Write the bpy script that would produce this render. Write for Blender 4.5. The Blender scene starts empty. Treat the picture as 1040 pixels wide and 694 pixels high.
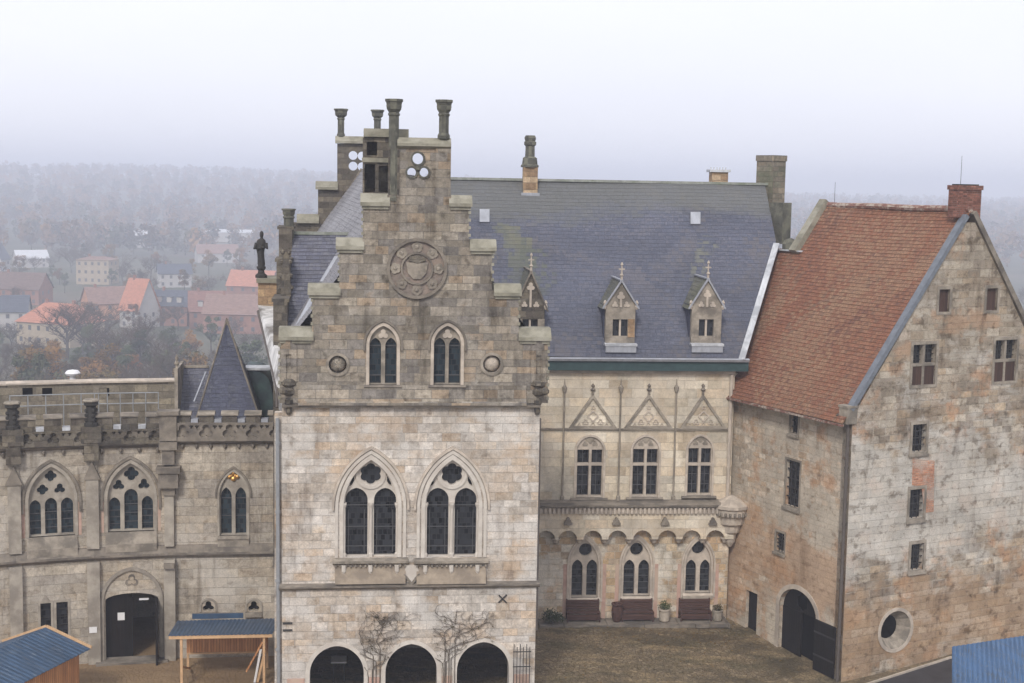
import bpy, math, random
from mathutils import Vector, Matrix, Euler
from mathutils.geometry import tessellate_polygon

random.seed(7)
C = bpy.context.scene.collection
SC = bpy.context.scene
R = math.radians

# ------------------------------------------------------------------ camera
FPX = 1444.0
CAMZ = 21.0
cam = bpy.data.cameras.new('camera')
cam.sensor_width = 36.0
cam.lens = FPX / 1040.0 * 36.0
cam.clip_start = 0.5
cam.clip_end = 12000
cam_o = bpy.data.objects.new('camera', cam)
C.objects.link(cam_o)
CAM_M = (Matrix.Rotation(R(90 - 6.36), 4, 'X') @ Matrix.Rotation(0.018, 4, 'Z'))
CAM_M.translation = Vector((0, 0, CAMZ))
cam_o.matrix_world = CAM_M
SC.camera = cam_o

# ------------------------------------------------------------------ sky, sun, exposure
SUN_EL, SUN_AZ = R(40), R(193)
world = bpy.data.worlds.new('World')
SC.world = world
world.use_nodes = True
wt = world.node_tree
wt.nodes.clear()
w_out = wt.nodes.new('ShaderNodeOutputWorld')
w_bg = wt.nodes.new('ShaderNodeBackground')
w_sky = wt.nodes.new('ShaderNodeTexSky')
w_sky.sky_type = 'NISHITA'
w_sky.sun_disc = False
w_sky.sun_elevation = SUN_EL
w_sky.sun_rotation = SUN_AZ
w_sky.air_density = 1.0
w_sky.dust_density = 4.0
w_mix = wt.nodes.new('ShaderNodeMixRGB')          # overcast: the clear sky behind a closed cloud deck
w_mix.inputs[0].default_value = 0.88
w_tc = wt.nodes.new('ShaderNodeTexCoord')
w_noise = wt.nodes.new('ShaderNodeTexNoise')
w_noise.inputs['Scale'].default_value = 2.2
w_noise.inputs['Detail'].default_value = 4
w_map = wt.nodes.new('ShaderNodeMapping')
w_map.inputs['Scale'].default_value = (1, 1, 4)
w_ramp = wt.nodes.new('ShaderNodeValToRGB')
w_ramp.color_ramp.elements[0].position = 0.3
w_ramp.color_ramp.elements[0].color = (7.75, 7.85, 8.6, 1)
w_ramp.color_ramp.elements[1].position = 0.7
w_ramp.color_ramp.elements[1].color = (8.35, 8.4, 9.0, 1)
wt.links.new(w_tc.outputs['Generated'], w_map.inputs['Vector'])
wt.links.new(w_map.outputs[0], w_noise.inputs['Vector'])
wt.links.new(w_noise.outputs['Fac'], w_ramp.inputs[0])
wt.links.new(w_sky.outputs[0], w_mix.inputs[1])
wt.links.new(w_ramp.outputs[0], w_mix.inputs[2])
wt.links.new(w_mix.outputs[0], w_bg.inputs['Color'])
w_bg.inputs['Strength'].default_value = 0.10
wt.links.new(w_bg.outputs[0], w_out.inputs['Surface'])

sun = bpy.data.lights.new('sun', 'SUN')
sun.energy = 1.5
sun.angle = R(10)
sun.color = (1.0, 0.96, 0.9)
sun_o = bpy.data.objects.new('sun', sun)
C.objects.link(sun_o)
_sd = Vector((math.sin(SUN_AZ) * math.cos(SUN_EL), math.cos(SUN_AZ) * math.cos(SUN_EL), math.sin(SUN_EL)))
sun_o.rotation_euler = _sd.to_track_quat('Z', 'Y').to_euler()

SC.view_settings.view_transform = 'Standard'
SC.view_settings.look = 'None'
SC.view_settings.exposure = 0.5
SC.view_settings.gamma = 1.0
SC.view_settings.use_curve_mapping = False
SC.render.engine = 'CYCLES'
SC.cycles.use_denoising = True
SC.cycles.max_bounces = 5
SC.cycles.diffuse_bounces = 3
SC.cycles.volume_bounces = 2
SC.cycles.caustics_reflective = False
SC.cycles.caustics_refractive = False

# ------------------------------------------------------------------ frames: facade planes in the world
def ray(px, py):
    d = Vector(((px - 520.0) / FPX, -(py - 347.0) / FPX, -1.0))
    return (CAM_M.to_3x3() @ d).normalized()

def at_depth(px, py, Y):
    d = ray(px, py)
    return Vector((0, 0, CAMZ)) + d * (Y / d.y)

def at_z(px, py, z):
    d = ray(px, py)
    return Vector((0, 0, CAMZ)) + d * ((z - CAMZ) / d.z)

class Frame:
    """A vertical facade plane: u runs along it, z up, d out of it towards the court."""
    def __init__(s, origin, ang):
        s.o = Vector((origin[0], origin[1], 0))
        a = R(ang)
        s.u = Vector((math.cos(a), math.sin(a), 0))
        s.n = Vector((math.sin(a), -math.cos(a), 0))
    def pt(s, u, z, d=0.0):
        return s.o + s.u * u + s.n * d + Vector((0, 0, z))
    def q(s, px, py, d=0.0):
        r = ray(px, py)
        o = Vector((0, 0, CAMZ))
        t = (s.o + s.n * d - o).dot(s.n) / r.dot(s.n)
        p = o + r * t
        return ((p - s.o).dot(s.u), p.z)
    def qs(s, pts, d=0.0):
        return [s.q(x, y, d) for x, y in pts]

# ------------------------------------------------------------------ mesh builder
ORG = {}
class MB:
    def __init__(s):
        s.v = []; s.f = []; s.mi = []; s.cur = 0; s.smooth = []
        s.sm = False
    def add(s, verts, faces):
        b = len(s.v)
        s.v += [Vector(v) for v in verts]
        for f in faces:
            s.f.append(tuple(b + i for i in f)); s.mi.append(s.cur); s.smooth.append(s.sm)
        return s
    def poly(s, pts):
        return s.add(pts, [tuple(range(len(pts)))])
    def hexa(s, p):      # 8 points: bottom loop 0-3, top loop 4-7
        return s.add(p, [(3, 2, 1, 0), (4, 5, 6, 7), (0, 1, 5, 4), (1, 2, 6, 5), (2, 3, 7, 6), (3, 0, 4, 7)])
    def box(s, F, u0, u1, z0, z1, d0, d1):
        if d0 < d1: d0, d1 = d1, d0
        return s.hexa([F.pt(u0, z0, d0), F.pt(u1, z0, d0), F.pt(u1, z0, d1), F.pt(u0, z0, d1),
                       F.pt(u0, z1, d0), F.pt(u1, z1, d0), F.pt(u1, z1, d1), F.pt(u0, z1, d1)])
    def boxw(s, x0, x1, y0, y1, z0, z1):
        return s.box(WF, x0, x1, z0, z1, -y0, -y1)
    def plate(s, F, outer, d0, d1, holes=(), back=False, sides=True):
        """outline with holes, extruded from d0 (back) to d1 (front)"""
        loops = [list(outer)] + [list(h) for h in holes]
        flat = [p for l in loops for p in l]
        tris = tessellate_polygon([[Vector((p[0], p[1], 0)) for p in l] for l in loops])
        fr = [F.pt(p[0], p[1], d1) for p in flat]
        def _pa(l): return abs(sum(l[i][0] * l[(i + 1) % len(l)][1] - l[(i + 1) % len(l)][0] * l[i][1] for i in range(len(l)))) / 2
        want = _pa(loops[0]) - sum(_pa(l) for l in loops[1:])
        got = sum(abs((flat[t[1]][0] - flat[t[0]][0]) * (flat[t[2]][1] - flat[t[0]][1]) - (flat[t[2]][0] - flat[t[0]][0]) * (flat[t[1]][1] - flat[t[0]][1])) / 2 for t in tris)
        if abs(want - got) > .01 * max(.1, want):
            import inspect
            print('PLATE area', round(want, 3), round(got, 3), [f.lineno for f in inspect.stack()[1:4]])
        fs = []
        for t in tris:
            a, b, c = (flat[i] for i in t)
            ar = (b[0] - a[0]) * (c[1] - a[1]) - (c[0] - a[0]) * (b[1] - a[1])
            if abs(ar) < 1e-9: continue
            fs.append(tuple(t) if ar > 0 else tuple(reversed(t)))
        s.add(fr, fs)
        if back:
            s.add([F.pt(p[0], p[1], d0) for p in flat], [tuple(reversed(f)) for f in fs])
        if sides:
            for li, l in enumerate(loops):
                n = len(l)
                ar = sum(l[i][0] * l[(i + 1) % n][1] - l[(i + 1) % n][0] * l[i][1] for i in range(n))
                ll = l if (ar > 0) == (li == 0) else list(reversed(l))
                vs = [F.pt(p[0], p[1], d1) for p in ll] + [F.pt(p[0], p[1], d0) for p in ll]
                s.add(vs, [(i, n + i, n + (i + 1) % n, (i + 1) % n) for i in range(n)])
        return s
    def lathe(s, c, prof, n=12, axis=None, ang=0.0):
        """profile [(r, h)] about a vertical axis (or given axis vector) at c"""
        ax = Vector(axis).normalized() if axis else Vector((0, 0, 1))
        t = ax.orthogonal().normalized() if axis else Vector((1, 0, 0))
        b = ax.cross(t)
        vs = []
        for r, h in prof:
            for k in range(n):
                a = ang + 2 * math.pi * k / n
                vs.append(Vector(c) + ax * h + (t * math.cos(a) + b * math.sin(a)) * r)
        fs = []
        for i in range(len(prof) - 1):
            for k in range(n):
                k2 = (k + 1) % n
                fs.append((i * n + k, i * n + k2, (i + 1) * n + k2, (i + 1) * n + k))
        fs.append(tuple(reversed(range(n))))
        fs.append(tuple((len(prof) - 1) * n + k for k in range(n)))
        return s.add(vs, fs)
    def tube(s, pts, r0, r1=None, n=6):
        r1 = r0 if r1 is None else r1
        pts = [Vector(p) for p in pts]
        vs = []
        m = len(pts)
        for i, p in enumerate(pts):
            t = (pts[min(i + 1, m - 1)] - pts[max(i - 1, 0)])
            if t.length < 1e-9: t = Vector((0, 0, 1))
            t.normalize()
            a = t.orthogonal().normalized(); b = t.cross(a)
            r = r0 + (r1 - r0) * i / max(1, m - 1)
            for k in range(n):
                an = 2 * math.pi * k / n
                vs.append(p + (a * math.cos(an) + b * math.sin(an)) * r)
        fs = []
        for i in range(m - 1):
            for k in range(n):
                k2 = (k + 1) % n
                fs.append((i * n + k, i * n + k2, (i + 1) * n + k2, (i + 1) * n + k))
        fs.append(tuple(reversed(range(n)))); fs.append(tuple((m - 1) * n + k for k in range(n)))
        return s.add(vs, fs)
    def beam(s, a, b, w, h):
        """rectangular bar from a to b"""
        a = Vector(a); b = Vector(b)
        t = (b - a).normalized()
        up = Vector((0, 0, 1)) if abs(t.z) < 0.95 else Vector((0, 1, 0))
        x = t.cross(up).normalized() * w / 2
        y = x.cross(t).normalized() * h / 2
        return s.hexa([a - x - y, a + x - y, b + x - y, b - x - y, a - x + y, a + x + y, b + x + y, b - x + y])
    def courses(s, e0, e1, r0, r1, n, step=0.02, nx=24, wob=0.012, lim=None, seed=1):
        """tile or slate courses from eave e0-e1 up to ridge r0-r1, each lapping the one below.
        lim(f) gives the fraction of the length to which that course runs"""
        rnd = random.Random(seed)
        e0, e1, r0, r1 = map(Vector, (e0, e1, r0, r1))
        nrm = (e1 - e0).cross(r0 - e0).normalized()
        if nrm.z < 0: nrm = -nrm
        # slow undulation of the old rafters
        ph = [rnd.uniform(0, 6.28) for _ in range(4)]
        def P(sx, f):
            a = e0.lerp(e1, sx); b = r0.lerp(r1, sx)
            w = wob * (math.sin(sx * 11 + ph[0]) + math.sin(sx * 5.3 + f * 4 + ph[1]) + math.sin(f * 9 + sx * 7 + ph[2]))
            return a.lerp(b, f) + nrm * w
        for i in range(n):
            f0, f1 = i / n, (i + 1) / n
            l0, l1 = lim(f0) if lim else (0.0, 1.0)
            lo = []; hi = []; un = []
            for k in range(nx + 1):
                sx = l0 + (l1 - l0) * k / nx
                j = rnd.uniform(-1, 1) * step * 0.25
                lo.append(P(sx, f0) + nrm * (step + j)); hi.append(P(sx, f1))
                un.append(P(sx, f0) - nrm * 0.002)
            m = nx + 1
            s.add(un + lo + hi, [(k, k + 1, m + k + 1, m + k) for k in range(nx)] +
                  [(m + k, m + k + 1, 2 * m + k + 1, 2 * m + k) for k in range(nx)])
        return s
    def build(s, name, mats, parent=None):
        me = bpy.data.meshes.new(name)
        org = ORG.get(parent.name, Vector((0, 0, 0))) if parent else Vector((0, 0, 0))
        me.from_pydata([tuple(v - org) for v in s.v], [], s.f)
        if not isinstance(mats, (list, tuple)): mats = [mats]
        for m in mats: me.materials.append(m)
        uv = me.uv_layers.new(name='UVMap')
        Z = Vector((0, 0, 1))
        data = [0.0] * (2 * len(me.loops))
        for p in me.polygons:
            p.material_index = min(s.mi[p.index], len(mats) - 1)
            p.use_smooth = s.smooth[p.index]
            n = p.normal
            if abs(n.z) > 0.97:
                t, b = Vector((1, 0, 0)), Vector((0, 1, 0))
            else:
                t = Z.cross(n).normalized(); b = n.cross(t)
                if t.x < -0.001: t = -t
            for li in p.loop_indices:
                co = me.vertices[me.loops[li].vertex_index].co + org
                data[2 * li] = co.dot(t); data[2 * li + 1] = co.dot(b)
        uv.data.foreach_set('uv', data)
        o = bpy.data.objects.new(name, me)
        C.objects.link(o)
        if parent:
            o.parent = parent
            ORG[o.name] = org
        return o

WF = Frame((0, 0, 0), 0)     # the world itself: u = x, d = -y

def tag(o, label=None, cat=None, group=None, kind=None):
    if label: o['label'] = label
    if cat: o['category'] = cat
    if group: o['group'] = group
    if kind: o['kind'] = kind
    return o

def thing(name, loc, label, cat, group=None):
    o = bpy.data.objects.new(name, None)
    o.empty_display_size = 0.3
    C.objects.link(o)
    o.location = loc
    ORG[o.name] = Vector(loc)
    return tag(o, label, cat, group)

# ------------------------------------------------------------------ outlines
def arch(cx, zb, hw, zs, za, n=9):
    """pointed (or round, if za-zs == hw) arch opening, counter-clockwise from bottom left"""
    h = za - zs
    pts = [(cx - hw, zb), (cx + hw, zb)]
    right = []
    if h >= hw:
        Rr = (hw * hw + h * h) / (2 * hw)
        c = cx + hw - Rr
        amax = math.asin(min(1, h / Rr))
        for i in range(n + 1):
            a = amax * i / n
            right.append((c + Rr * math.cos(a), zs + Rr * math.sin(a)))
    else:
        for i in range(n + 1):
            a = math.pi / 2 * i / n
            right.append((cx + hw * math.cos(a), zs + h * math.sin(a)))
    right[-1] = (cx, za)
    left = [(2 * cx - x, z) for x, z in reversed(right[:-1])]
    return pts + right + left

def circ(cx, cz, r, n=16):
    return [(cx + r * math.cos(2 * math.pi * i / n), cz + r * math.sin(2 * math.pi * i / n)) for i in range(n)]

def foil(cx, cz, Rr, lobes, rot=90, n=None, k=0.52):
    """trefoil / quatrefoil / sexfoil outline by polar sampling"""
    n = n or lobes * 9
    cd, lr = Rr * k, Rr * (1 - k)
    out = []
    for i in range(n):
        a = 2 * math.pi * i / n
        best = Rr * 0.3
        for l in range(lobes):
            la = R(rot) + 2 * math.pi * l / lobes
            dx = cd * math.cos(a - la)
            disc = lr * lr - (cd * math.sin(a - la)) ** 2
            if disc >= 0: best = max(best, dx + math.sqrt(disc))
        out.append((cx + best * math.cos(a), cz + best * math.sin(a)))
    return out

def rect(u0, u1, z0, z1):
    return [(u0, z0), (u1, z0), (u1, z1), (u0, z1)]
# ------------------------------------------------------------------ materials (all node based)
class NT:
    def __init__(s, name):
        s.m = bpy.data.materials.new(name)
        s.m.use_nodes = True
        s.t = s.m.node_tree
        s.t.nodes.clear()
        s.out = s.t.nodes.new('ShaderNodeOutputMaterial')
        s.b = s.t.nodes.new('ShaderNodeBsdfPrincipled')
        s.l(s.b.outputs[0], s.out.inputs['Surface'])
        s._uv = None
    def n(s, typ, **kw):
        x = s.t.nodes.new('ShaderNode' + typ)
        for k, v in kw.items(): setattr(x, k, v)
        return x
    def l(s, a, b): s.t.links.new(a, b)
    def put(s, sock, v):
        if hasattr(v, 'is_linked') or hasattr(v, 'links'): s.l(v, sock)
        elif isinstance(v, (tuple, list)) and len(v) == 3 and sock.type == 'RGBA': sock.default_value = (*v, 1)
        else: sock.default_value = v
    def uv(s):
        if not s._uv: s._uv = s.n('UVMap').outputs[0]
        return s._uv
    def pos(s): return s.n('NewGeometry').outputs['Position']
    def mapping(s, v, scale=(1, 1, 1), loc=(0, 0, 0)):
        m = s.n('Mapping'); s.put(m.inputs['Vector'], v)
        m.inputs['Scale'].default_value = scale; m.inputs['Location'].default_value = loc
        return m.outputs[0]
    def noise(s, v, scale=1, detail=4, rough=0.55, col=False):
        x = s.n('TexNoise'); s.put(x.inputs['Vector'], v)
        x.inputs['Scale'].default_value = scale; x.inputs['Detail'].default_value = detail
        x.inputs['Roughness'].default_value = rough
        return x.outputs['Color' if col else 'Fac']
    def ramp(s, f, stops, const=False):
        r = s.n('ValToRGB'); s.put(r.inputs[0], f)
        cr = r.color_ramp
        if const: cr.interpolation = 'CONSTANT'
        while len(cr.elements) < len(stops): cr.elements.new(0.5)
        for e, (p, c) in zip(cr.elements, stops):
            e.position = p; e.color = (*c, 1) if len(c) == 3 else c
        return r.outputs[0]
    def mix(s, f, a, b, typ='MIX'):
        m = s.n('MixRGB', blend_type=typ)
        s.put(m.inputs[0], f); s.put(m.inputs[1], a); s.put(m.inputs[2], b)
        return m.outputs[0]
    def mth(s, op, a, b=0.0, clamp=False):
        m = s.n('Math', operation=op, use_clamp=clamp)
        s.put(m.inputs[0], a); s.put(m.inputs[1], b)
        return m.outputs[0]
    def rng(s, v, lo, hi, a=0.0, b=1.0):
        m = s.n('MapRange', interpolation_type='SMOOTHSTEP')
        s.put(m.inputs[0], v)
        m.inputs[1].default_value = lo; m.inputs[2].default_value = hi
        m.inputs[3].default_value = a; m.inputs[4].default_value = b
        return m.outputs[0]
    def vadd(s, a, b):
        m = s.n('VectorMath', operation='ADD'); s.put(m.inputs[0], a); s.put(m.inputs[1], b)
        return m.outputs[0]
    def vscale(s, a, k):
        m = s.n('VectorMath', operation='SCALE'); s.put(m.inputs[0], a); m.inputs['Scale'].default_value = k
        return m.outputs[0]
    def comb(s, x, y, z=0.0):
        m = s.n('CombineXYZ'); s.put(m.inputs[0], x); s.put(m.inputs[1], y); s.put(m.inputs[2], z)
        return m.outputs[0]
    def sep(s, v):
        m = s.n('SeparateXYZ'); s.put(m.inputs[0], v)
        return m.outputs
    def done(s, col, rough=0.9, bump=None, bd=0.02, spec=0.3, metal=0.0, bs=1.0):
        s.put(s.b.inputs['Base Color'], col)
        s.put(s.b.inputs['Roughness'], rough)
        s.b.inputs['Specular IOR Level'].default_value = spec
        s.b.inputs['Metallic'].default_value = metal
        if bump is not None:
            bn = s.n('Bump'); s.put(bn.inputs['Height'], bump)
            bn.inputs['Distance'].default_value = bd; bn.inputs['Strength'].default_value = bs
            s.l(bn.outputs[0], s.b.inputs['Normal'])
        return s.m

def brick(t, v, bw, bh, msize, smooth=0.3):
    x = t.n('TexBrick'); t.put(x.inputs['Vector'], v)
    x.inputs['Color1'].default_value = (0, 0, 0, 1); x.inputs['Color2'].default_value = (1, 1, 1, 1)
    x.inputs['Mortar'].default_value = (0.5, 0.5, 0.5, 1)
    x.inputs['Scale'].default_value = 1.0
    x.inputs['Mortar Size'].default_value = msize; x.inputs['Mortar Smooth'].default_value = smooth
    x.inputs['Brick Width'].default_value = bw; x.inputs['Row Height'].default_value = bh
    x.inputs['Bias'].default_value = 0.0
    return x.outputs['Color'], x.outputs['Fac']

def stone(name, cols, bw=0.72, bh=0.33, mortar=(0.3, 0.27, 0.23), msize=0.014, warp=0.03, coursevar=0.5,
          washes=(), stains=(), fine=0.45, bump=0.02, contrast=1.0, mix_m=0.8, zbands=()):
    """coursed natural stone. washes: (colour, scale xyz, lo, hi, amount) patches that cover the stone;
    stains: the same but multiplied; zbands: (z0, z1, colour, amount, noise scale) old weathering of certain courses"""
    t = NT(name)
    uv = t.uv()
    # irregular courses: the vertical coordinate is stretched by a slow noise, blocks by another per course
    sx, sy, _ = t.sep(uv)
    ny = t.noise(t.comb(0.37, sy), 0.9, 1)
    y2 = t.mth('ADD', sy, t.mth('MULTIPLY', t.mth('SUBTRACT', ny, 0.5), coursevar))
    row = t.mth('FLOOR', t.mth('DIVIDE', y2, bh))
    nx = t.noise(t.comb(t.mth('MULTIPLY', sx, 0.55), t.mth('MULTIPLY', row, 5.37)), 1.0, 1)
    x2 = t.mth('ADD', sx, t.mth('MULTIPLY', t.mth('SUBTRACT', nx, 0.5), bw * 1.5))
    v = t.comb(x2, y2)
    wv = t.vscale(t.vadd(t.noise(uv, 3.0, 3, col=True), (-0.5, -0.5, -0.5)), warp)
    v = t.vadd(v, wv)
    c1, fac = brick(t, v, bw, bh, msize)
    v2 = t.vadd(v, (bw * 34, bh * 58, 0))
    c2, _f = brick(t, v2, bw, bh, msize)
    n = len(cols)
    col = t.ramp(c1, [(i / n if n > 1 else 0, c) for i, c in enumerate(cols)], const=True)
    val = t.rng(c2, 0, 1, 1 - 0.2 * contrast, 1 + 0.17 * contrast)
    col = t.mix(1.0, col, t.comb(val, val, val), 'MULTIPLY')
    # grain inside each stone
    g = t.noise(uv, 5.0, 8, 0.7)
    gv = t.rng(g, 0.25, 0.75, 1 - fine * 0.6, 1 + fine * 0.6)
    col = t.mix(1.0, col, t.comb(gv, gv, gv), 'MULTIPLY')
    mm = t.mth('MULTIPLY', fac, t.rng(t.noise(uv, 1.3, 3), 0.35, 0.6, mix_m * 0.35, mix_m))
    col = t.mix(mm, col, mortar)
    k = 0
    for (wc, ws, lo, hi, am) in washes:
        k += 7.3
        f = t.noise(t.mapping(uv, ws, (k, k * 1.7, 0)), 1.0, 7, 0.62)
        col = t.mix(t.rng(f, lo, hi, 0, am), col, wc)
    for (z0, z1, wc, am, nsc) in zbands:
        f = t.noise(t.mapping(uv, (nsc, nsc, 1), (k, 3.1, 0)), 1.0, 6, 0.6)
        zz = t.mth('ADD', sy, t.mth('MULTIPLY', t.mth('SUBTRACT', f, 0.5), (z1 - z0) * 1.6))
        a = t.rng(zz, z0, z0 + (z1 - z0) * 0.25, 0, am)
        b = t.rng(zz, z1 - (z1 - z0) * 0.25, z1, 1, 0)
        col = t.mix(t.mth('MULTIPLY', a, b), col, wc)
    for (wc, ws, lo, hi, am) in stains:
        k += 5.1
        f = t.noise(t.mapping(uv, ws, (k, k * 2.3, 0)), 1.0, 7, 0.65)
        col = t.mix(t.rng(f, lo, hi, 0, am), col, wc, 'MULTIPLY')
    # fine speckle and broad grime that ignore the joints
    g3 = t.noise(uv, 17.0, 4, 0.7)
    gv = t.rng(g3, 0.3, 0.7, 1 - fine * 0.35, 1 + fine * 0.3)
    col = t.mix(1.0, col, t.comb(gv, gv, gv), 'MULTIPLY')
    g4 = t.noise(t.mapping(uv, (1, .7, 1), (11, 5, 0)), 0.55, 8, 0.68)
    gv = t.rng(g4, 0.3, 0.7, 0.80, 1.16)
    col = t.mix(1.0, col, t.comb(gv, gv, gv), 'MULTIPLY')
    h = t.mth('SUBTRACT', t.mth('MULTIPLY', g, 0.7), t.mth('MULTIPLY', fac, 0.8))
    h = t.mth('ADD', h, t.mth('MULTIPLY', c2, 0.35))
    return t.done(col, 0.92, h, bump * 1.8, 0.2)

def plain(name, col, rough=0.8, var=0.25, scale=3.0, spec=0.3, metal=0.0, bump=0.006, col2=None, streak=None):
    """one material with uneven tone and grain"""
    t = NT(name)
    p = t.uv()
    g = t.noise(t.mapping(p, streak or (1, 1, 1)), scale, 7, 0.65)
    gv = t.rng(g, 0.25, 0.75, 1 - var, 1 + var)
    c = t.mix(1.0, col, t.comb(gv, gv, gv), 'MULTIPLY')
    if col2:
        f = t.noise(t.mapping(p, (1, 1, 1), (9, 4, 0)), scale * 0.35, 6, 0.65)
        c = t.mix(t.rng(f, 0.45, 0.62), c, col2)
    return t.done(c, rough, g, bump, spec, metal)

def planks(name, cols, w=0.14, vertical=True, rough=0.75, gap=(0.02, 0.015, 0.01), spec=.3):
    t = NT(name)
    sx, sy, _ = t.sep(t.uv())
    a, b = (sx, sy) if vertical else (sy, sx)
    v = t.comb(b, a)
    c1, f = brick(t, v, 40.0, w, 0.006)
    n = len(cols)
    col = t.ramp(c1, [(i / n, c) for i, c in enumerate(cols)])
    g = t.noise(t.comb(t.mth('MULTIPLY', a, 26.0), t.mth('MULTIPLY', b, 1.6)), 1.0, 6, 0.6)
    gv = t.rng(g, 0.25, 0.75, 0.72, 1.25)
    col = t.mix(1.0, col, t.comb(gv, gv, gv), 'MULTIPLY')
    col = t.mix(f, col, gap)
    return t.done(col, rough, t.mth('SUBTRACT', t.mth('MULTIPLY', g, 0.2), f), 0.006, spec)

def slate(name, cols, bw=0.3, bh=0.22, moss=None, msize=0.008, rough=(0.5, 0.75), spots=(), top=None):
    """slate courses; spots: (u, v, half width, length, colour) streaks of growth below something; top: (v0, v1, colour) band"""
    t = NT(name)
    uv = t.uv()
    v = t.vadd(uv, t.vscale(t.vadd(t.noise(uv, 2.0, 2, col=True), (-0.5, -0.5, -0.5)), 0.04))
    c1, f = brick(t, v, bw, bh, msize)
    n = len(cols)
    col = t.ramp(c1, [(i / max(1, n - 1), c) for i, c in enumerate(cols)])
    g = t.noise(uv, 0.35, 6, 0.6)
    gv = t.rng(g, 0.3, 0.7, 0.8, 1.22)
    col = t.mix(1.0, col, t.comb(gv, gv, gv), 'MULTIPLY')
    g2 = t.noise(uv, 9.0, 5, 0.7)
    gv = t.rng(g2, 0.3, 0.7, 0.8, 1.2)
    col = t.mix(1.0, col, t.comb(gv, gv, gv), 'MULTIPLY')
    col = t.mix(t.mth('MULTIPLY', f, 0.7), col, (0.02, 0.02, 0.024))
    sx, sy, _ = t.sep(uv)
    nz = t.noise(uv, 1.1, 7, 0.7)
    if moss:
        mc, lo, hi, am = moss
        col = t.mix(t.rng(t.noise(t.mapping(uv, (0.5, 0.35, 1), (3, 8, 0)), 1.0, 8, 0.7), lo, hi, 0, am), col, mc)
    if top:
        v0, v1, tc, am = top
        zz = t.mth('ADD', sy, t.mth('MULTIPLY', t.mth('SUBTRACT', nz, 0.5), 2.2))
        col = t.mix(t.rng(zz, v0, v1, 0, am), col, tc)
    for (u, vv, hw, ln, sc, am) in spots:
        du = t.mth('ABSOLUTE', t.mth('SUBTRACT', sx, u))
        a = t.rng(t.mth('ADD', du, t.mth('MULTIPLY', t.mth('SUBTRACT', nz, 0.5), hw * 3.0)), hw * 0.3, hw, am, 0)
        b = t.rng(t.mth('SUBTRACT', vv, sy), 0.0, 0.15, 0, 1)
        c = t.rng(t.mth('SUBTRACT', vv, sy), ln * 0.4, ln, 1, 0)
        col = t.mix(t.mth('MULTIPLY', a, t.mth('MULTIPLY', b, c)), col, sc)
    rr = t.rng(c1, 0, 1, rough[0], rough[1])
    return t.done(col, rr, t.mth('ADD', t.mth('MULTIPLY', c1, 0.5), t.mth('MULTIPLY', g2, 0.4)), 0.012, 0.35)

def foliage(name, cols, scale=1.2):
    t = NT(name)
    oi = t.n('ObjectInfo').outputs['Random']
    p = t.pos()
    f = t.noise(p, scale, 3)
    col = t.ramp(f, [(0.3 + 0.4 * i / max(1, len(cols) - 1), c) for i, c in enumerate(cols)])
    v = t.rng(oi, 0, 1, 0.75, 1.25)
    col = t.mix(1.0, col, t.comb(v, v, v), 'MULTIPLY')
    return t.done(col, 0.9, None, spec=0.15)

M = {}
M['pale'] = stone('pale_ashlar', [(.53, .465, .395), (.50, .435, .365), (.555, .505, .445), (.51, .425, .335), (.475, .43, .38), (.575, .525, .47), (.485, .385, .29), (.54, .48, .415), (.46, .40, .335)],
                  0.66, 0.33, (.50, .455, .40), 0.010, 0.03, 0.5,
                  washes=[((.50, .375, .265), (.36, .42, 1), .50, .64, .6), ((.59, .555, .51), (.4, .5, 1), .47, .60, .85), ((.42, .385, .35), (.55, .8, 1), .56, .72, .5)],
                  stains=[((.44, .40, .37), (.9, .2, 1), .50, .70, .75), ((.52, .48, .44), (1.8, 1.8, 1), .54, .70, .75)], mix_m=.55, contrast=.9)
M['grey'] = stone('weathered_gable_stone', [(.265, .23, .185), (.23, .20, .16), (.29, .255, .21), (.315, .27, .215), (.20, .18, .16), (.34, .295, .235), (.245, .22, .19), (.32, .25, .18), (.275, .245, .205)],
                  0.64, 0.33, (.275, .25, .215), 0.010, 0.03, 0.5,
                  washes=[((.38, .35, .31), (.5, .55, 1), .54, .70, .6), ((.205, .18, .135), (.35, .5, 1), .52, .68, .5), ((.36, .25, .155), (.6, .8, 1), .62, .72, .5)],
                  stains=[((.34, .315, .285), (1.0, .18, 1), .48, .68, .8), ((.40, .38, .35), (2.2, 2.2, 1), .52, .68, .75)])
M['bay'] = stone('range_plastered_stone', [(.60, .515, .39), (.57, .475, .35), (.615, .55, .445), (.55, .45, .33), (.60, .53, .42)],
                 0.95, 0.42, (.53, .455, .35), 0.007, 0.03, 0.4,
                 washes=[((.57, .50, .405), (.35, .35, 1), .45, .6, .7), ((.50, .40, .27), (.6, .6, 1), .58, .70, .5)],
                 stains=[((.60, .56, .50), (1.6, .25, 1), .55, .75, .6), ((.6, .55, .5), (1.8, 1.8, 1), .58, .74, .5)], fine=0.3, mix_m=0.5, bump=0.01)
M['bay_low'] = stone('range_ground_floor_stone', [(.50, .40, .28), (.55, .46, .35), (.46, .33, .20), (.58, .52, .43), (.50, .36, .23), (.42, .33, .24)],
                     0.55, 0.34, (.53, .46, .36), 0.016, 0.05, 0.5,
                     washes=[((.60, .55, .47), (.55, .55, 1), .50, .60, .85), ((.52, .31, .17), (.5, .6, 1), .57, .67, .6)],
                     stains=[((.55, .5, .42), (1.4, .4, 1), .55, .72, .6)])
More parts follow.
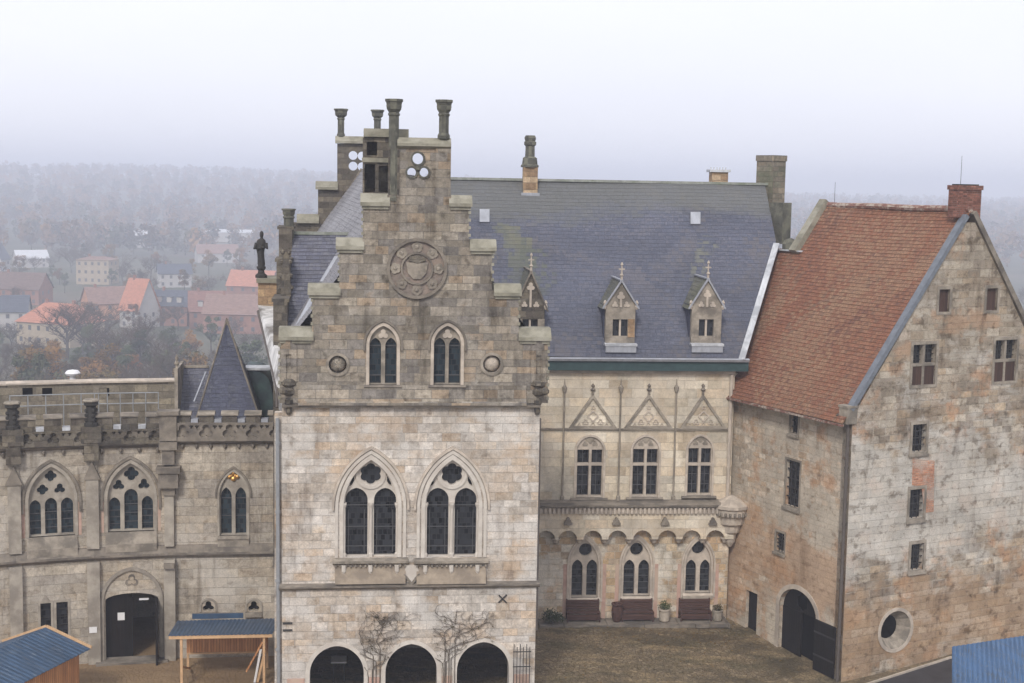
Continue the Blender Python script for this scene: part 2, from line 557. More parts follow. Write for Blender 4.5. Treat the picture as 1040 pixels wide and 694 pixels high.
M['side'] = stone('patched_plaster', [(.54, .455, .36), (.50, .405, .305), (.58, .505, .41), (.48, .36, .25)],
                  0.5, 0.27, (.52, .45, .36), 0.02, 0.06, 0.5,
                  washes=[((.53, .465, .375), (.22, .22, 1), .42, .54, .85), ((.47, .41, .335), (.7, .7, 1), .48, .62, .7), ((.46, .27, .155), (.42, .36, 1), .52, .63, .75),
                          ((.62, .57, .49), (.9, .9, 1), .60, .68, .7), ((.40, .22, .13), (1.1, 1.1, 1), .63, .70, .6)],
                  zbands=[(1.2, 6.0, (.45, .27, .155), .6, .6)],
                  stains=[((.45, .4, .34), (1.2, .2, 1), .54, .75, .6), ((.55, .5, .45), (2.2, 2.2, 1), .52, .68, .75)], mix_m=0.5)
M['rubble'] = stone('right_gable_stone', [(.40, .335, .26), (.345, .285, .22), (.45, .39, .31), (.31, .25, .185), (.48, .42, .34), (.27, .225, .175), (.43, .335, .235), (.38, .32, .26)],
                    0.72, 0.345, (.37, .315, .25), 0.02, 0.05, 0.55,
                    zbands=[(4.0, 10.8, (.56, .53, .475), .7, .5), (-1.5, 4.0, (.40, .26, .15), .6, .5), (11.0, 22, (.285, .24, .18), .4, .5)],
                    washes=[((.55, .515, .46), (.34, .8, 1), .52, .62, .75), ((.225, .165, .11), (.5, .7, 1), .52, .66, .75), ((.47, .265, .15), (.55, .6, 1), .53, .63, .65)],
                    stains=[((.36, .31, .26), (.9, .2, 1), .53, .70, .75), ((.38, .34, .30), (1.6, 1.9, 1), .53, .66, .75), ((.45, .41, .37), (4.5, 4.5, 1), .55, .68, .7)])
M['wing'] = stone('gallery_wing_stone', [(.42, .365, .29), (.395, .34, .27), (.445, .39, .315), (.375, .33, .275), (.455, .40, .325), (.43, .36, .275)],
                  0.95, 0.40, (.40, .35, .285), 0.007, 0.02, 0.4,
                  washes=[((.46, .42, .365), (.35, .45, 1), .46, .62, .7), ((.33, .28, .215), (.5, .7, 1), .56, .70, .6)],
                  stains=[((.32, .285, .25), (1.1, .16, 1), .50, .72, .8), ((.45, .41, .37), (2, 2, 1), .53, .70, .65)], mix_m=0.4, contrast=.6)
M['dark'] = stone('black_weathered_stone', [(.12, .105, .085), (.10, .085, .07), (.145, .125, .10), (.17, .145, .11), (.09, .08, .07)],
                  0.5, 0.3, (.12, .105, .085), 0.012, 0.03, 0.3,
                  washes=[((.21, .185, .14), (.8, .8, 1), .52, .68, .7)], stains=[((.45, .43, .4), (1.5, 1.0, 1), .55, .7, .7)])
M['coping'] = plain('lichen_coping', (.23, .215, .165), 0.95, 0.3, 2.0, col2=(.33, .31, .25), bump=0.015)
M['cap'] = plain('mossy_chimney_stone', (.085, .083, .068), 0.95, 0.35, 2.5, col2=(.17, .165, .125), bump=0.02)
M['trim'] = plain('pale_dressed_stone', (.50, .43, .355), 0.9, 0.22, 2.2, col2=(.36, .31, .26), bump=0.01)
M['trim_white'] = plain('limewashed_dressed_stone', (.56, .515, .455), 0.9, 0.15, 2.0, col2=(.48, .43, .375), bump=0.008)
M['trim_grey'] = plain('grey_dressed_stone', (.30, .26, .21), 0.9, 0.3, 2.2, col2=(.16, .14, .115), bump=0.012)
M['trim_dark'] = plain('dirty_string_course', (.215, .185, .15), 0.95, 0.3, 2.0, col2=(.12, .105, .09), bump=0.015)
M['trim_wing'] = plain('wing_dressed_stone', (.36, .32, .265), 0.9, 0.22, 2.0, col2=(.24, .21, .175), bump=0.01)
M['apron'] = plain('weathered_sill_slope', (.30, .245, .185), 0.95, 0.25, 2.5, col2=(.22, .18, .14), bump=0.012)
M['pink'] = plain('reddish_jamb_stone', (.46, .30, .24), 0.9, 0.2, 2.0, col2=(.48, .36, .28))
M['glass'] = None
def glass(name, base, sheen_tint, sc=6.0):
    t = NT(name)
    c1, f = brick(t, t.uv(), 0.17, 0.22, 0.012)
    col = t.mix(c1, base, sheen_tint)  # some panes lighter at random, a sheen put into their colour
    col = t.mix(f, col, (.035, .035, .036))
    g = t.noise(t.uv(), sc, 3)
    return t.done(col, t.rng(c1, 0, 1, .15, .4), t.mth('ADD', t.mth('MULTIPLY', c1, .6), g), 0.004, 0.22)
M['glass'] = glass('leaded_glass', (.003, .0035, .005), (.03, .033, .04))
M['glass_blue'] = glass('dark_blue_glass', (.008, .014, .02), (.022, .04, .052))
M['void'] = plain('opening_shade', (.007, .006, .006), 0.95, 0.2, spec=0.0)  # near-black colour standing in for the shade inside openings
M['iron'] = plain('dark_iron', (.03, .028, .027), 0.6, 0.3, 8.0, 0.4)
M['lead'] = plain('lead_sheet', (.34, .35, .38), 0.55, 0.2, 3.0, 0.4, 0.2, streak=(1, .4, 1))
M['lead_dark'] = plain('dull_lead', (.16, .175, .20), .6, .2, 3.0, .3, .1)
M['lead_white'] = plain('bleached_lead', (.52, .53, .55), 0.6, 0.2, 2.5, 0.35, streak=(2.2, .3, 1), col2=(.33, .34, .36))
M['whitewash'] = plain('streaked_limewash', (.62, .61, .60), 0.9, 0.35, 2.0, col2=(.20, .185, .17), streak=(2.5, .4, 1))
M['pipe'] = plain('zinc_pipe', (.33, .34, .35), 0.5, 0.15, 4.0, 0.4, 0.4)
M['pipe_dark'] = plain('dark_downpipe', (.10, .085, .075), 0.6, 0.2, 4.0)
M['copper'] = plain('green_copper', (.032, .048, .054), 0.55, 0.3, 2.0, 0.4, 0.1, col2=(.05, .09, .085), streak=(1.8, .4, 1))
M['gutter_green'] = plain('green_gutter_board', (.032, .062, .064), 0.6, 0.2, 3.0)
M['slate_main'] = None
M['slate_left'] = slate('gable_house_slate', [(.085, .088, .12), (.11, .112, .145), (.13, .13, .15), (.10, .10, .13)], 0.32, 0.24, moss=((.14, .13, .09), .58, .72, .5))
M['slate_grey'] = slate('light_lichen_slate', [(.20, .195, .21), (.235, .225, .235), (.22, .215, .22)], 0.3, 0.22)
M['slate_spire'] = slate('spire_slate', [(.034, .039, .068), (.048, .053, .085), (.055, .058, .088)], 0.24, 0.17)
M['slate_moss'] = slate('mossy_dormer_slate', [(.10, .105, .09), (.13, .13, .11), (.16, .155, .12)], 0.26, 0.2, moss=((.13, .13, .07), .5, .65, .6))
M['ridge'] = plain('lichen_ridge', (.26, .27, .24), 0.8, 0.25, 3.0, col2=(.18, .2, .15))
M['void_wood'] = planks('dark_shutter_wood', [(.06, .032, .022), (.075, .04, .028), (.05, .027, .02)], 0.16)
M['door_black'] = planks('black_door_boards', [(.009, .0075, .007), (.013, .010, .009)], 0.16, spec=.1)
M['bench'] = planks('red_brown_bench', [(.072, .036, .028), (.06, .03, .025), (.088, .044, .033)], 0.16, False)
M['stall_wood'] = planks('orange_stall_boards', [(.50, .24, .105), (.56, .28, .125), (.44, .205, .09)], 0.12)
M['stall_frame'] = plain('pale_stall_timber', (.56, .36, .20), 0.75, 0.18, 4.0, streak=(1, 1, 1))
def corrug(name, col):
    t = NT(name)
    uv = t.uv()
    g = t.noise(t.mapping(uv, (1.5, .5, 1)), 1.0, 7, 0.65)
    gv = t.rng(g, .3, .7, .72, 1.25)
    c = t.mix(1.0, col, t.comb(gv, gv, gv), 'MULTIPLY')
    c = t.mix(t.rng(t.noise(uv, 2.3, 6), .54, .72, 0, .55), c, (.15, .17, .19))
    c = t.mix(t.rng(t.noise(t.mapping(uv, (.9, .25, 1), (3, 3, 0)), 1.5, 7, .7), .50, .66, 0, .65), c, (.045, .05, .055))
    return t.done(c, 0.45, g, 0.004, 0.45)
M['blue_sheet'] = corrug('blue_metal_sheet', (.036, .072, .128))
M['blue_bright'] = corrug('bright_blue_metal_sheet', (.038, .095, .195))
M['paper'] = plain('white_paper', (.72, .71, .70), 0.8, 0.05)
M['white_metal'] = plain('white_painted_metal', (.74, .74, .75), 0.5, 0.08)
M['tarp'] = plain('black_tarpaulin', (.035, .035, .04), 0.5, 0.3, 1.5)
M['gold'] = plain('gilded_relief', (.62, .34, .10), 0.35, 0.3, 8.0, 0.5, 0.7)
M['brick_red'] = stone('chimney_brick', [(.25, .105, .075), (.21, .085, .06), (.29, .13, .095), (.17, .075, .055)], 0.25, 0.085, (.22, .17, .14), 0.01, 0.01, 0.0)
M['brick_patch'] = stone('brick_patch', [(.50, .24, .14), (.45, .20, .12), (.55, .29, .19)], 0.25, 0.085, (.50, .40, .32), 0.012, 0.01, 0.0,
                         washes=[((.52, .44, .37), (.8, .8, 1), .5, .62, .7)])
M['orange_stone'] = stone('orange_chimney_stone', [(.38, .26, .15), (.33, .22, .13), (.42, .31, .20)], 0.5, 0.3, (.28, .22, .16), 0.012)
M['stack'] = stone('mossy_stack_stone', [(.19, .16, .12), (.23, .19, .14), (.16, .15, .11), (.21, .18, .14)], .5, .28, (.15, .14, .11), washes=[((.12, .13, .085), (.7, .7, 1), .48, .62, .7)])
M['terrace'] = stone('terrace_wall_stone', [(.22, .19, .145), (.26, .225, .17), (.19, .165, .13), (.29, .25, .185)], .6, .3, (.2, .175, .14), .014, washes=[((.15, .13, .10), (.6, .6, 1), .5, .64, .7)])
M['came'] = plain('lead_came', (.075, .075, .078), .6, .2, 8.0, .3)
M['statue'] = plain('black_statue_stone', (.04, .037, .034), 0.9, 0.3, 6.0)
M['vine'] = plain('bare_vine_wood', (.115, .095, .075), 0.95, 0.3, 8.0)
M['vine_leaf'] = foliage('withered_vine_leaves', [(.055, .055, .025), (.10, .085, .04), (.14, .10, .055)], 3.0)
M['leaf_green'] = foliage('shrub_leaves', [(.03, .05, .02), (.06, .075, .03), (.09, .09, .04)], 5.0)
M['terracotta'] = plain('terracotta_pot', (.20, .085, .055), 0.85, 0.2)
M['stone_pot'] = plain('pale_stone_pot', (.42, .36, .29), 0.9, 0.2)

def tiles():
    t = NT('red_pantiles')
    uv = t.uv()
    v = t.vadd(uv, t.vscale(t.vadd(t.noise(uv, 1.2, 2, col=True), (-0.5, -0.5, -0.5)), 0.08))
    c1, f = brick(t, v, 0.19, 0.205, 0.012)
    col = t.ramp(c1, [(0, (.20, .082, .048)), (.3, (.232, .10, .057)), (.6, (.25, .113, .068)), (.85, (.222, .098, .06)), (1, (.185, .082, .052))])
    a = t.noise(t.mapping(uv, (.45, .13, 1)), 1.0, 7, .6)
    col = t.mix(t.rng(a, .44, .62, 0, .75), col, (.29, .185, .115))
    b = t.noise(t.mapping(uv, (1.1, .16, 1), (4, 2, 0)), 1.0, 7, .65)
    col = t.mix(t.rng(b, .48, .68, 0, .7), col, (.105, .068, .056))
    g = t.noise(uv, 8, 5, .7)
    gv = t.rng(g, .3, .7, .72, 1.25)
    col = t.mix(1.0, col, t.comb(gv, gv, gv), 'MULTIPLY')
    col = t.mix(t.mth('MULTIPLY', f, .55), col, (.06, .035, .028))
    return t.done(col, .9, t.mth('ADD', t.mth('MULTIPLY', c1, .4), t.mth('MULTIPLY', g, .3)), .015, .2)
M['tiles'] = tiles()
M['tile_edge'] = plain('eave_tile_ends', (.20, .10, .075), .9, .3, 6.0, col2=(.42, .36, .30))

def court_mat():
    t = NT('courtyard_cobbles')
    p = t.pos()
    vo = t.n('TexVoronoi', feature='DISTANCE_TO_EDGE'); t.put(vo.inputs['Vector'], t.mapping(p, (1, 1, 0))); vo.inputs['Scale'].default_value = 6.0
    vc = t.n('TexVoronoi'); t.put(vc.inputs['Vector'], t.mapping(p, (1, 1, 0))); vc.inputs['Scale'].default_value = 6.0
    rnd = t.sep(vc.outputs['Color'])[0]
    col = t.ramp(rnd, [(0, (.16, .12, .07)), (.35, (.21, .155, .09)), (.7, (.175, .135, .085)), (1, (.26, .20, .125))])
    e = t.rng(vo.outputs['Distance'], .0, .07, 1, 0)
    col = t.mix(t.mth('MULTIPLY', e, .7), col, (.085, .068, .04))
    a = t.noise(t.mapping(p, (.55, .9, 0)), .55, 8, .65)
    col = t.mix(t.rng(a, .46, .62, 0, .7), col, (.10, .085, .045))
    b = t.noise(t.mapping(p, (.5, 1.3, 0), (20, 3, 0)), .8, 8, .65)
    col = t.mix(t.rng(b, .48, .62, 0, .75), col, (.27, .20, .11))
    c = t.noise(t.mapping(p, (.6, .8, 0), (4, 31, 0)), .5, 7, .6)
    col = t.mix(t.rng(c, .50, .64, 0, .75), col, (.075, .06, .035))
    gv = t.rng(rnd, 0, 1, .86, 1.14)
    col = t.mix(1.0, col, t.comb(gv, gv, gv), 'MULTIPLY')
    col = t.mix(t.mth('MULTIPLY', e, .35), col, (.06, .05, .03))
    g9 = t.rng(t.noise(p, 14.0, 5, .7),   .3, .7, .86, 1.14)
    col = t.mix(1.0, col, t.comb(g9, g9, g9), 'MULTIPLY')
    # scattered wood chips and sand towards the stalls on the left
    sx = t.sep(p)[0]
    w = t.rng(t.mth('ADD', sx, t.mth('MULTIPLY', t.mth('SUBTRACT', a, .5), 6.0)), -11.0, -7.0, .85, 0)
    col = t.mix(w, col, t.ramp(b, [(.3, (.24, .155, .085)), (.7, (.36, .245, .14))]))
    rough = t.rng(c, .4, .7, .8, .55)
    return t.done(col, rough, t.mth('ADD', t.mth('MULTIPLY', e, -.8), t.mth('MULTIPLY', b, .5)), .04, .3)
M['court'] = court_mat()

def land_mat():
    t = NT('town_ground')
    p = t.pos()
    a = t.noise(p, .02, 7, .6)
    col = t.ramp(a, [(.3, (.05, .055, .03)), (.5, (.085, .085, .05)), (.65, (.12, .10, .07)), (.75, (.10, .10, .095))])
    return t.done(col, .95)
M['land'] = land_mat()
# ------------------------------------------------------------------ facade frames
A_o = at_depth(420, 595, 55.0)
A = Frame(A_o, 6.3)                                   # gable house, front
B_o = at_z(640, 629, 0.0)
B = Frame(B_o, 5.0)                                   # hall range
_c = at_z(735, 624, 0.0)
_S = Frame(_c, -62.6)
_uc = _S.q(855.5, 660)[0]
K = _S.pt(_uc, 0)                                     # near corner of the red-roofed house
S = Frame(K, -62.6)                                   # its court side (u negative, away from the corner)
G = Frame(K, 27.4)                                    # its gable end
_w = at_z(134, 671, 0.0)
W0 = Frame(_w, 13.0)
W1 = Frame(W0.pt(W0.q(95, 520)[0], 0), 19.0)          # u negative towards the left
W2 = Frame(W1.pt(W1.q(15, 520)[0], 0), 26.0)
T = Frame(W0.pt(W0.q(168, 520)[0], 0), 7.5)           # stair tower bay of the wing (u positive)
G2 = Frame(at_depth(366, 170, 78.0), 6.3)             # rear gable of the gable house

def ground_z(x, y):
    dx, dy = x - K.x, y - K.y
    return -0.58 * math.exp(-(dx * dx + dy * dy) / 42.0) + 0.02 * math.sin(x * .9) * math.cos(y * .7)

def smooth(a, b, x):
    t = max(0.0, min(1.0, (x - a) / (b - a)))
    return t * t * (3 - 2 * t)

def land_z(x, y):
    r = math.hypot(x * 0.85, y - 55)
    z = -1.3 - 26.7 * smooth(34, 150, r)
    hill = smooth(850, 2500, y) * (49 + 7 * math.sin(x * .0021 + 1.0) + 5 * math.sin(x * .006))
    hill *= 1.0 - 0.62 * smooth(-520, 500, x)
    return z + hill + (1.4 * math.sin(x * .013) * math.sin(y * .017) if r > 160 else 0)

def make_ground():
    # the land: one sheet out to the horizon, finer near the castle
    def axis(lim):
        v = [0.0]; st = 6.0
        while v[-1] < lim:
            v.append(v[-1] + st)
            if v[-1] > 160: st *= 1.13
        return v
    px = axis(7000); xs = [-a for a in reversed(px[1:])] + px
    ys = [-a for a in reversed(axis(400)[1:])] + axis(9000)
    vs = [(x, y + 20, land_z(x, y + 20)) for y in ys for x in xs]
    n = len(xs)
    fs = [(j * n + i, j * n + i + 1, (j + 1) * n + i + 1, (j + 1) * n + i) for j in range(len(ys) - 1) for i in range(n - 1)]
    o = MB().add(vs, fs).build('town_land', M['land'])
    for p in o.data.polygons: p.use_smooth = True
    tag(o, kind='structure')
    xs = [-30 + .8 * i for i in range(86)]; ys = [28 + .8 * i for i in range(62)]
    vs = [(x, y, ground_z(x, y)) for y in ys for x in xs]
    n = len(xs)
    fs = [(j * n + i, j * n + i + 1, (j + 1) * n + i + 1, (j + 1) * n + i) for j in range(len(ys) - 1) for i in range(n - 1)]
    o = MB().add(vs, fs).build('courtyard', M['court'])
    for p in o.data.polygons: p.use_smooth = True
    tag(o, kind='structure')
make_ground()

def make_haze():
    m = bpy.data.materials.new('haze'); m.use_nodes = True
    t = m.node_tree; t.nodes.clear()
    out = t.nodes.new('ShaderNodeOutputMaterial')
    v = t.nodes.new('ShaderNodeVolumePrincipled')
    v.inputs['Color'].default_value = (.83, .87, 1.0, 1)
    v.inputs['Density'].default_value = HAZE
    v.inputs['Anisotropy'].default_value = 0.0
    t.links.new(v.outputs[0], out.inputs['Volume'])
    o = MB().boxw(-7600, 7600, -500, 9600, -45, 62).build('haze', m)
    tag(o, kind='stuff')
    o['label'] = 'pale winter haze over the castle and town'
    o['category'] = 'haze'
HAZE = 0.0008
make_haze()

# ------------------------------------------------------------------ building helpers
def profile(mb, F, u0, u1, prof):
    """closed (d, z) profile drawn along u"""
    n = len(prof)
    ar = sum(prof[i][0] * prof[(i + 1) % n][1] - prof[(i + 1) % n][0] * prof[i][1] for i in range(n))
    if ar > 0: prof = list(reversed(prof))
    vs = [F.pt(u0, z, d) for d, z in prof] + [F.pt(u1, z, d) for d, z in prof]
    fs = [(i, (i + 1) % n, n + (i + 1) % n, n + i) for i in range(n)]
    fs += [tuple(reversed(range(n))), tuple(range(n, 2 * n))]
    return mb.add(vs, fs)

def coping(mb, F, u0, u1, z0, z1, d0=-.75, d1=.22):
    h = z1 - z0
    return profile(mb, F, u0, u1, [(d1, z0), (d1, z0 + h * .3), (d1 - .28, z1), (d0 + .1, z1), (d0, z0 + h * .4), (d0, z0)])

def band(mb, F, cx, zb, hw, zs, za, w, d0, d1, n=10):
    """moulding that follows an arch opening, from jamb to jamb"""
    k = (za - zs) / hw
    o = arch(cx, zb, hw + w, zs, za + w * max(1.0, k * .8), n)
    i = arch(cx, zb, hw, zs, za, n)
    path = o[1:] + [o[0]]
    inner = i[1:] + [i[0]]
    return mb.plate(F, path + list(reversed(inner)), d0, d1)

def foilband(mb, F, cx, cz, r0, r1, d0, d1, n=28):
    return mb.plate(F, circ(cx, cz, r1, n), d0, d1, holes=[circ(cx, cz, r0, n)])

def win(parent, F, outline, holes, dep=.34, mat='trim', gl='glass', bars=(), name='window', thick=.2, face=None, barw=.035):
    """tracery or frame filling a wall opening, glass behind it, and glazing bars"""
    f = MB()
    d1 = -dep + thick if face is None else face
    f.plate(F, outline, -dep, d1, holes=holes, sides=False)
    for h in holes:
        n = len(h)
        ar = sum(h[i][0] * h[(i + 1) % n][1] - h[(i + 1) % n][0] * h[i][1] for i in range(n))
        l = list(reversed(h)) if ar > 0 else list(h)
        vs = [F.pt(p[0], p[1], d1) for p in l] + [F.pt(p[0], p[1], -dep) for p in l]
        f.add(vs, [(i, n + i, n + (i + 1) % n, (i + 1) % n) for i in range(n)])
    o = f.build(name, M[mat], parent)
    g = MB().plate(F, outline, -dep, -dep - .01, sides=False)
    g.build('glass', M[gl], o)
    if bars:
        b = MB()
        for (u0, z0, u1, z1) in bars:
            hw = barw / 2
            if abs(u1 - u0) > abs(z1 - z0): b.box(F, u0, u1, z0 - hw, z0 + hw, -dep + .004, -dep + .045)
            else: b.box(F, u0 - hw, u0 + hw, z0, z1, -dep + .006, -dep + .042)
        b.build('glazing_bar', M['came'], o)
    return o

def col8(mb, F, px0, px1, y0, y1, capx0, capx1, capy, d=0.0, base=None):
    """octagonal chimney shaft with flaring cap given in picture coordinates on the plane d"""
    cu = (F.q(px0, (y0 + y1) / 2, d)[0] + F.q(px1, (y0 + y1) / 2, d)[0]) / 2
    r = (F.q(px1, y1, d)[0] - F.q(px0, y1, d)[0]) / 2 * 1.04
    rc = (F.q(capx1, y0, d)[0] - F.q(capx0, y0, d)[0]) / 2 * 1.04
    zt = F.q(px0, y0, d)[1]; zc = F.q(px0, capy, d)[1]; zb = F.q(px0, y1, d)[1]
    h = zt - zc
    p = F.pt(cu, zb, d)
    L = zc - zb
    mb.lathe(p, [(r * 1.25, 0), (r * 1.25, .12), (r, .22), (r, L - .05), (r * 1.18, L - .02), (r * 1.18, L + .04), (r * 1.0, L + .08),
                 (rc * .80, L + h * .35), (rc * .86, L + h * .6), (rc * .82, L + h * .62), (rc * .9, L + h * .82), (rc, L + h * .84), (rc, L + h), (rc * .7, L + h), (rc * .6, L + h - .25)], 8, ang=R(22.5))

def walls_box(mb, pts, z0, z1):
    """closed prism over a ground polygon"""
    n = len(pts)
    vs = [(p[0], p[1], z0) for p in pts] + [(p[0], p[1], z1) for p in pts]
    ar = sum(pts[i][0] * pts[(i + 1) % n][1] - pts[(i + 1) % n][0] * pts[i][1] for i in range(n))
    fs = [(i, (i + 1) % n, n + (i + 1) % n, n + i) if ar > 0 else ((i + 1) % n, i, n + i, n + (i + 1) % n) for i in range(n)]
    return mb.add(vs, fs)

# ================================================================== GABLE HOUSE (stepped gable, roundel, arcade)
ARCS = []
def gable_house():
    base = A.pt(0, 0, -4)
    root = thing('gable_house', base, 'tall stone house with crow-stepped gable, carved round relief and open arcade below', 'castle building')
    X = lambda x, y=500: A.q(x, y)[0]
    Z = lambda y, x=420: A.q(x, y)[1]
    # ---- lower wall with big windows and arcade
    holes = []
    arc = []
    for (x0, x1, ya, ysp) in ((314.6, 369.5, 656, 684), (391.5, 443.8, 654, 682), (464, 517, 652, 680)):
        u0, u1 = A.q(x0, 680)[0], A.q(x1, 680)[0]
        cx, hw = (u0 + u1) / 2, (u1 - u0) / 2
        zs, za = A.q((x0 + x1) / 2, ysp)[1], A.q((x0 + x1) / 2, ya)[1]
        h = arch(cx, -.5, hw, zs, za, 12)
        holes.append(h); arc.append((cx, hw, zs, za)); ARCS.append((cx, hw, zs, za))
    bigs = []
    for (cxp, l0, l1, r0, r1, rc) in ((377, 350.5, 373.2, 379.7, 402.2, 376.6), (460, 433.3, 455.6, 461.8, 484, 459.4)):
        u0, u1 = A.q(l0 - 1.7, 540)[0], A.q(r1 + 1.7, 540)[0]
        cx, hw = (u0 + u1) / 2, (u1 - u0) / 2
        zb, zs, za = A.q(cxp, 566)[1], A.q(cxp, 515)[1], A.q(cxp, 467)[1]
        o = arch(cx, zb, hw, zs, za, 12)
        holes.append(o)
        bigs.append((cx, hw, zb, zs, za, o, cxp, (l0, l1, r0, r1, rc)))
    zl = Z(409.5)
    ul, ur = X(286.5, 560), X(545.5, 560)
    w = MB()
    w.plate(A, rect(ul, ur, -.7, zl), -.55, 0, holes=holes)
    o = w.build('wall', M['pale'], root)
    # side and rear walls of the house
    FL, FR = A.pt(ul + .02, 0, -.5), A.pt(ur - .02, 0, -.5)
    dirn = Vector((math.sin(R(-11)), math.cos(R(-11)), 0))
    BL, BR = FL + dirn * 24.0, FR + dirn * 24.0
    zev = Z(345)
    zfl = 4.3
    FL2, FR2 = FL + dirn * 7.3, FR + dirn * 7.3
    w = MB(); walls_box(w, [FR, BR, BL, FL], zfl, zev - .2); walls_box(w, [FR2, BR, BL, FL2], -1.3, zfl - .003)
    w.build('side_wall', M['grey'], root)
    # arcade interior
    w = MB()
    w.box(A, ul + .6, ur - .6, -.5, 4.4, -7.6, -7.4)
    w.box(A, ul + .6, ur - .6, 4.0, 4.2, -7.4, -.56)
    w.box(A, ul + .4, ul + .6, -.5, 4.2, -7.6, -.56)
    w.box(A, ur - .6, ur - .4, -.5, 4.2, -7.6, -.56)
    for (cx, hw, zs, za) in arc[:2]:
        w.box(A, cx + hw + .15, cx + hw + .65, -.5, 4.0, -2.6, -2.1)
    w.build('arcade_vault', M['wing'], root)
    for (cx, hw, zs, za) in arc:
        b = MB(); band(b, A, cx, -.5, hw, zs, za, .17, -.1, .035, 12)
        b.build('arch_moulding', M['trim_white'], root)
    # reddish pier feet
    w = MB()
    for i in range(4):
        e0 = ul if i == 0 else arc[i - 1][0] + arc[i - 1][1]
        e1 = ur if i == 3 else arc[i][0] - arc[i][1]
        w.box(A, e0 + .2, e1 - .2, -.5, A.q(420, 687)[1], -.3, .05)
    w.build('pier_foot', M['pink'], root)
    # ---- big traceried windows
    for (cx, hw, zb, zs, za, o, cxp, (l0, l1, r0, r1, rc)) in bigs:
        Q = lambda x, y: A.q(x, y)
        hl = []
        for (a, b) in ((l0, l1), (r0, r1)):
            ua, ub = Q(a, 540)[0], Q(b, 540)[0]
            hl.append(arch((ua + ub) / 2, zb + .03, (ub - ua) / 2, Q(a, 509)[1], Q(a, 496.6)[1], 9))
        cu, cz = Q(rc, 482.4); rr = abs(Q(rc + 11.2, 482)[0] - cu)
        hl.append(foil(cu, cz, rr, 6, 90, 54, .56))
        for sgn in (-1, 1):     # spandrel lights
            tri = [(cxp + sgn * 21.6, 494.6), (cxp + sgn * 20.6, 490.5), (cxp + sgn * 17.0, 484.2), (cxp + sgn * 16.6, 489.3), (cxp + sgn * 19.0, 493.6)]
            hl.append([Q(x - cxp + (l0 + r1) / 2, y) for x, y in tri])
        # mullion foot of the frame must not reach the jamb: bars
        bars = []
        for (a, b) in ((l0, l1), (r0, r1)):
            ua, ub = Q(a, 540)[0], Q(b, 540)[0]
            for y in (515, 537, 557): bars.append((ua, Q(a, y)[1], ub, Q(a, y)[1]))
            for fr in (.14, .86): bars.append((ua + (ub - ua) * fr, zb + .1, ua + (ub - ua) * fr, Q(a, 520)[1]))
        f = win(root, A, o, hl, .38, 'trim_white', 'glass', bars, thick=.22, name='tracery_window')
        b = MB()
        foilband(b, A, cu, cz, rr * 1.12, rr * 1.38, -.2, -.10)
        # slim shafts with capitals in front of mullion and jambs
        for xm in (l0 - 1.2, (l1 + r0) / 2, r1 + 1.2):
            um = Q(xm, 540)[0]
            b.lathe(A.pt(um, zb, -.08), [(.10, 0), (.10, .12), (.062, .18), (.062, Q(xm, 513)[1] - zb - .15), (.11, Q(xm, 513)[1] - zb), (.11, Q(xm, 513)[1] - zb + .07)], 8)
        b.build('tracery_shaft', M['trim_white'], f)
        b = MB()
        band(b, A, cx, zb, hw, zs, za, .15, -.02, .05, 12)
        band(b, A, cx, zb, hw + .21, zs, za + .24, .12, -.02, .075, 12)
        b.build('arch_moulding', M['trim_white'], f)
        b = MB(); band(b, A, cx, zs - .1, hw + .36, zs, za + .43, .09, -.02, .13, 12)
        b.build('hood_mould', M['trim'], f)
        s = MB()
        profile(s, A, cx - hw - .42, cx + hw + .42, [(-.2, zb - .02), (.02, zb - .02), (.22, zb - .10), (.22, zb - .2), (.05, zb - .28), (-.2, zb - .28)])
        for k in range(15):
            uu = cx - hw - .3 + (2 * hw + .6) * k / 14
            s.box(A, uu - .035, uu + .035, zb - .36, zb - .27, 0.0, .16)
        s.build('sill', M['trim_grey'], f)
        s = MB()
        for xm in (cx - hw + .02, cx, cx + hw - .02):
            s.lathe(A.pt(xm, zb - .66, .1), [(.03, 0), (.09, .12), (.10, .38)], 8)
        s.build('sill_bracket', M['trim_white'], f)
        s = MB()
        profile(s, A, cx - hw - .32, cx + hw + .32, [(0, zb - .38), (.05, zb - .38), (.26, Z(592, cxp) + .02), (.0, Z(592, cxp) + .02)])
        s.build('apron', M['apron'], f)
    # ---- string course and ledge
    zt0, zt1 = Z(597), Z(592)
    zsc = Z(593.5, 420)
    m = MB()
    profile(m, A, ul - .1, ur + .12, [(-.05, zsc - .16), (.10, zsc - .16), (.20, zsc - .06), (.20, zsc), (.12, zsc + .04), (-.05, zsc + .1)])
    m.build('string_course', M['trim_dark'], root)
    # carved shield below the windows
    s = MB()
    cu, cz = A.q(418, 581)
    s.plate(A, [(cu - .22, cz + .3), (cu - .3, cz - .05), (cu, cz - .38), (cu + .3, cz - .05), (cu + .22, cz + .3)], 0, .1)
    s.build('shield', M['trim_white'], root)
    s = MB()
    s.plate(A, [A.q(*p) for p in ((409.5, 582.5), (411.5, 582.5), (418, 590.5), (424.5, 582), (426.5, 582), (418, 594))], .1, .16)
    s.build('shield_chevron', M['trim_dark'], root)
    # wall anchors
    s = MB()
    c = A.q(510.4, 608); r = .16
    s.beam(A.pt(c[0] - r, c[1] - r, .03), A.pt(c[0] + r, c[1] + r, .03), .05, .05)
    s.beam(A.pt(c[0] - r, c[1] + r, .07), A.pt(c[0] + r, c[1] - r, .07), .05, .05)
    for y in (633, 640): s.box(A, X(286, 636) + .05, X(297, 636), A.q(290, y)[1] - .03, A.q(290, y)[1] + .03, .0, .06)
    s.build('wall_anchor', M['iron'], root)

    # ---- upper gable
    D = .10
    Qd = lambda x, y: A.q(x, y, D)
    ups = []
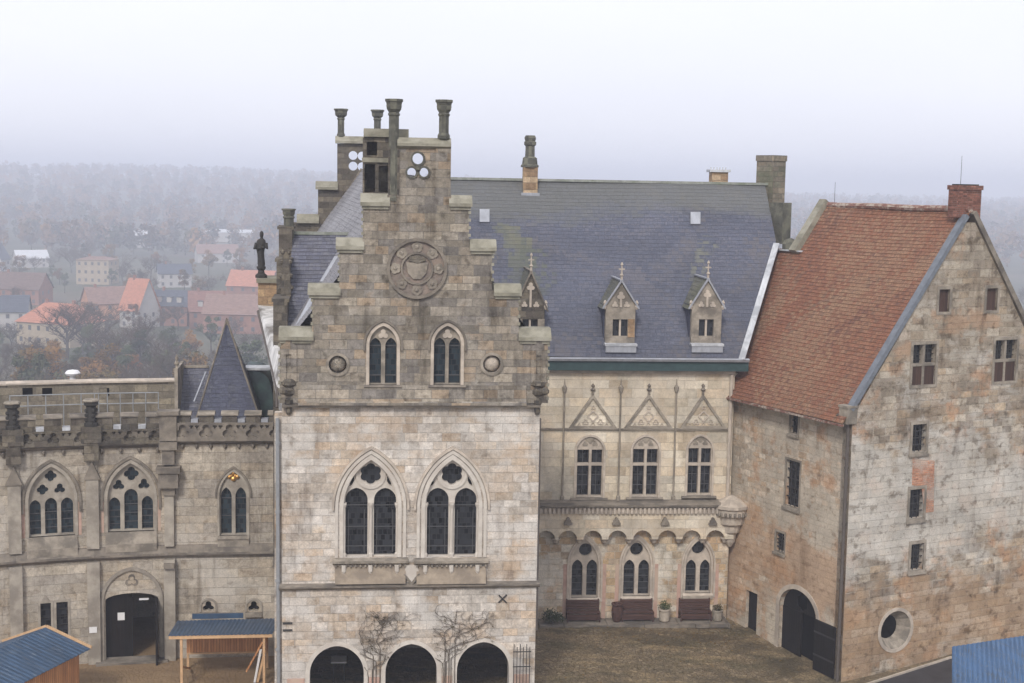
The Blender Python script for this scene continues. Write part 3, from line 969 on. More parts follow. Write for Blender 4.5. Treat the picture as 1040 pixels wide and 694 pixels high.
    for (x0, x1, a0, a1, b0, b1, ax) in ((374.4, 405.2, 375.4, 387.0, 391.2, 402.6, 389.8), (439.6, 469.4, 440.8, 452.4, 455.9, 467.6, 454.2)):
        ua, ub = Qd(a0 - .4, 370)[0], Qd(b1 + .4, 370)[0]
        cx, hw = (ua + ub) / 2, (ub - ua) / 2
        zb, zs, za = Qd(ax, 391)[1], Qd(ax, 350)[1], Qd(ax, 331)[1]
        ups.append((cx, hw, zb, zs, za, arch(cx, zb, hw, zs, za, 9), (a0, a1, b0, b1, ax)))
    steps = [(284, 409.5), (556.5, 409.5), (556.5, 340), (527, 340), (527, 295), (500, 295), (500, 249), (476.5, 249), (476.5, 204), (458, 204),
             (458, 198), (393.5, 198), (393.5, 204), (368.5, 204), (368.5, 248), (344.5, 248), (344.5, 294), (317, 294), (317, 340), (284, 340)]
    rounds = [Qd(343, 370.4), Qd(499.5, 369.8)]
    rr = abs(Qd(343 + 9.2, 370)[0] - rounds[0][0])
    w = MB()
    w.plate(A, [Qd(*p) for p in steps], -.6, D, holes=[u[5] for u in ups] + [circ(c[0], c[1], rr, 20) for c in rounds], back=True)
    w.build('gable_wall', M['grey'], root)
    for (x0, x1, y0, y1) in ((283, 318.5, 333, 345.5), (312.5, 346, 288.7, 299.8), (341, 370, 241.8, 253.6), (366, 396, 196.6, 209.3),
                             (456, 479.5, 198.5, 210), (477, 504, 243.5, 255), (501.5, 529.5, 289, 300.6), (526.5, 559.5, 333.6, 346)):
        c = MB()
        coping(c, A, Qd(x0, y1)[0], Qd(x1, y1)[0], Qd((x0 + x1) / 2, y1)[1], Qd((x0 + x1) / 2, y0)[1], -.72, D + .16)
        c.box(A, Qd(x0, y1)[0] + .05, Qd(x1, y1)[0] - .05, Qd((x0 + x1) / 2, y1)[1] - .12, Qd((x0 + x1) / 2, y1)[1] - .003, -.65, D + .08)
        c.build('step_coping', M['coping'], root)
    # small drip stones down the open edges of the steps
    for (x, y0, y1, sg) in ((284, 347, 408, -1), (556.5, 347, 408, 1), (527, 302, 333, 1), (500.3, 257, 288, 1), (476.8, 212, 243, 1), (317, 301, 333, -1), (344.4, 256, 288, -1), (368.3, 212, 241, -1)):
        c = MB()
        z0_, z1_ = Qd(x, y1)[1], Qd(x, y0)[1]
        n_ = int((z1_ - z0_) / .26)
        uu = Qd(x, (y0 + y1) / 2)[0]
        for k in range(n_):
            zz = z0_ + (z1_ - z0_) * (k + .5) / n_
            c.hexa([A.pt(uu + sg * a_, zz + b_, d_) for b_ in (-.06, .05) for a_, d_ in ((-.05, -.2), (.055, -.2), (.055, D + .03), (-.05, D + .03))])
        c.build('edge_stones', M['coping'], root)
    # sloped ledge between the zones
    m = MB()
    zt, zb_ = Z(391), Z(409.5)
    profile(m, A, X(303, 400), X(534, 400), [(D - .02, zb_ - .05), (D + .22, zb_ - .05), (D + .22, zb_ + .05), (D + .16, zb_ + .1), (D + .02, zt)])
    m.build('ledge', M['grey'], root)
    m = MB()
    profile(m, A, ul, ur, [(0, zb_ - .14), (D + .14, zb_ - .14), (D + .16, zb_ - .052), (0, zb_ - .052)])
    m.build('cornice', M['trim_dark'], root)
    # corner corbels with gargoyle heads
    for (xa, xb, sg) in ((286, 301, -1), (536, 556, 1)):
        c = MB()
        ca = (A.q(xa, 400)[0] + A.q(xb, 400)[0]) / 2
        zc = Z(412)
        c.sm = False
        for (yy, wd, pr) in ((388, .30, .40), (397, .24, .30), (407, .18, .22), (416, .13, .14)):
            zz = Z(yy)
            c.lathe(A.pt(ca, zz - .2, .02), [(wd * .6, 0), (wd, .10), (wd, .24), (wd * .75, .32)], 8, ang=R(22.5))
        # beast leaning out
        pts = [A.pt(ca, zc + .55, .1), A.pt(ca + sg * .12, zc + .6, .42), A.pt(ca + sg * .2, zc + .66, .72)]
        c.tube(pts, .17, .12, 7)
        c.lathe(pts[-1] + Vector((0, 0, -.1)), [(.06, -.02), (.15, .05), (.16, .16), (.08, .26)], 8)
        c.build('gargoyle_corbel', M['dark'], root)
        c = MB()
        c.box(A, ca - .12, ca + .12, Z(352), Z(340), D - .02, D + .09)
        c.plate(A, [(ca - .3, Z(388)), (ca - .1, Z(388)), (ca - .1, Z(360)), (ca + .1, Z(360)), (ca + .1, Z(388)), (ca + .3, Z(388)), (ca + .3, Z(352)), (ca, Z(345)), (ca - .3, Z(352))], D - .02, D + .07)
        c.build('niche_moulding', M['grey'], root)
    for (cx, hw, zb, zs, za, o, (a0, a1, b0, b1, ax)) in ups:
        hl = []
        bars = []
        for (a, b) in ((a0, a1), (b0, b1)):
            ua, ub = Qd(a, 370)[0], Qd(b, 370)[0]
            hl.append(arch((ua + ub) / 2, zb + .04, (ub - ua) / 2, Qd(a, 352)[1], Qd(a, 343.5)[1], 8))
            for y in (352, 382): bars.append((ua, Qd(a, y)[1], ub, Qd(a, y)[1]))
        f = win(root, A, o, hl, .25, 'trim_grey', 'glass_blue', bars, thick=.22, barw=.05)
        b = MB(); band(b, A, cx, zb, hw, zs, za, .12, D - .02, D + .04, 9)
        b.build('arch_moulding', M['trim'], f)
        b = MB(); band(b, A, cx, zs - .25, hw + .15, zs, za + .17, .08, D - .02, D + .10, 9)
        b.build('hood_mould', M['trim_dark'], f)
        b = MB()
        b.plate(A, foil(cx, Qd(ax, 340)[1], .20, 3, 90), -.05, .03)
        b.build('tympanum_carving', M['trim'], f)
        b = MB(); profile(b, A, cx - hw - .2, cx + hw + .2, [(D - .2, zb), (D + .02, zb), (D + .12, zb - .08), (D, zb - .13)])
        b.build('sill', M['trim_dark'], f)
    for i, c in enumerate(rounds):
        b = MB()
        foilband(b, A, c[0], c[1], rr, rr + .11, D - .02, D + .06, 24)
        b.build('round_moulding', M['trim_grey'], root)
        b = MB(); b.sm = True     # the carved head inside the medallion
        b.lathe(A.pt(c[0], c[1], -.25), [(rr * 1.0, 0), (rr * .9, .16), (rr * .72, .26), (rr * .4, .33), (.01, .36)], 18, axis=A.n)
        b.build('medallion', M['trim'] if i else M['grey'], root)
    # ---- the round relief
    c = Qd(423.5, 272.8); r = abs(Qd(454.2, 272)[0] - c[0])
    b = MB()
    foilband(b, A, c[0], c[1], r * .90, r, D - .02, D + .14, 44)
    foilband(b, A, c[0], c[1], r * .48, r * .54, D, D + .10, 36)
    rl = b.build('relief', M['trim_dark'], root)
    b = MB(); b.plate(A, circ(c[0], c[1], r * .90, 44), D - .02, D + .015)
    b.build('relief_ground', plain('relief_ground_stone', (.20, .165, .14), .95, .25, 4.0, bump=.02, col2=(.27, .21, .17)), rl)
    for k in range(8):
        a = R(90 + 45 * k)
        bc = (c[0] + r * .715 * math.cos(a), c[1] + r * .715 * math.sin(a))
        b = MB()
        b.plate(A, foil(bc[0], bc[1], r * .185, 5, 90 + 45 * k, 40, .5), D, D + .07)
        b.lathe(A.pt(bc[0], bc[1], D + .06), [(r * .08, 0), (r * .06, .04), (.01, .06)], 10, axis=A.n)
        b.build('rosette', M['trim_grey'] if k not in (3, 4, 5) else M['trim_dark'], rl)
    b = MB()
    s_ = r * .36
    b.plate(A, [(c[0] - s_, c[1] + s_ * .55), (c[0] - s_ * .85, c[1] - s_ * .4), (c[0] - s_ * .35, c[1] - s_ * .95), (c[0] + s_ * .35, c[1] - s_ * .95), (c[0] + s_ * .85, c[1] - s_ * .4), (c[0] + s_, c[1] + s_ * .55)], D, D + .09)
    b.build('shield', M['trim_grey'], rl)
    b = MB()
    b.plate(A, [(c[0] - s_ * .7, c[1] + s_ * 1.1), (c[0] - s_ * .8, c[1] + s_ * .75), (c[0], c[1] + s_ * .5), (c[0] + s_ * .8, c[1] + s_ * .75), (c[0] + s_ * .7, c[1] + s_ * 1.1), (c[0], c[1] + s_ * 1.25)], D, D + .13)
    b.build('helmet', M['dark'], rl)

    # ---- crown of the gable
    cr = MB()
    pn = [A.q(*p) for p in ((404, 151), (449, 151), (449, 198.5), (404, 198.5))]
    rh = abs(A.q(430.1, 161)[0] - A.q(424.5, 161)[0])
    TF = ((424.5, 161.3, 1.0), (430.8, 175.2, .82), (418.2, 175.2, .82))
    hs = [circ(*A.q(x, y), rh * k, 18) for x, y, k in TF]
    cr.plate(A, pn, -.35, -.02, holes=hs, back=True)
    cr.box(A, A.q(445.5, 170)[0] - .12, A.q(457, 170)[0] + .03, A.q(450, 199)[1], A.q(450, 150)[1], -.5, .06)
    cr.build('crown_panel', M['grey'], root)
    b = MB()
    for (x, y, k) in TF:
        cc = A.q(x, y); foilband(b, A, cc[0], cc[1], rh * k, rh * k + .07, -.03, .04, 20)
    cc = A.q(424.6, 171.5)
    b.lathe(A.pt(cc[0], cc[1], 0), [(.12, -.1), (.12, .05), (.05, .14)], 8, axis=A.n)
    b.build('trefoil_moulding', M['cap'], root)
    b = MB()
    u0, u1 = A.q(403.5, 145)[0], A.q(458, 145)[0]
    z0, z1 = A.q(430, 151.4)[1], A.q(430, 140)[1]
    profile(b, A, u0, u1, [(.16, z0 + .1), (.16, z0 + .2), (-.05, z1), (-.4, z1), (-.52, z0 + .2), (-.52, z0), (.02, z0)])
    b.build('crown_lintel', M['coping'], root)
    for a in ((394.7, 405, 100.7, 204, 391, 409.5, 116.5), (445.8, 456, 101.5, 141, 442, 460, 117)):
        b = MB(); col8(b, A, a[0], a[1], a[2], a[3], a[4], a[5], a[6], -.1)
        b.build('chimney_shaft', M['cap'], root)
    b = MB(); b.box(A, A.q(394.5, 170)[0], A.q(405.5, 170)[0], A.q(400, 200)[1], A.q(400, 150)[1], -.5, .03)
    b.build('crown_pier', M['dark'], root)
    # open lantern standing behind the crown
    b = MB()
    d1, d2 = -1.0, -2.6
    L = lambda x, y: A.q(x, y, d1)
    lo = [L(*p) for p in ((368.5, 140), (397, 140), (397, 199), (368.5, 199))]
    hs = [[L(*p) for p in ((370, 195.5), (381, 195.5), (381, 166.5), (370, 166.5))], [L(*p) for p in ((384.6, 195.5), (394, 195.5), (394, 168.5), (384.6, 168.5))],
          [L(*p) for p in ((372.5, 158), (383, 158), (383, 144), (372.5, 144))]]
    b.plate(A, lo, d1 - .3, d1, holes=hs, back=True)
    b.box(A, L(368.5, 170)[0], L(370, 170)[0], L(380, 199)[1], L(380, 141)[1], d2, d1 - .31)
    b.box(A, L(396, 170)[0], L(397.5, 170)[0], L(380, 199)[1], L(380, 141)[1], d2, d1 - .31)
    b.box(A, L(370.3, 170)[0], L(395.8, 170)[0], L(380, 199)[1], L(380, 141)[1], d2, d2 + .2)
    b.build('roof_lantern', M['dark'], root)
    b = MB()
    b.box(A, L(369.5, 135)[0], L(415, 135)[0], L(390, 139.4)[1], L(390, 131)[1], d2 - .2, d1 + .15)
    b.box(A, L(367.5, 170)[0], L(396, 170)[0], L(380, 165)[1], L(380, 160.5)[1], d1, d1 + .07)
    b.build('lantern_slab', M['coping'], root)

    # ---- main roof, front to rear gable
    R0 = A.pt(*A.q(423, 178.5, -.6), -.6); R1 = G2.pt(*G2.q(369, 171), 0)
    eL0 = A.pt(ul + .05, zev - .35, -.6); eR0 = A.pt(ur, zev - .35, -.6)
    eL1 = Vector((BL.x, BL.y, zev - .35)) ; eR1 = Vector((BR.x, BR.y, zev - .35))
    b = MB(); b.courses(eL1, eL0, R1, R0, 40, .018, 20, .02, seed=3)
    b.build('left_roof', M['slate_grey'], root)
    b = MB(); b.courses(eR0, eR1, R0, R1, 40, .018, 20, .02, seed=4)
    b.build('right_roof', M['slate_left'], root)
    # ---- rear gable with its own pierced crown
    P = lambda x, y: G2.q(x, y)
    rear = [(295, 300), (295, 226), (323, 226), (323, 192), (342.5, 192), (342.5, 146), (389, 146), (389, 192), (410, 192), (410, 226), (437, 226), (437, 300)]
    rh = abs(P(358.8 + 4.6, 158)[0] - P(358.8, 158)[0])
    w = MB(); w.plate(G2, [P(*p) for p in rear], -.4, 0, holes=[circ(*P(x, y), rh, 14) for x, y in ((358.6, 158), (358.6, 168.8), (367.8, 158.6), (367.8, 169.4))], back=True)
    w.build('rear_gable_wall', M['dark'], root)
    for (x0, x1, y0, y1) in ((301.5, 324, 217.5, 226.5), (320.5, 343, 184, 192.5), (389, 411, 184, 192.5), (409, 438, 217.5, 226.5)):
        c = MB(); coping(c, G2, P(x0, y1)[0], P(x1, y1)[0], P(x0, y1)[1], P(x0, y0)[1], -.7, .25)
        c.build('step_coping', M['coping'], root)
    b = MB(); coping(b, G2, P(340.5, 142)[0], P(391, 142)[0], P(365, 146)[1], P(365, 138.6)[1], -.6, .2)
    b.build('crown_lintel', M['coping'], root)
    for a in ((343, 349.6, 110.6, 139, 339.5, 354, 121), (379.8, 386.8, 111.6, 139, 376.6, 390.5, 121.5)):
        b = MB(); col8(b, G2, a[0], a[1], a[2], a[3], a[4], a[5], a[6], -.2)
        b.build('chimney_shaft', M['cap'], root)
    b = MB()       # raking coping of the rear gable against the roof
    b.beam(G2.pt(*P(327, 237), .15), G2.pt(*P(368, 172), .15), .16, .2)
    b.build('verge_coping', M['trim_dark'], root)

    # ---- cross roof on the left
    dC, dE = -8.2, -3.6
    q0, q1 = A.q(297, 237.5, dC), A.q(352, 238.5, dC)
    e0 = A.q(296.5, 331, dE); e1 = A.q(352, 331, dE)
    ze = e0[1]; zr = q0[1]
    b = MB(); b.courses(A.pt(q0[0], ze, dE), A.pt(e1[0] + 1.0, ze, dE), A.pt(q0[0], zr, dC), A.pt(q1[0] + 1.6, zr, dC), 24, .02, 12, .012, seed=9)
    b.build('cross_roof', M['slate_left'], root)
    b = MB(); b.courses(A.pt(q0[0], ze, dC - 4), A.pt(e1[0] + 1.0, ze, dC - 4), A.pt(q0[0], zr, dC), A.pt(q1[0] + 1.6, zr, dC), 20, .02, 6, .012, seed=10)
    b.build('cross_roof_rear', M['slate_left'], root)
    b = MB(); b.box(A, q0[0] - .1, q1[0] + 1.6, zr - .03, zr + .1, dC - .12, dC + .12)
    b.build('ridge_tiles', M['ridge'], root)
    b = MB()
    b.beam(A.pt(*A.q(327.5, 287, -4.6), -4.6), A.pt(*A.q(342, 263, -4.6), -5.9), .22, .10)
    b.beam(A.pt(*A.q(303, 331, -2.0), -2.0), A.pt(*A.q(317, 305, -2.0), -2.6), .25, .08)
    b.build('lead_flashing', M['lead'], root)
    # end wall of the cross roof: stepped parapet with chimney and crocketed pinnacle
    b = MB()
    ue = q0[0]
    u_l = A.q(286.5, 300, -4)[0]
    for (dd0, dd1, zt) in ((-10.6, -9.4, ze + 1.6), (-9.4, -7.4, zr + .2), (-7.4, -5.6, zr - 1.1), (-5.6, -3.2, ze + 1.0)):
        b.box(A, ue - .55, ue + .02, 5.0, zt, dd0, dd1 - .01)
        b.box(A, ue - .62, ue + .09, zt + .003, zt + .14, dd0, dd1 - .01)
    b.build('stepped_parapet', M['dark'], root)
    dch = -8.0
    b = MB(); col8(b, A, 288.3, 298.3, 212, 252, 286.2, 300.8, 221, dch)
    b.build('chimney_shaft', M['cap'], root)
    b = MB()
    cu = A.q(290.5, 260, -5.0)[0]
    for y0, y1, ww in ((300, 288, .42), (288, 276, .36), (276, 262, .30), (262, 252, .24)):
        zz0, zz1 = A.q(290, y0, -5)[1], A.q(290, y1, -5)[1]
        b.box(A, cu - ww / 2, cu + ww / 2, zz0, zz1 - .003, -5.0 - ww / 2, -5.0 + ww / 2)
        for su in (-1, 1): b.lathe(A.pt(cu + su * ww * .55, zz1 - .25, -4.9), [(.0, -.05), (.09, .04), (.10, .12), (.02, .2)], 6)
    b.build('pinnacle', M['dark'], root)
    # projecting left corner: pier for the statue and the limewashed corbel wall below it
    d3 = -7.5
    Q3 = lambda x, y: A.q(x, y, d3)
    b = MB()
    b.plate(A, [Q3(*p) for p in ((262, 287), (286, 287), (286, 318), (262, 312))], d3 - 2, d3, back=True)
    b.build('statue_pier', M['orange_stone'], root)
    b = MB(); b.box(A, Q3(260.5, 287)[0], Q3(287, 287)[0], Q3(270, 287.5)[1], Q3(270, 283)[1], d3 - 2.1, d3 + .12)
    b.build('pier_coping', M['coping'], root)
    b = MB()
    near = [A.q(*p, -1.2) for p in ((286.5, 372), (286.5, 424), (283.5, 416), (281, 392))]
    far = [Q3(*p) for p in ((287, 312), (287, 372), (268, 345), (262, 310))]
    nv = [A.pt(p[0], p[1], -1.2) for p in near]; fv = [A.pt(p[0], p[1], d3 + .02) for p in far]
    b.add(nv + fv, [(0, 1, 2, 3), (4, 5, 1, 0), (5, 6, 2, 1), (6, 7, 3, 2), (7, 4, 0, 3), (7, 6, 5, 4)])
    b.build('limewashed_buttress', M['whitewash'], root)
    b = MB()
    b.tube([A.pt(*A.q(262.5, 316, d3), d3 + .15), A.pt(*A.q(271, 352, -5), -5), A.pt(*A.q(281.5, 396, -1.1), -1.1), A.pt(*A.q(281.5, 414, -.7), -.7)], .07, .07, 7)
    b.build('drain_pipe', M['pipe_dark'], root)
    b = MB()
    p0 = A.q(281.8, 425, .02)
    b.tube([A.pt(p0[0], p0[1], .0), A.pt(*A.q(283, 694, 0), .0) + Vector((0, 0, -.6))], .075, .075, 8)
    for y in (450, 520, 590, 660): b.lathe(A.pt(*A.q(282.2, y), 0), [(.1, -.05), (.1, .05)], 8)
    b.build('downpipe', M['pipe'], root)
    b = MB(); b.box(A, A.q(278.5, 440)[0], A.q(286.3, 440)[0], -.5, A.q(283, 420)[1], -.6, -.15)
    b.build('corner_pilaster', M['pale'], root)
    b = MB()
    p0 = A.q(548.2, 425, -.1)
    b.tube([A.pt(p0[0], p0[1], -.1), A.pt(*A.q(544.5, 640, -.1), -.1)], .06, .06, 8)
    b.build('downpipe', M['pipe_dark'], root)
    # iron grille by the right arch
    b = MB()
    for k in range(6):
        uu = A.q(521 + 3.2 * k, 670)[0]
        b.box(A, uu - .015, uu + .015, -.3, A.q(525, 652 + 3 * (k % 2))[1], .28, .31)
    for y in (660, 675): b.box(A, A.q(520, 670)[0], A.q(538, 670)[0], A.q(525, y)[1], A.q(525, y)[1] + .04, .315, .335)
    b.build('iron_grille', M['iron'], root)
    return root
GH = gable_house()
# ================================================================== HALL RANGE (slate roof, three blind gables)
def hall_range():
    root = thing('hall_range', B.pt(0, 0, -4), 'long pale stone hall with steep blue-grey slate roof and three blind gables over mullioned windows', 'castle building')
    q = B.q
    X = lambda x, y=500: q(x, y)[0]
    Z = lambda y, x=645: q(x, y)[1]
    uL, uR = X(541, 500), X(742, 500)
    zm = Z(510)                      # ledge between storeys
    ztop = Z(375.5)
    holes_up, wu = [], []
    for (l0, l1, r0, r1, cx, ya, yb, yt) in ((586.2, 598, 600.6, 611.4, 598.7, 441, 504.6, 457), (642.8, 654.2, 656.8, 667.6, 655, 441, 504, 456.4), (699, 709.2, 711.8, 721.8, 710.6, 440.5, 502.6, 455.6)):
        ua, ub = q(l0 - 1, 480)[0], q(r1 + 1, 480)[0]
        c, hw = (ua + ub) / 2, (ub - ua) / 2
        zb, zs, za = q(cx, yb + 1)[1], q(cx, 458)[1], q(cx, ya + 2.5)[1]
        o = arch(c, zb, hw, zs, za, 9)
        holes_up.append(o); wu.append((c, hw, zb, zs, za, o, (l0, l1, r0, r1, cx, yb, yt)))
    w = MB(); w.plate(B, rect(uL, uR, zm, ztop), -.55, 0, holes=holes_up)
    w.build('upper_wall', M['bay'], root)
    for (c, hw, zb, zs, za, o, (l0, l1, r0, r1, cx, yb, yt)) in wu:
        hl, bars = [], []
        for (a, b) in ((l0, l1), (r0, r1)):
            ua, ub = q(a, 480)[0], q(b, 480)[0]
            zt, zx, zl = q(cx, yt)[1], q(cx, 472)[1], q(cx, yb)[1]
            hl.append(rect(ua, ub, zl + .04, zx - .06)); hl.append(rect(ua, ub, zx + .06, zt))
            um = (ua + ub) / 2
            bars += [(um, zl + .04, um, zx - .06), (um, zx + .06, um, zt)]
            for k in (.33, .66): bars.append((ua, zl + (zx - zl) * k, ub, zl + (zx - zl) * k))
        f = win(root, B, o, hl, .3, 'trim', 'glass', bars, thick=.24, name='mullioned_window', barw=.03)
        b = MB()
        zt = q(cx, yt)[1] + .12
        wd = hw * .62
        for fx, fz, fr in ((0, zt + .38, .2), (-.24, zt + .16, .14), (.24, zt + .16, .14)):
            b.plate(B, foil(c + fx, fz, fr, 3 if fx else 4, 90), -.07, -.02, sides=True)
        b.build('tympanum_tracery', M['trim_grey'], f)
        b = MB(); band(b, B, c, zb, hw, zs, za, .10, -.02, .05, 9)
        b.build('arch_moulding', M['trim'], f)
        b = MB(); profile(b, B, c - hw - .25, c + hw + .25, [(-.2, zb), (.05, zb), (.16, zb - .08), (.02, zb - .18), (-.2, zb - .18)])
        b.build('sill', M['trim_dark'], f)
    # horizontal band, blind gables with tracery, slender shafts with finials
    zbnd = Z(436)
    b = MB(); profile(b, B, uL, X(739, 436), [(-.02, zbnd - .08), (.07, zbnd - .06), (.10, zbnd + .02), (-.02, zbnd + .06)])
    b.build('string_course', M['trim_grey'], root)
    for (x0, x1, xa) in ((577, 627, 602), (633, 683.5, 659), (690, 738, 713.8)):
        a, bb, t = q(x0, 435.5), q(x1, 435.5), q(xa, 400)
        def inset(k):
            cx, cz = (a[0] + bb[0] + t[0]) / 3, (a[1] * .62 + bb[1] * .0 + t[1] * .38)
            return [(cx + (p[0] - cx) * k, cz + (p[1] - cz) * k) for p in (a, bb, t)]
        b = MB()
        tri = [a, bb, t]
        b.plate(B, tri, -.02, .09, holes=[inset(.80)])
        bg = b.build('blind_gable', M['trim_grey'], root)
        b = MB()
        c = ((a[0] + bb[0]) / 2)
        h = t[1] - a[1]
        for fx, fz, fr, nl in ((0, .36, .26, 4), (-.36, .19, .16, 3), (.36, .19, .16, 3), (0, .12, .12, 3), (0, .60, .11, 3), (-.66, .11, .09, 3), (.66, .11, .09, 3)):
            o_ = foil(c + fx, a[1] + h * fz, fr, nl, 90)
            i_ = foil(c + fx, a[1] + h * fz, fr * .72, nl, 90)
            b.plate(B, o_, -.02, .05, holes=[i_])
        b.build('blind_tracery', M['trim'], bg)
        b = MB()
        b.lathe(B.pt(t[0], t[1], .04), [(.07, -.05), (.05, .12), (.13, .2), (.05, .3), (.09, .4), (.01, .5)], 8)
        b.build('finial', M['trim_dark'], bg)
    for (xt, xb) in ((573.5, 570.5), (630.8, 627.2), (687, 683.2)):
        b = MB()
        pb, pt_ = B.pt(*q(xb, 508, .07), .07), B.pt(*q(xt, 392, .07), .07)
        um = q((xt + xb) / 2, 450)[0]
        z0, z1 = q(xb, 508)[1], q(xt, 393)[1]
        b.lathe(B.pt(um, z0, .06), [(.10, 0), (.10, .18), (.045, .26), (.045, z1 - z0 - .3), (.09, z1 - z0 - .2), (.12, z1 - z0), (.04, z1 - z0 + .1), (.01, z1 - z0 + .4)], 8)
        b.build('wall_shaft', M['trim_grey'], root)
    # ledge, dentil balustrade and arched corbel table
    dl = .62
    b = MB()
    profile(b, B, uL, uR + .35, [(0, zm - .1), (dl + .08, zm - .1), (dl + .1, zm), (dl - .1, zm + .08), (0, zm + .12)])
    b.build('gallery_ledge', M['trim_dark'], root)
    z1, z0 = Z(512.5), Z(519.5)
    b = MB(); b.box(B, uL, uR + .2, z0, z1 - .005, .02, dl - .1)
    n = 46
    for k in range(n):
        uu = uL + .1 + (uR - uL - .1) * k / n
        b.box(B, uu, uu + .11, z0 + .03, z1 - .03, dl - .098, dl + .02)
    b.build('dentil_frieze', M['trim'], root)
    zc0, zc1 = Z(545.5), z0 - .01
    hs = []
    rad = []
    for xc in (553.5, 575.5, 600.8, 625.8, 651, 676, 700.6, 724.5):
        c = q(xc, 540); r = .44
        rad.append(c[0])
        hs.append(c[0])
    # scalloped lower edge: polygon from left to right under the arches
    za = Z(536.5)
    pts = [(uL, zc1), (uL, zc0)]
    for c in hs:
        r = .45
        if c - r < uL + .05: continue
        pts += [(c - r, zc0)] + [(c + r * math.cos(R(a)), zc0 + (za - zc0) * math.sin(R(a))) for a in (165, 150, 130, 110, 90, 70, 50, 30, 15)] + [(c + r, zc0)]
    pts += [(uR + .1, zc0), (uR + .1, zc1)]
    b = MB(); b.plate(B, list(reversed(pts)), -.02, dl - .15)
    b.build('corbel_table', M['bay'], root)
    b = MB()
    prev = uL
    for i in range(len(hs) + 1):
        uu = (uL + .1) if i == 0 else (hs[-1] + .5 if i == len(hs) else (hs[i - 1] + hs[i]) / 2)
        b.lathe(B.pt(uu, zc0 - .26, .22), [(.05, 0), (.11, .06), (.15, .16), (.21, .22), (.22, .28)], 8)
    b.build('corbel', M['trim'], root)
    for xc in (577, 626, 675.5, 724):
        b = MB()
        c = q(xc, 529, dl - .1)
        b.plate(B, foil(c[0], c[1], .17, 3, 90), dl - .15, dl - .02)
        b.plate(B, rect(c[0] - .2, c[0] + .2, c[1] - .2, c[1] - .1), dl - .15, dl + .0)
        b.build('gallery_boss', M['trim_dark'], root)
    # round oriel corbel in the corner
    cu, cz = q(744, 520, .5)
    b = MB(); b.sm = False
    zt = q(744, 513, .5)[1]; zb = q(744, 557, .5)[1]; h = zt - zb
    b.lathe(B.pt(cu, zb, .15), [(.08, 0), (.25, h * .12), (.30, h * .3), (.46, h * .36), (.5, h * .5), (.66, h * .56), (.70, h * .72), (.84, h * .76), (.86, h * .9), (.96, h * .93), (.96, h), (.4, h + .25), (.1, h + .4)], 14)
    b.build('oriel_corbel', M['trim'], root)
    b = MB()
    for k in range(12):
        a = R(180 + 15 * k)
        p = B.pt(cu + .85 * math.cos(a), zb + h * .8, .15 - .85 * math.sin(a))
        b.lathe(p, [(.05, -.1), (.07, 0), (.05, .1)], 6)
    b.build('oriel_beading', M['trim_dark'], root)
    # corner shaft by the red-roofed house
    b = MB()
    b.lathe(B.pt(X(739.5, 470), zm, .1), [(.09, 0), (.09, Z(380) - zm)], 10)
    b.build('corner_shaft', M['trim'], root)
    # ---- ground floor
    holes, wl = [], []
    for (cx, l0, l1, r0, r1, yc, ysp, yb, ring_) in ((594.3, 580.8, 591.8, 595.8, 606.6, 559, 577, 607, 595), (648.2, 633.6, 644.6, 648.4, 659.4, 558.5, 577, 605.5, 647), (710, 696.6, 707, 711, 721, 557, 575, 602.5, 709.6)):
        ua, ub = q(l0 - .6, 590)[0], q(r1 + .6, 590)[0]
        c, hw = (ua + ub) / 2, (ub - ua) / 2
        zb, zs, za = q(cx, yb)[1], q(cx, 573)[1], q(cx, 548.5)[1]
        o = arch(c, zb, hw, zs, za, 9)
        holes.append(o); wl.append((c, hw, zb, zs, za, o, (cx, l0, l1, r0, r1, yc, ysp, yb, ring_)))
    w = MB(); w.plate(B, rect(uL, uR, -.7, zc0 + .3), -.55, -.003, holes=holes)
    w.build('lower_wall', M['bay_low'], root)
    for (c, hw, zb, zs, za, o, (cx, l0, l1, r0, r1, yc, ysp, yb, ring_)) in wl:
        hl, bars = [], []
        for (a, b) in ((l0, l1), (r0, r1)):
            ua, ub = q(a, 590)[0], q(b, 590)[0]
            hl.append(arch((ua + ub) / 2, zb + .05, (ub - ua) / 2, q(cx, 577)[1], q(cx, 569)[1], 8))
            for k in range(1, 5): bars.append((ua, zb + (zs - zb) * k / 5, ub, zb + (zs - zb) * k / 5))
        cu, cz = q(ring_, yc); r = abs(q(ring_ + 6.6, yc)[0] - cu)
        hl.append(circ(cu, cz, r, 20))
        f = win(root, B, o, hl, .3, 'trim', 'glass', bars, thick=.2, name='round_light_window', barw=.03)
        b = MB(); band(b, B, c, zb, hw, zs, za, .10, -.03, .035, 9)
        b.build('arch_moulding', M['trim'], f)
        b = MB(); band(b, B, c, zb - .2, hw + .13, zs, za + .16, .09, -.03, .07, 9)
        b.build('hood_mould', M['trim'], f)
        for sg in (-1, 1):
            b = MB(); b.box(B, c + sg * (hw + .3) - .10, c + sg * (hw + .3) + .10, .0, zs, -.02, .012)
            b.build('jamb_stone', M['pink'], f)
        b = MB(); profile(b, B, c - hw - .12, c + hw + .12, [(-.1, zb), (.04, zb), (.10, zb - .1), (.05, zb - .3), (-.1, zb - .3)])
        b.build('sill', M['trim'], f)
    # body behind the front
    w = MB(); w.box(B, X(520, 500) - 1, uR + 4.6, -1.2, Z(380), -13.2, -.6)
    w.build('body_wall', M['bay'], root)
    # ---- roof
    dR = -7.0
    zr = (q(460, 181.5, dR)[1] + q(770, 187, dR)[1]) / 2
    ze = Z(362)
    de = .42
    ru0, ru1 = q(440, 182, dR)[0], q(782, 187, dR)[0]
    E0, E1, T0, T1 = B.pt(ru0, ze, de), B.pt(ru1, ze, de), B.pt(ru0, zr, dR), B.pt(ru1, zr, dR)
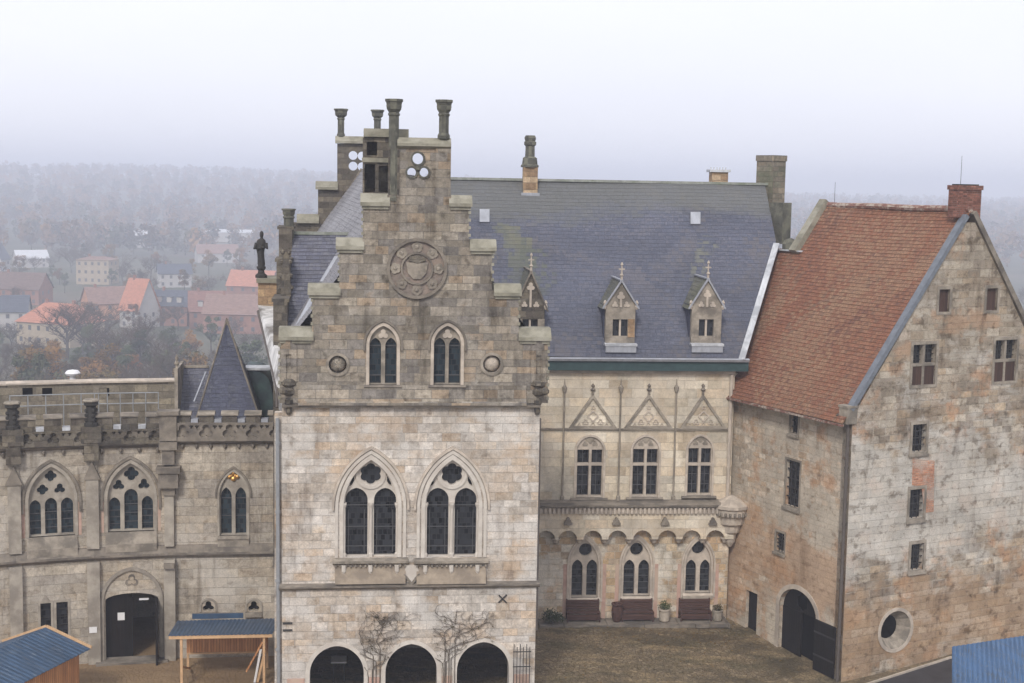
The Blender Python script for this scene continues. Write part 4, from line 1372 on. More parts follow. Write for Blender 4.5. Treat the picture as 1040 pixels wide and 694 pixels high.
    tt = Vector((0, 0, 1)).cross((E1 - E0).cross(T0 - E0).normalized())
    nn = (E1 - E0).cross(T0 - E0).normalized(); tt = Vector((0, 0, 1)).cross(nn).normalized(); bb = nn.cross(tt)
    if tt.x < 0: tt = -tt
    def roof_uv(px, py):
        r = ray(px, py); o = Vector((0, 0, CAMZ)); t_ = (E0 - o).dot(nn) / r.dot(nn); p = o + r * t_
        return p.dot(tt), p.dot(bb), p
    sp = []
    for (x, y, hwid, ln, c_, am) in ((528, 197, .8, 6.5, (.13, .135, .085), .6), (552, 200, .7, 7.5, (.115, .125, .075), .6), (540, 200, 1.0, 3.0, (.16, .15, .10), .5), (707, 229, .45, 2.2, (.17, .17, .12), .6), (628, 240, 1.0, 3.5, (.17, .15, .15), .25), (493, 229, .5, 1.6, (.14, .13, .10), .5)):
        u_, v_, _p = roof_uv(x, y)
        sp.append((u_, v_, hwid, ln, c_, am))
    vt = roof_uv(620, 184)[1]
    M['slate_main'] = slate('hall_roof_slate', [(.070, .077, .108), (.080, .087, .120), (.087, .093, .125), (.098, .10, .126), (.074, .081, .113)], 0.30, 0.235,
                            moss=((.135, .12, .115), .50, .68, .55), spots=sp, top=(vt - 1.5, vt - .1, (.15, .15, .12), .5))
    # the right end is cut along the valley against the red-roofed house
    VP = [roof_uv(753, 366)[2], roof_uv(788.5, 248)[2], roof_uv(777, 188)[2]]
    def sf(p): return (p - E0).dot(B.u) / (E1 - E0).length, (p - E0).dot(T0 - E0) / (T0 - E0).length_squared
    cut = [sf(p) for p in VP]
    def rlim(f):
        if f <= cut[1][1]:
            k = (f - cut[0][1]) / (cut[1][1] - cut[0][1]); return (0.0, cut[0][0] + (cut[1][0] - cut[0][0]) * k)
        k = (f - cut[1][1]) / (cut[2][1] - cut[1][1]); return (0.0, cut[1][0] + (cut[2][0] - cut[1][0]) * k)
    b = MB(); b.courses(E0, E1, T0, T1, 46, .009, 60, .016, lim=rlim, seed=2)
    b.build('roof', M['slate_main'], root)
    b = MB(); up_ = nn if nn.z > 0 else -nn
    b.beam(VP[0] + up_ * .05, VP[1] + up_ * .05, .30, .07)
    b.build('valley_lead', M['lead_white'], root)
    b = MB(); b.courses(B.pt(ru1, ze, -14.4), B.pt(ru0, ze, -14.4), T1, T0, 46, .02, 20, .014, seed=5)
    b.build('rear_roof', M['slate_main'], root)
    b = MB()
    b.box(B, ru0, ru1, zr - .06, zr + .07, dR - .14, dR + .14)
    b.build('ridge_tiles', M['ridge'], root)
    # gable wall at the right end of the slate roof
    b = MB()
    L_ = (E1 - E0).length
    SE = Frame(B.pt(ru0 + cut[2][0] * L_ - .35, 0, 0), 5.0 + 90)
    f1_ = cut[1][1]
    b.plate(SE, [(-de + (de - dR) * f1_ + .25, ze + (zr - ze) * f1_ - .1), (14.0, ze - .2), (7.0, zr - .12)], -.02, .2, back=True)
    b.build('end_gable', M['trim_grey'], root)
    # gutter
    z0, z1 = Z(375.6), Z(366)
    b = MB(); b.box(B, X(541, 370) - .2, X(753, 370) + .25, z0, z1, .02, .40)
    b.build('gutter_board', M['gutter_green'], root)
    b = MB(); profile(b, B, X(541, 370) - .2, X(753, 370) + .25, [(.05, z1 + .004), (.52, z1 + .004), (.58, z1 + .12), (.50, z1 + .17), (.3, z1 + .17), (.05, z1 + .1)])
    b.build('gutter', M['lead'], root)
    b = MB(); b.box(B, uL, uR, z0 - .16, z0 - .01, .02, .14)
    b.build('eaves_moulding', M['trim'], root)
    # skylights
    for (x0, x1, y0, y1) in ((487, 497, 214, 227), (701, 711, 217, 229)):
        a = [roof_uv(x0, y1)[2], roof_uv(x1, y1)[2], roof_uv(x1, y0)[2], roof_uv(x0, y0)[2]]
        b = MB(); b.hexa([p - nn * .02 for p in a] + [p + nn * .12 for p in a])
        s = b.build('skylight', M['lead'], root)
    # slender chimney on the ridge
    b = MB()
    _u, _v, p = roof_uv(538.5, 196)
    pd = (p - B.o).dot(B.n)
    Qc = lambda x, y: B.q(x, y, pd)
    b.box(B, Qc(531.5, 190)[0], Qc(546, 190)[0], Qc(538, 199)[1] - .3, Qc(538, 170)[1], pd - .62, pd)
    b.build('chimney_base', M['orange_stone'], root)
    b = MB()
    c = Qc(538.8, 160); h = .0
    zz = lambda y: Qc(538, y)[1]
    r = .26
    pc = B.pt(c[0], 0, pd - .31)
    b.lathe(pc, [(.46, zz(170)), (.46, zz(168)), (.40, zz(167)), (.36, zz(160.5)), (.25, zz(159)), (.235, zz(148.5)), (.31, zz(147)), (.31, zz(144)), (.26, zz(143.5)), (.30, zz(140)), (.24, zz(137.5)), (.16, zz(137.5)), (.15, zz(140))], 10)
    b.build('chimney_shaft', M['cap'], root)
    b = MB(); b.box(B, Qc(530.5, 190)[0] - .05, Qc(547, 190)[0] + .05, zz(199.5), zz(196), pd, pd + .10)
    b.build('chimney_flashing', M['lead'], root)
    # low brick stack behind the ridge
    b = MB(); dS = -8.2
    b.box(B, q(723, 180, dS)[0], q(739.5, 180, dS)[0], zr - .8, q(731, 175, dS)[1], dS - .7, dS)
    st = b.build('low_chimney', M['orange_stone'], root)
    b = MB(); b.box(B, q(720.6, 180, dS)[0], q(741.6, 180, dS)[0], q(731, 175, dS)[1], q(731, 172.4, dS)[1], dS - .8, dS + .1)
    for k in range(6): b.box(B, q(723 + 3 * k, 180, dS)[0], q(724 + 3 * k, 180, dS)[0], q(731, 172.4, dS)[1], q(731, 170, dS)[1], dS - .4, dS - .35)
    b.build('chimney_top', M['lead_white'], st)
    # big stacks on the end gable
    dB = -6.6
    b = MB(); a0, a1 = q(771.6, 190, dB)[0], q(786, 190, dB)[0]
    FC = Frame(B.pt(q(785, 190, dB)[0], 0, dB), 40.0)
    wc = q(797.5, 180, dB)[0] - q(771.6, 180, dB)[0]
    zc0_, zc1_ = q(780, 225, dB)[1], q(780, 157.6, dB)[1]
    b.box(FC, 0, wc * .72, zc0_, zc1_ - .3, -wc * .85, 0)
    b.box(FC, -.04, wc * .72 + .04, zc1_ - .297, zc1_, -wc * .85 - .04, .04)
    b.build('end_chimney', M['stack'], root)
    b = MB(); dB = -5.0
    FC = Frame(B.pt(q(795, 220, dB)[0], 0, dB), 40.0)
    wc = q(804, 220, dB)[0] - q(785.2, 220, dB)[0]
    b.box(FC, 0, wc * .7, q(790, 248, dB)[1], q(790, 206, dB)[1], -wc * .9, 0)
    b.build('end_chimney', M['cap'], root)
    b = MB(); dB = -4.4
    b.lathe(B.pt(q(803, 245, dB)[0], q(803, 254, dB)[1], dB), [(.42, 0), (.42, .3), (.3, .5), (.05, .6)], 8)
    b.build('kneeler_stone', M['cap'], root)
    # ---- dormers
    for i, (x0, x1, xa, ya) in enumerate(((522.5, 553.8, 538.5, 278), (613.6, 646, 631.6, 287.4), (700.8, 733.6, 719, 285.6))):
        zE, zE2 = None, None
        _u, _v, p = roof_uv((x0 + x1) / 2, 349.5 if i else 349)
        dd = (p - B.o).dot(B.n) + .02
        Q = lambda x, y: B.q(x, y, dd)
        ua, ub = Q(x0 + 1.2, 335)[0], Q(x1 - 1.2, 335)[0]
        c = (ua + ub) / 2
        zb, ze_, zt = Q(xa, 349.5)[1], Q(xa, 310)[1], Q(xa, ya)[1]
        hw = (ub - ua) / 2
        wz0, wz1 = Q(xa, 341.5)[1], Q(xa, 324.5)[1]
        ww = .36
        zr2 = zt + .02
        h1 = rect(c - ww, c + ww, wz0, wz1)
        b = MB(); b.plate(B, [(ua, zb), (ub, zb), (ub, ze_), (c, zt), (ua, ze_)], dd - .28, dd, holes=[h1])
        dm = b.build('dormer', M['trim_grey'] if i else M['dark'], root)
        win(dm, B, h1, [rect(c - ww + .04, c - .05, wz0 + .04, wz1 - .03), rect(c + .05, c + ww - .04, wz0 + .04, wz1 - .03)], .16, 'trim_grey', 'glass', (), thick=.1, name='dormer_window') if False else None
        b = MB(); b.box(B, c - ww, c + ww, wz0, wz1, dd - .22, dd - .2)
        b.build('dormer_glass', M['glass'], dm)
        b = MB(); b.box(B, c - .045, c + .045, wz0, wz1, dd - .2, dd - .06)
        b.build('mullion', M['trim'], dm)
        for sg in (-1, 1):
            b = MB()
            b.box(B, c + sg * (ww + .17) - .16, c + sg * (ww + .17) + .16, wz0 - .06, wz1 + .02, dd - .01, dd + .02)
            b.build('jamb_stone', M['orange_stone'] if i == 1 and sg > 0 else M['trim_grey'], dm)
        b = MB(); b.plate(B, foil(c, zt - .62, .2, 3, 90), dd - .02, dd + .05)
        b.plate(B, rect(c - .05, c + .05, ze_ - .1, zt - .5), dd - .02, dd + .06)
        for sg in (-1, 1): b.plate(B, foil(c + sg * .28, ze_ + .02, .15, 3, 90), dd - .02, dd + .05)
        b.build('gable_carving', M['trim'], dm)
        # cheeks and saddle roof, running back into the slates
        b = MB()
        L = 3.2
        for sg in (-1, 1):
            u_ = c + sg * hw
            b.box(B, u_ - .06, u_ + .06, zb - .1, ze_ - .02, dd - L * .6, dd - .285)
        b.build('dormer_cheek', M['slate_spire'], dm)
        b = MB()
        ov = .16
        sl = (zt - ze_) / hw
        for sg in (-1, 1):
            el = (c + sg * (hw + ov), ze_ - ov * sl + .03)
            b.courses(B.pt(el[0], el[1], dd + .1) if sg < 0 else B.pt(el[0], el[1], dd - L), B.pt(el[0], el[1], dd - L) if sg < 0 else B.pt(el[0], el[1], dd + .1),
                      B.pt(c, zt + .06, dd + .1) if sg < 0 else B.pt(c, zt + .06, dd - L), B.pt(c, zt + .06, dd - L) if sg < 0 else B.pt(c, zt + .06, dd + .1), 7, .018, 4, .004)
        b.build('dormer_roof', M['slate_moss'], dm)
        b = MB()
        for sg in (-1, 1):
            b.beam(B.pt(c + sg * (hw + ov), ze_ - ov * sl + .07, dd + .07), B.pt(c, zt + .11, dd + .07), .10, .07)
        b.beam(B.pt(c, zt + .12, dd + .1), B.pt(c, zt + .12, dd - L), .14, .06)
        b.build('lead_verge', M['lead'] if i else M['trim_dark'], dm)
        b = MB()
        b.lathe(B.pt(c, zt, dd + .03), [(.06, 0), (.05, .3), (.10, .36), (.04, .44), (.03, .8), (.07, .86), (.02, .98)], 8)
        b.box(B, c - .14, c + .14, zt + .62, zt + .68, dd + .0, dd + .06)
        for sg in (-1, 1): b.lathe(B.pt(c + sg * (hw + .05), ze_ - .1, dd + .03), [(.05, -.1), (.09, .02), (.06, .14), (.09, .22), (.02, .34)], 7)
        b.build('finial', M['trim'], dm)
        if i:
            b = MB(); b.box(B, ua - .02, ub + .02, zb - .36, zb - .05, dd + .0, dd + .42)
            b.build('lead_apron', M['lead'], dm)
            b = MB(); b.box(B, ua - .06, ub + .06, zb - .06, zb + .05, dd + .0, dd + .46)
            b.build('dormer_sill', M['lead_white'], dm)
    return root
HR = hall_range()

# ================================================================== RED-ROOFED HOUSE
def red_house():
    root = thing('red_roofed_house', K.copy(), 'tall old stone house with red tiled saddle roof, brick chimney and small shuttered gable windows', 'castle building')
    # ---- court side wall
    q = S.q
    zeav = q(862, 428, .0)[1] + .48
    uF = q(735, 500)[0] - .3
    holes = []
    def R4(F, x0, x1, y0, y1):
        a = F.q((x0 + x1) / 2, y1); b = F.q((x0 + x1) / 2, y0)
        u0, u1 = F.q(x0, (y0 + y1) / 2)[0], F.q(x1, (y0 + y1) / 2)[0]
        return rect(u0, u1, a[1], b[1])
    sw = [R4(S, 803, 810.6, 421.5, 440), R4(S, 798, 812, 468, 515), R4(S, 788, 796.6, 541, 560)]
    door = R4(S, 757.2, 768.6, 601, 643)
    door[0] = (door[0][0], door[0][1]); 
    ua, ub = q(791.2, 620)[0], q(829.2, 630)[0]
    gc, ghw = (ua + ub) / 2, (ub - ua) / 2
    zsp, zap = q(810, 623)[1], q(811, 599.5)[1]
    gate = arch(gc, -1.0, ghw, zsp, zap, 12)
    w = MB(); w.plate(S, rect(uF, -.01, -1.2, zeav), -.6, 0, holes=sw + [door, gate])
    w.build('court_wall', M['side'], root)
    for h, nm in zip(sw, ('shutter', 'barred', 'barred')):
        u0, u1, z0, z1 = h[0][0], h[1][0], h[0][1], h[2][1]
        b = MB(); b.plate(S, rect(u0 - .1, u1 + .1, z0 - .12, z1 + .1), -.05, .025, holes=[h])
        f = b.build('window', M['trim_grey'], root)
        b = MB(); b.box(S, u0 - .14, u1 + .14, z0 - .2, z0 - .08, .026, .10)
        b.build('sill', M['trim_grey'], f)
        b = MB(); b.plate(S, rect(u0, u1, z0, z1), -.2, -.19, sides=False)
        b.build('glass', M['glass'], f)
        b = MB()
        n = 5 if nm == 'barred' else 3
        for k in range(1, n): b.box(S, u0, u1, z0 + (z1 - z0) * k / n - .025, z0 + (z1 - z0) * k / n + .025, -.12, -.07)
        for k in (1, 2): b.box(S, u0 + (u1 - u0) * k / 3 - .02, u0 + (u1 - u0) * k / 3 + .02, z0, z1, -.06, -.03)
        b.build('window_bar', M['iron'], f)
    b = MB(); b.box(S, door[0][0], door[1][0], door[0][1], door[2][1], -.25, -.18)
    dr = b.build('door', M['door_black'], root)
    b = MB(); b.box(S, door[1][0] - .2, door[1][0] - .12, (door[0][1] + door[2][1]) / 2, (door[0][1] + door[2][1]) / 2 + .1, -.18, -.13)
    b.build('handle', M['iron'], dr)
    # gate: arch stones, fanlight, one leaf closed, one folded back on the wall
    b = MB(); band(b, S, gc, -1.0, ghw, zsp, zap, .22, -.05, .03, 12)
    b.build('gate_arch', M['trim'], root)
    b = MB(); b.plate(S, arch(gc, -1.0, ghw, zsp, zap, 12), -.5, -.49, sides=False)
    b.build('gate_shade', M['void'], root)  # near-black sheet painted as the unlit passage behind the gate
    b = MB()
    zb = ground_z(*S.pt(gc, 0, .3).xy) + .03
    b.plate(S, [(gc - ghw, zsp), (gc + ghw, zsp)] + arch(gc, -1, ghw, zsp, zap, 10)[3:-1], -.3, -.25, holes=[foil(gc, zsp + (zap - zsp) * .42, .38, 6, 90, 48)])
    for k in range(1, 6):
        a = R(30 * k)
    b.build('fanlight', M['door_black'], root)
    b = MB(); b.box(S, gc - ghw, gc + .02, zb, zsp - .005, -.3, -.22)
    b.build('gate_leaf', M['door_black'], root)
    b = MB()
    u0, u1 = gc + ghw + .05, q(848, 660, .1)[0]
    b.box(S, u0, u1, ground_z(*S.pt(u1, 0, .3).xy) + .05, q(838, 633, .1)[1], .07, .15)
    lf = b.build('gate_leaf', M['door_black'], root)
    b = MB()
    for zz in (.45, 1.5): b.box(S, u0, u1, zz - .3, zz - .22, .151, .165)
    b.build('iron_strap', M['iron'], lf)
    # ---- gable end
    g = G.q
    uap = (g(975, 219)[0] + g(996, 221)[0]) / 2
    zap2 = g(985, 212)[1]
    hwid = uap
    wl = {}
    for nm, r_ in {'a': (953.4, 964.4, 294, 317), 'b': (1001.8, 1012.8, 293, 315.4), 'c': (926.6, 950, 350, 391), 'd': (1010, 1031.8, 345.4, 387.2),
                   'e': (926.4, 940.4, 431, 459), 'f': (923.6, 938, 497, 526.6), 'g': (924.8, 937.6, 552.4, 579)}.items():
        wl[nm] = R4(G, *r_)
    nc = g(909.5, 640); nr = abs(g(909.5 + 15, 640)[0] - nc[0])
    niche = circ(nc[0], nc[1], nr, 24)
    tw = 0.55
    outl = [(0, -1.3), (2 * uap, -1.3), (2 * uap, zeav - .3), (uap + .4, zap2 - .62), (uap - .4, zap2 - .62), (0, zeav - .3)]
    w = MB(); w.plate(G, outl, -.6, 0, holes=list(wl.values()) + [niche])
    w.build('gable_wall', M['rubble'], root)
    for nm, h in wl.items():
        u0, u1, z0, z1 = h[0][0], h[1][0], h[0][1], h[2][1]
        if nm in 'ab':
            b = MB(); b.box(G, u0, u1, z0, z1, -.2, -.12)
            f = b.build('shutter', M['void_wood'], root)
            b = MB(); b.plate(G, rect(u0 - .12, u1 + .12, z0 - .12, z1 + .14), -.03, .03, holes=[h])
            b.build('stone_frame', M['trim_grey'], f)
            continue
        b = MB(); b.plate(G, rect(u0 - .13, u1 + .13, z0 - .13, z1 + .15), -.03, .035, holes=[h])
        f = b.build('window', M['trim_grey'], root)
        b = MB(); b.plate(G, rect(u0, u1, z0, z1), -.28, -.27, sides=False)
        b.build('glass', M['glass'], f)
        zm = (z0 + z1) / 2
        if nm in 'cd':
            um = (u0 + u1) / 2
            b = MB(); b.box(G, u0, u1, zm - .06, zm + .06, -.25, -.02); b.box(G, um - .06, um + .06, z0, z1, -.25, -.025)
            b.build('cross_bar', M['trim_grey'], f)
            for a_, b_ in ((u0 + .01, um - .065), (um + .065, u1 - .01)):
                b = MB(); b.box(G, a_, b_, z0, zm - .065, -.16, -.06)
                b.build('shutter', M['void_wood'], f)
            b = MB()
            for k in (1, 2, 3): b.box(G, u0, u1, zm + (z1 - zm) * k / 4 - .015, zm + (z1 - zm) * k / 4 + .015, -.2, -.17)
            for k in (.25, .75): b.box(G, u0 + (u1 - u0) * k - .015, u0 + (u1 - u0) * k + .015, zm, z1, -.205, -.165)
            b.build('glazing_bar', M['iron'], f)
        else:
            b = MB()
            for k in (1, 2): b.box(G, u0 + (u1 - u0) * k / 3 - .02, u0 + (u1 - u0) * k / 3 + .02, z0, z1, -.14, -.1)
            for k in (1, 2, 3): b.box(G, u0, u1, z0 + (z1 - z0) * k / 4 - .02, z0 + (z1 - z0) * k / 4 + .02, -.11, -.07)
            b.build('window_bar', M['iron'], f)
            b = MB(); b.box(G, u0 - .17, u1 + .17, z0 - .2, z0 - .1, .037, .09)
            b.build('sill', M['trim_grey'], f)
    # brick infill under the upper staircase window
    b = MB()
    a = g(926, 466); c = g(947, 496)
    b.plate(G, [g(926, 493), g(936, 494), g(939, 521), g(948, 520), g(949, 468), g(927, 466)], -.02, .012)
    b.build('brick_patch', M['brick_patch'], root)
    # splayed round niche with its opening off-centre
    b = MB()
    oc = g(903.5, 636.5)
    n = 24
    o1 = [G.pt(nc[0] + nr * math.cos(2 * math.pi * i / n), nc[1] + nr * math.sin(2 * math.pi * i / n), .0) for i in range(n)]
    o2 = [G.pt(nc[0] - .12 + nr * .62 * math.cos(2 * math.pi * i / n), nc[1] + .06 + nr * .62 * math.sin(2 * math.pi * i / n), -.42) for i in range(n)]
    b.add(o1 + o2, [(i, (i + 1) % n, n + (i + 1) % n, n + i) for i in range(n)])
    ni = b.build('round_niche', M['trim_grey'], root)
    b = MB(); b.plate(G, circ(nc[0] - .12, nc[1] + .06, nr * .62, 24), -.43, -.42, sides=False)
    b.build('niche_shade_disc', M['void'], ni)  # no pane: a near-black disc painted as the shade in the opening
    b = MB(); foilband(b, G, nc[0], nc[1], nr, nr + .16, -.03, .03, 24)
    b.build('niche_ring', M['trim'], ni)
    # ---- body, roof
    ridge_z = zap2 - .35
    Lg = 9.9
    w = MB()
    walls_box(w, [G.pt(.62, 0, -.6), G.pt(2 * uap - .03, 0, -.6), G.pt(2 * uap - .03, 0, -Lg), G.pt(.62, 0, -Lg)], -1.3, zeav - .1)
    w.build('body_wall', M['rubble'], root)
    # slope towards the court; S frame: u negative away from the corner, d outward
    run = uap
    zr = zap2 - .1
    ov = .55
    slope = (zr - zeav) / run
    def P(t, f):                       # t metres back from the gable, f fraction up the slope
        d = ov * (1 - f) - run * f
        z = (zeav - ov * slope + .05) * (1 - f) + zr * f
        # the foot of the roof is swept out a little
        return S.pt(-t, z + .18 * math.exp(-(f / .07) ** 2), d)
    T_EAVE, T_MID = 8.9, 0
    nn = (P(5, .2) - P(0, .2)).cross(P(0, .8) - P(0, .2)).normalized()
    o = Vector((0, 0, CAMZ))
    def on_roof(px, py):
        r = ray(px, py); t_ = (P(0, .5) - o).dot(nn) / r.dot(nn); p = o + r * t_
        tt = -(p - S.o).dot(S.u); d = (p - S.o).dot(S.n)
        return tt, (ov - d) / (ov + run)
    tv1, fv1 = on_roof(788, 256); tv2, fv2 = on_roof(813.5, 257); tv3, fv3 = on_roof(838, 206); tv4, fv4 = on_roof(752, 366); tv5, fv5 = on_roof(726, 393)
    print('roof', (tv1, fv1), (tv2, fv2), (tv3, fv3), (tv4, fv4), (tv5, fv5), 'run', run, 'zeav', zeav, 'zr', zr)
    Tlow, Thigh, flow, fhigh = tv5, (tv2 + tv3) / 2, fv4, (fv1 + fv2) / 2
    TL = 16.0
    def lim(f):
        if f < flow - .01: return (0.0, (Tlow + (tv4 - Tlow) * (f / max(flow, .01))) / TL)
        if f < fhigh: return (0.0, min(TL, tv1 + 1.2) / TL)
        return (0.0, Thigh / TL)
    b = MB(); b.courses(P(-.05, 0), P(TL, 0), P(-.05, 1), P(TL, 1), 58, .022, 56, .022, lim=lim, seed=8)
    b.build('roof', M['tiles'], root)
    b = MB()      # far slope
    def P2(t, f):
        d = -2 * run - ov * (1 - f) + run * f
        return S.pt(-t, (zeav - ov * slope) * (1 - f) + zr * f, d)
    b.courses(P2(Thigh, 0), P2(0, 0), P2(Thigh, 1), P2(0, 1), 46, .03, 10, .02, seed=12)
    b.build('far_roof', M['tiles'], root)
    b = MB()
    pts = [P(t, 1) + Vector((0, 0, .05 + .015 * math.sin(t * 1.3))) for t in [k * Thigh / 24 for k in range(25)]]
    b.tube(pts, .15, .15, 8)
    b.build('ridge_tiles', M['tile_edge'], root)
    b = MB()
    n = 40
    for k in range(n):
        t0, t1 = Tlow * k / n, Tlow * (k + .86) / n
        a, c = P(t0, 0), P(t1, 0)
        b.beam(a + Vector((0, 0, -.06)), c + Vector((0, 0, -.06)), .16, .09)
    b.build('eave_tiles', M['tile_edge'], root)
    b = MB(); b.box(S, -Tlow, -.02, zeav - .55, zeav - .3, .01, .26)
    b.build('eaves_moulding', M['trim_dark'], root)
    # far gable parapet above the lower roof strip
    b = MB()
    zoff = Vector((0, 0, .22))
    b.beam(P(Thigh + .1, fhigh - .02) + zoff, P(Thigh + .1, 1.0) + zoff, .5, .42)
    b.build('verge_coping', M['coping'], root)
    b = MB()
    FG = Frame(S.pt(-Thigh, 0, 0), 27.4)
    b.plate(FG, [(.1, zeav), (2 * run - .1, zeav), (run, zr)], -.35, -.05, back=True)
    b.build('far_gable_wall', M['rubble'], root)
    # lead at the top of the lower strip and along the valley
    b = MB()
    b.beam(P(tv2 - .1, fhigh + .004) + Vector((0, 0, .07)), P(tv1 + 1.0, fhigh + .004) + Vector((0, 0, .07)), .42, .07)
    tv, fv = on_roof(726, 392); tw_, fw_ = on_roof(753, 366)
    b.beam(P(tv, fv) + nn * (.06 if nn.z > 0 else -.06), P(tw_, fw_) + nn * (.06 if nn.z > 0 else -.06), .16, .05)
    b.build('lead_flashing', M['lead_white'], root)
    # near verge: lead strip on the gable parapet, kneeler, far raking coping
    b = MB()
    up = Vector((0, 0, .12))
    b.beam(P(.06, .06) + up, P(.06, .965) + up, .34, .2)
    b.build('verge_lead', M['lead_dark'], root)
    b = MB()
    b.beam(P2(.12, .02) + up, P2(.12, .98) + up, .52, .24)
    for k in range(14):
        p = P2(-.02, .05 + .06 * k) + Vector((0, 0, .2))
        b.lathe(p, [(.12, -.1), (.14, .02), (.05, .12)], 6)
    b.build('raking_coping', M['trim_dark'], root)
    b = MB(); b.box(G, -.38, .16, zeav - .55, zeav + .14, -.45, .10)
    b.box(G, -.42, .20, zeav + .143, zeav + .25, -.48, .13)
    b.build('kneeler_stone', M['trim_grey'], root)
    # brick chimney
    dd = -.15
    c0, c1 = G.q(973.0, 205, dd)[0], G.q(996.4, 205, dd)[0]
    zt = G.q(982, 188.4, dd)[1]
    b = MB(); b.box(G, c0, c1, zap2 - .4, zt - .2, dd - .6, dd); b.box(G, c0 - .05, c1 + .05, zt - .2, zt, dd - .65, dd + .05)
    ch = b.build('brick_chimney', M['brick_red'], root)
    b = MB(); b.box(G, c0 + .08, c1 - .08, zt + .002, zt + .05, dd - .5, dd - .1)
    b.build('chimney_top', M['void'], ch)
    # downpipe at the corner
    b = MB()
    b.tube([S.pt(-.55, zeav - .2, .4), S.pt(-.2, zeav - .45, .18), S.pt(-.12, zeav - .9, .12), S.pt(-.12, -.6, .12)], .075, .075, 8)
    for zz in (1.5, 4, 6.5, 9): b.lathe(S.pt(-.12, zz, .12), [(.1, -.05), (.1, .05)], 8)
    b.build('downpipe', M['pipe_dark'], root)
    # lightning rods
    b = MB(); b.tube([P(Thigh - .6, 1), P(Thigh - .6, 1) + Vector((0, 0, 1.2))], .012, .008, 5)
    b.build('lightning_rod', M['iron'], root)
    b = MB(); b.tube([G.pt((c0 + c1) / 2 - .2, zt, dd - .4), G.pt((c0 + c1) / 2 - .2, zt + 1.3, dd - .4)], .012, .008, 5)
    b.build('lightning_rod', M['iron'], root)
    return root
RH = red_house()
# ================================================================== GALLERY WING (curved, left) and STAIR TOWER
def battlement(mb_base, mb_mer, mb_cap, mb_lead, F, u0, u1, zs, zp, zg, zt, n, gapf=.36, proud=.18, th=.4):
    """parapet from zs to zg with n merlons up to zt"""
    mb_base.box(F, u0, u1, zs, zg, proud - th, proud)
    per = (u1 - u0) / n
    for k in range(n):
        a = u0 + per * k + per * gapf / 2; b = u0 + per * (k + 1) - per * gapf / 2
        mb_mer.box(F, a, b, zg - .02, zt - .1, proud - th + .01, proud - .012)
        profile(mb_cap, F, a - .05, b + .05, [(proud - th - .05, zt - .1), (proud + .06, zt - .1), (proud + .06, zt - .05), (proud - .12, zt + .05), (proud - th - .05, zt + .05)])
        # blind arch in the merlon and lead in the gap
        c_, hh = u0 + per * (k + .5), zg - zs
        mb_base.plate(F, rect(u0 + per * k, u0 + per * (k + 1), zs + .003, zg - .003), proud + .002, proud + .16,
                      holes=[foil(c_, zs + hh * .52, min(per * .40, hh * .40), 3, 90), foil(c_ - per * .38, zs + hh * .8, hh * .12, 3, -90), foil(c_ + per * .38, zs + hh * .8, hh * .12, 3, -90)])
        if k < n - 1:
            mb_lead.append(MB().box(F, b + .03, b + per * gapf - .03, zg + .002, zg + .15, proud - th, proud + .03))

def corbels(mb, F, u0, u1, z, n, d=.0):
    for k in range(n):
        u = u0 + (u1 - u0) * (k + .5) / n
        mb.lathe(F.pt(u, z, d + .06), [(.03, -.1), (.08, 0), (.09, .08), (.05, .12)], 6)

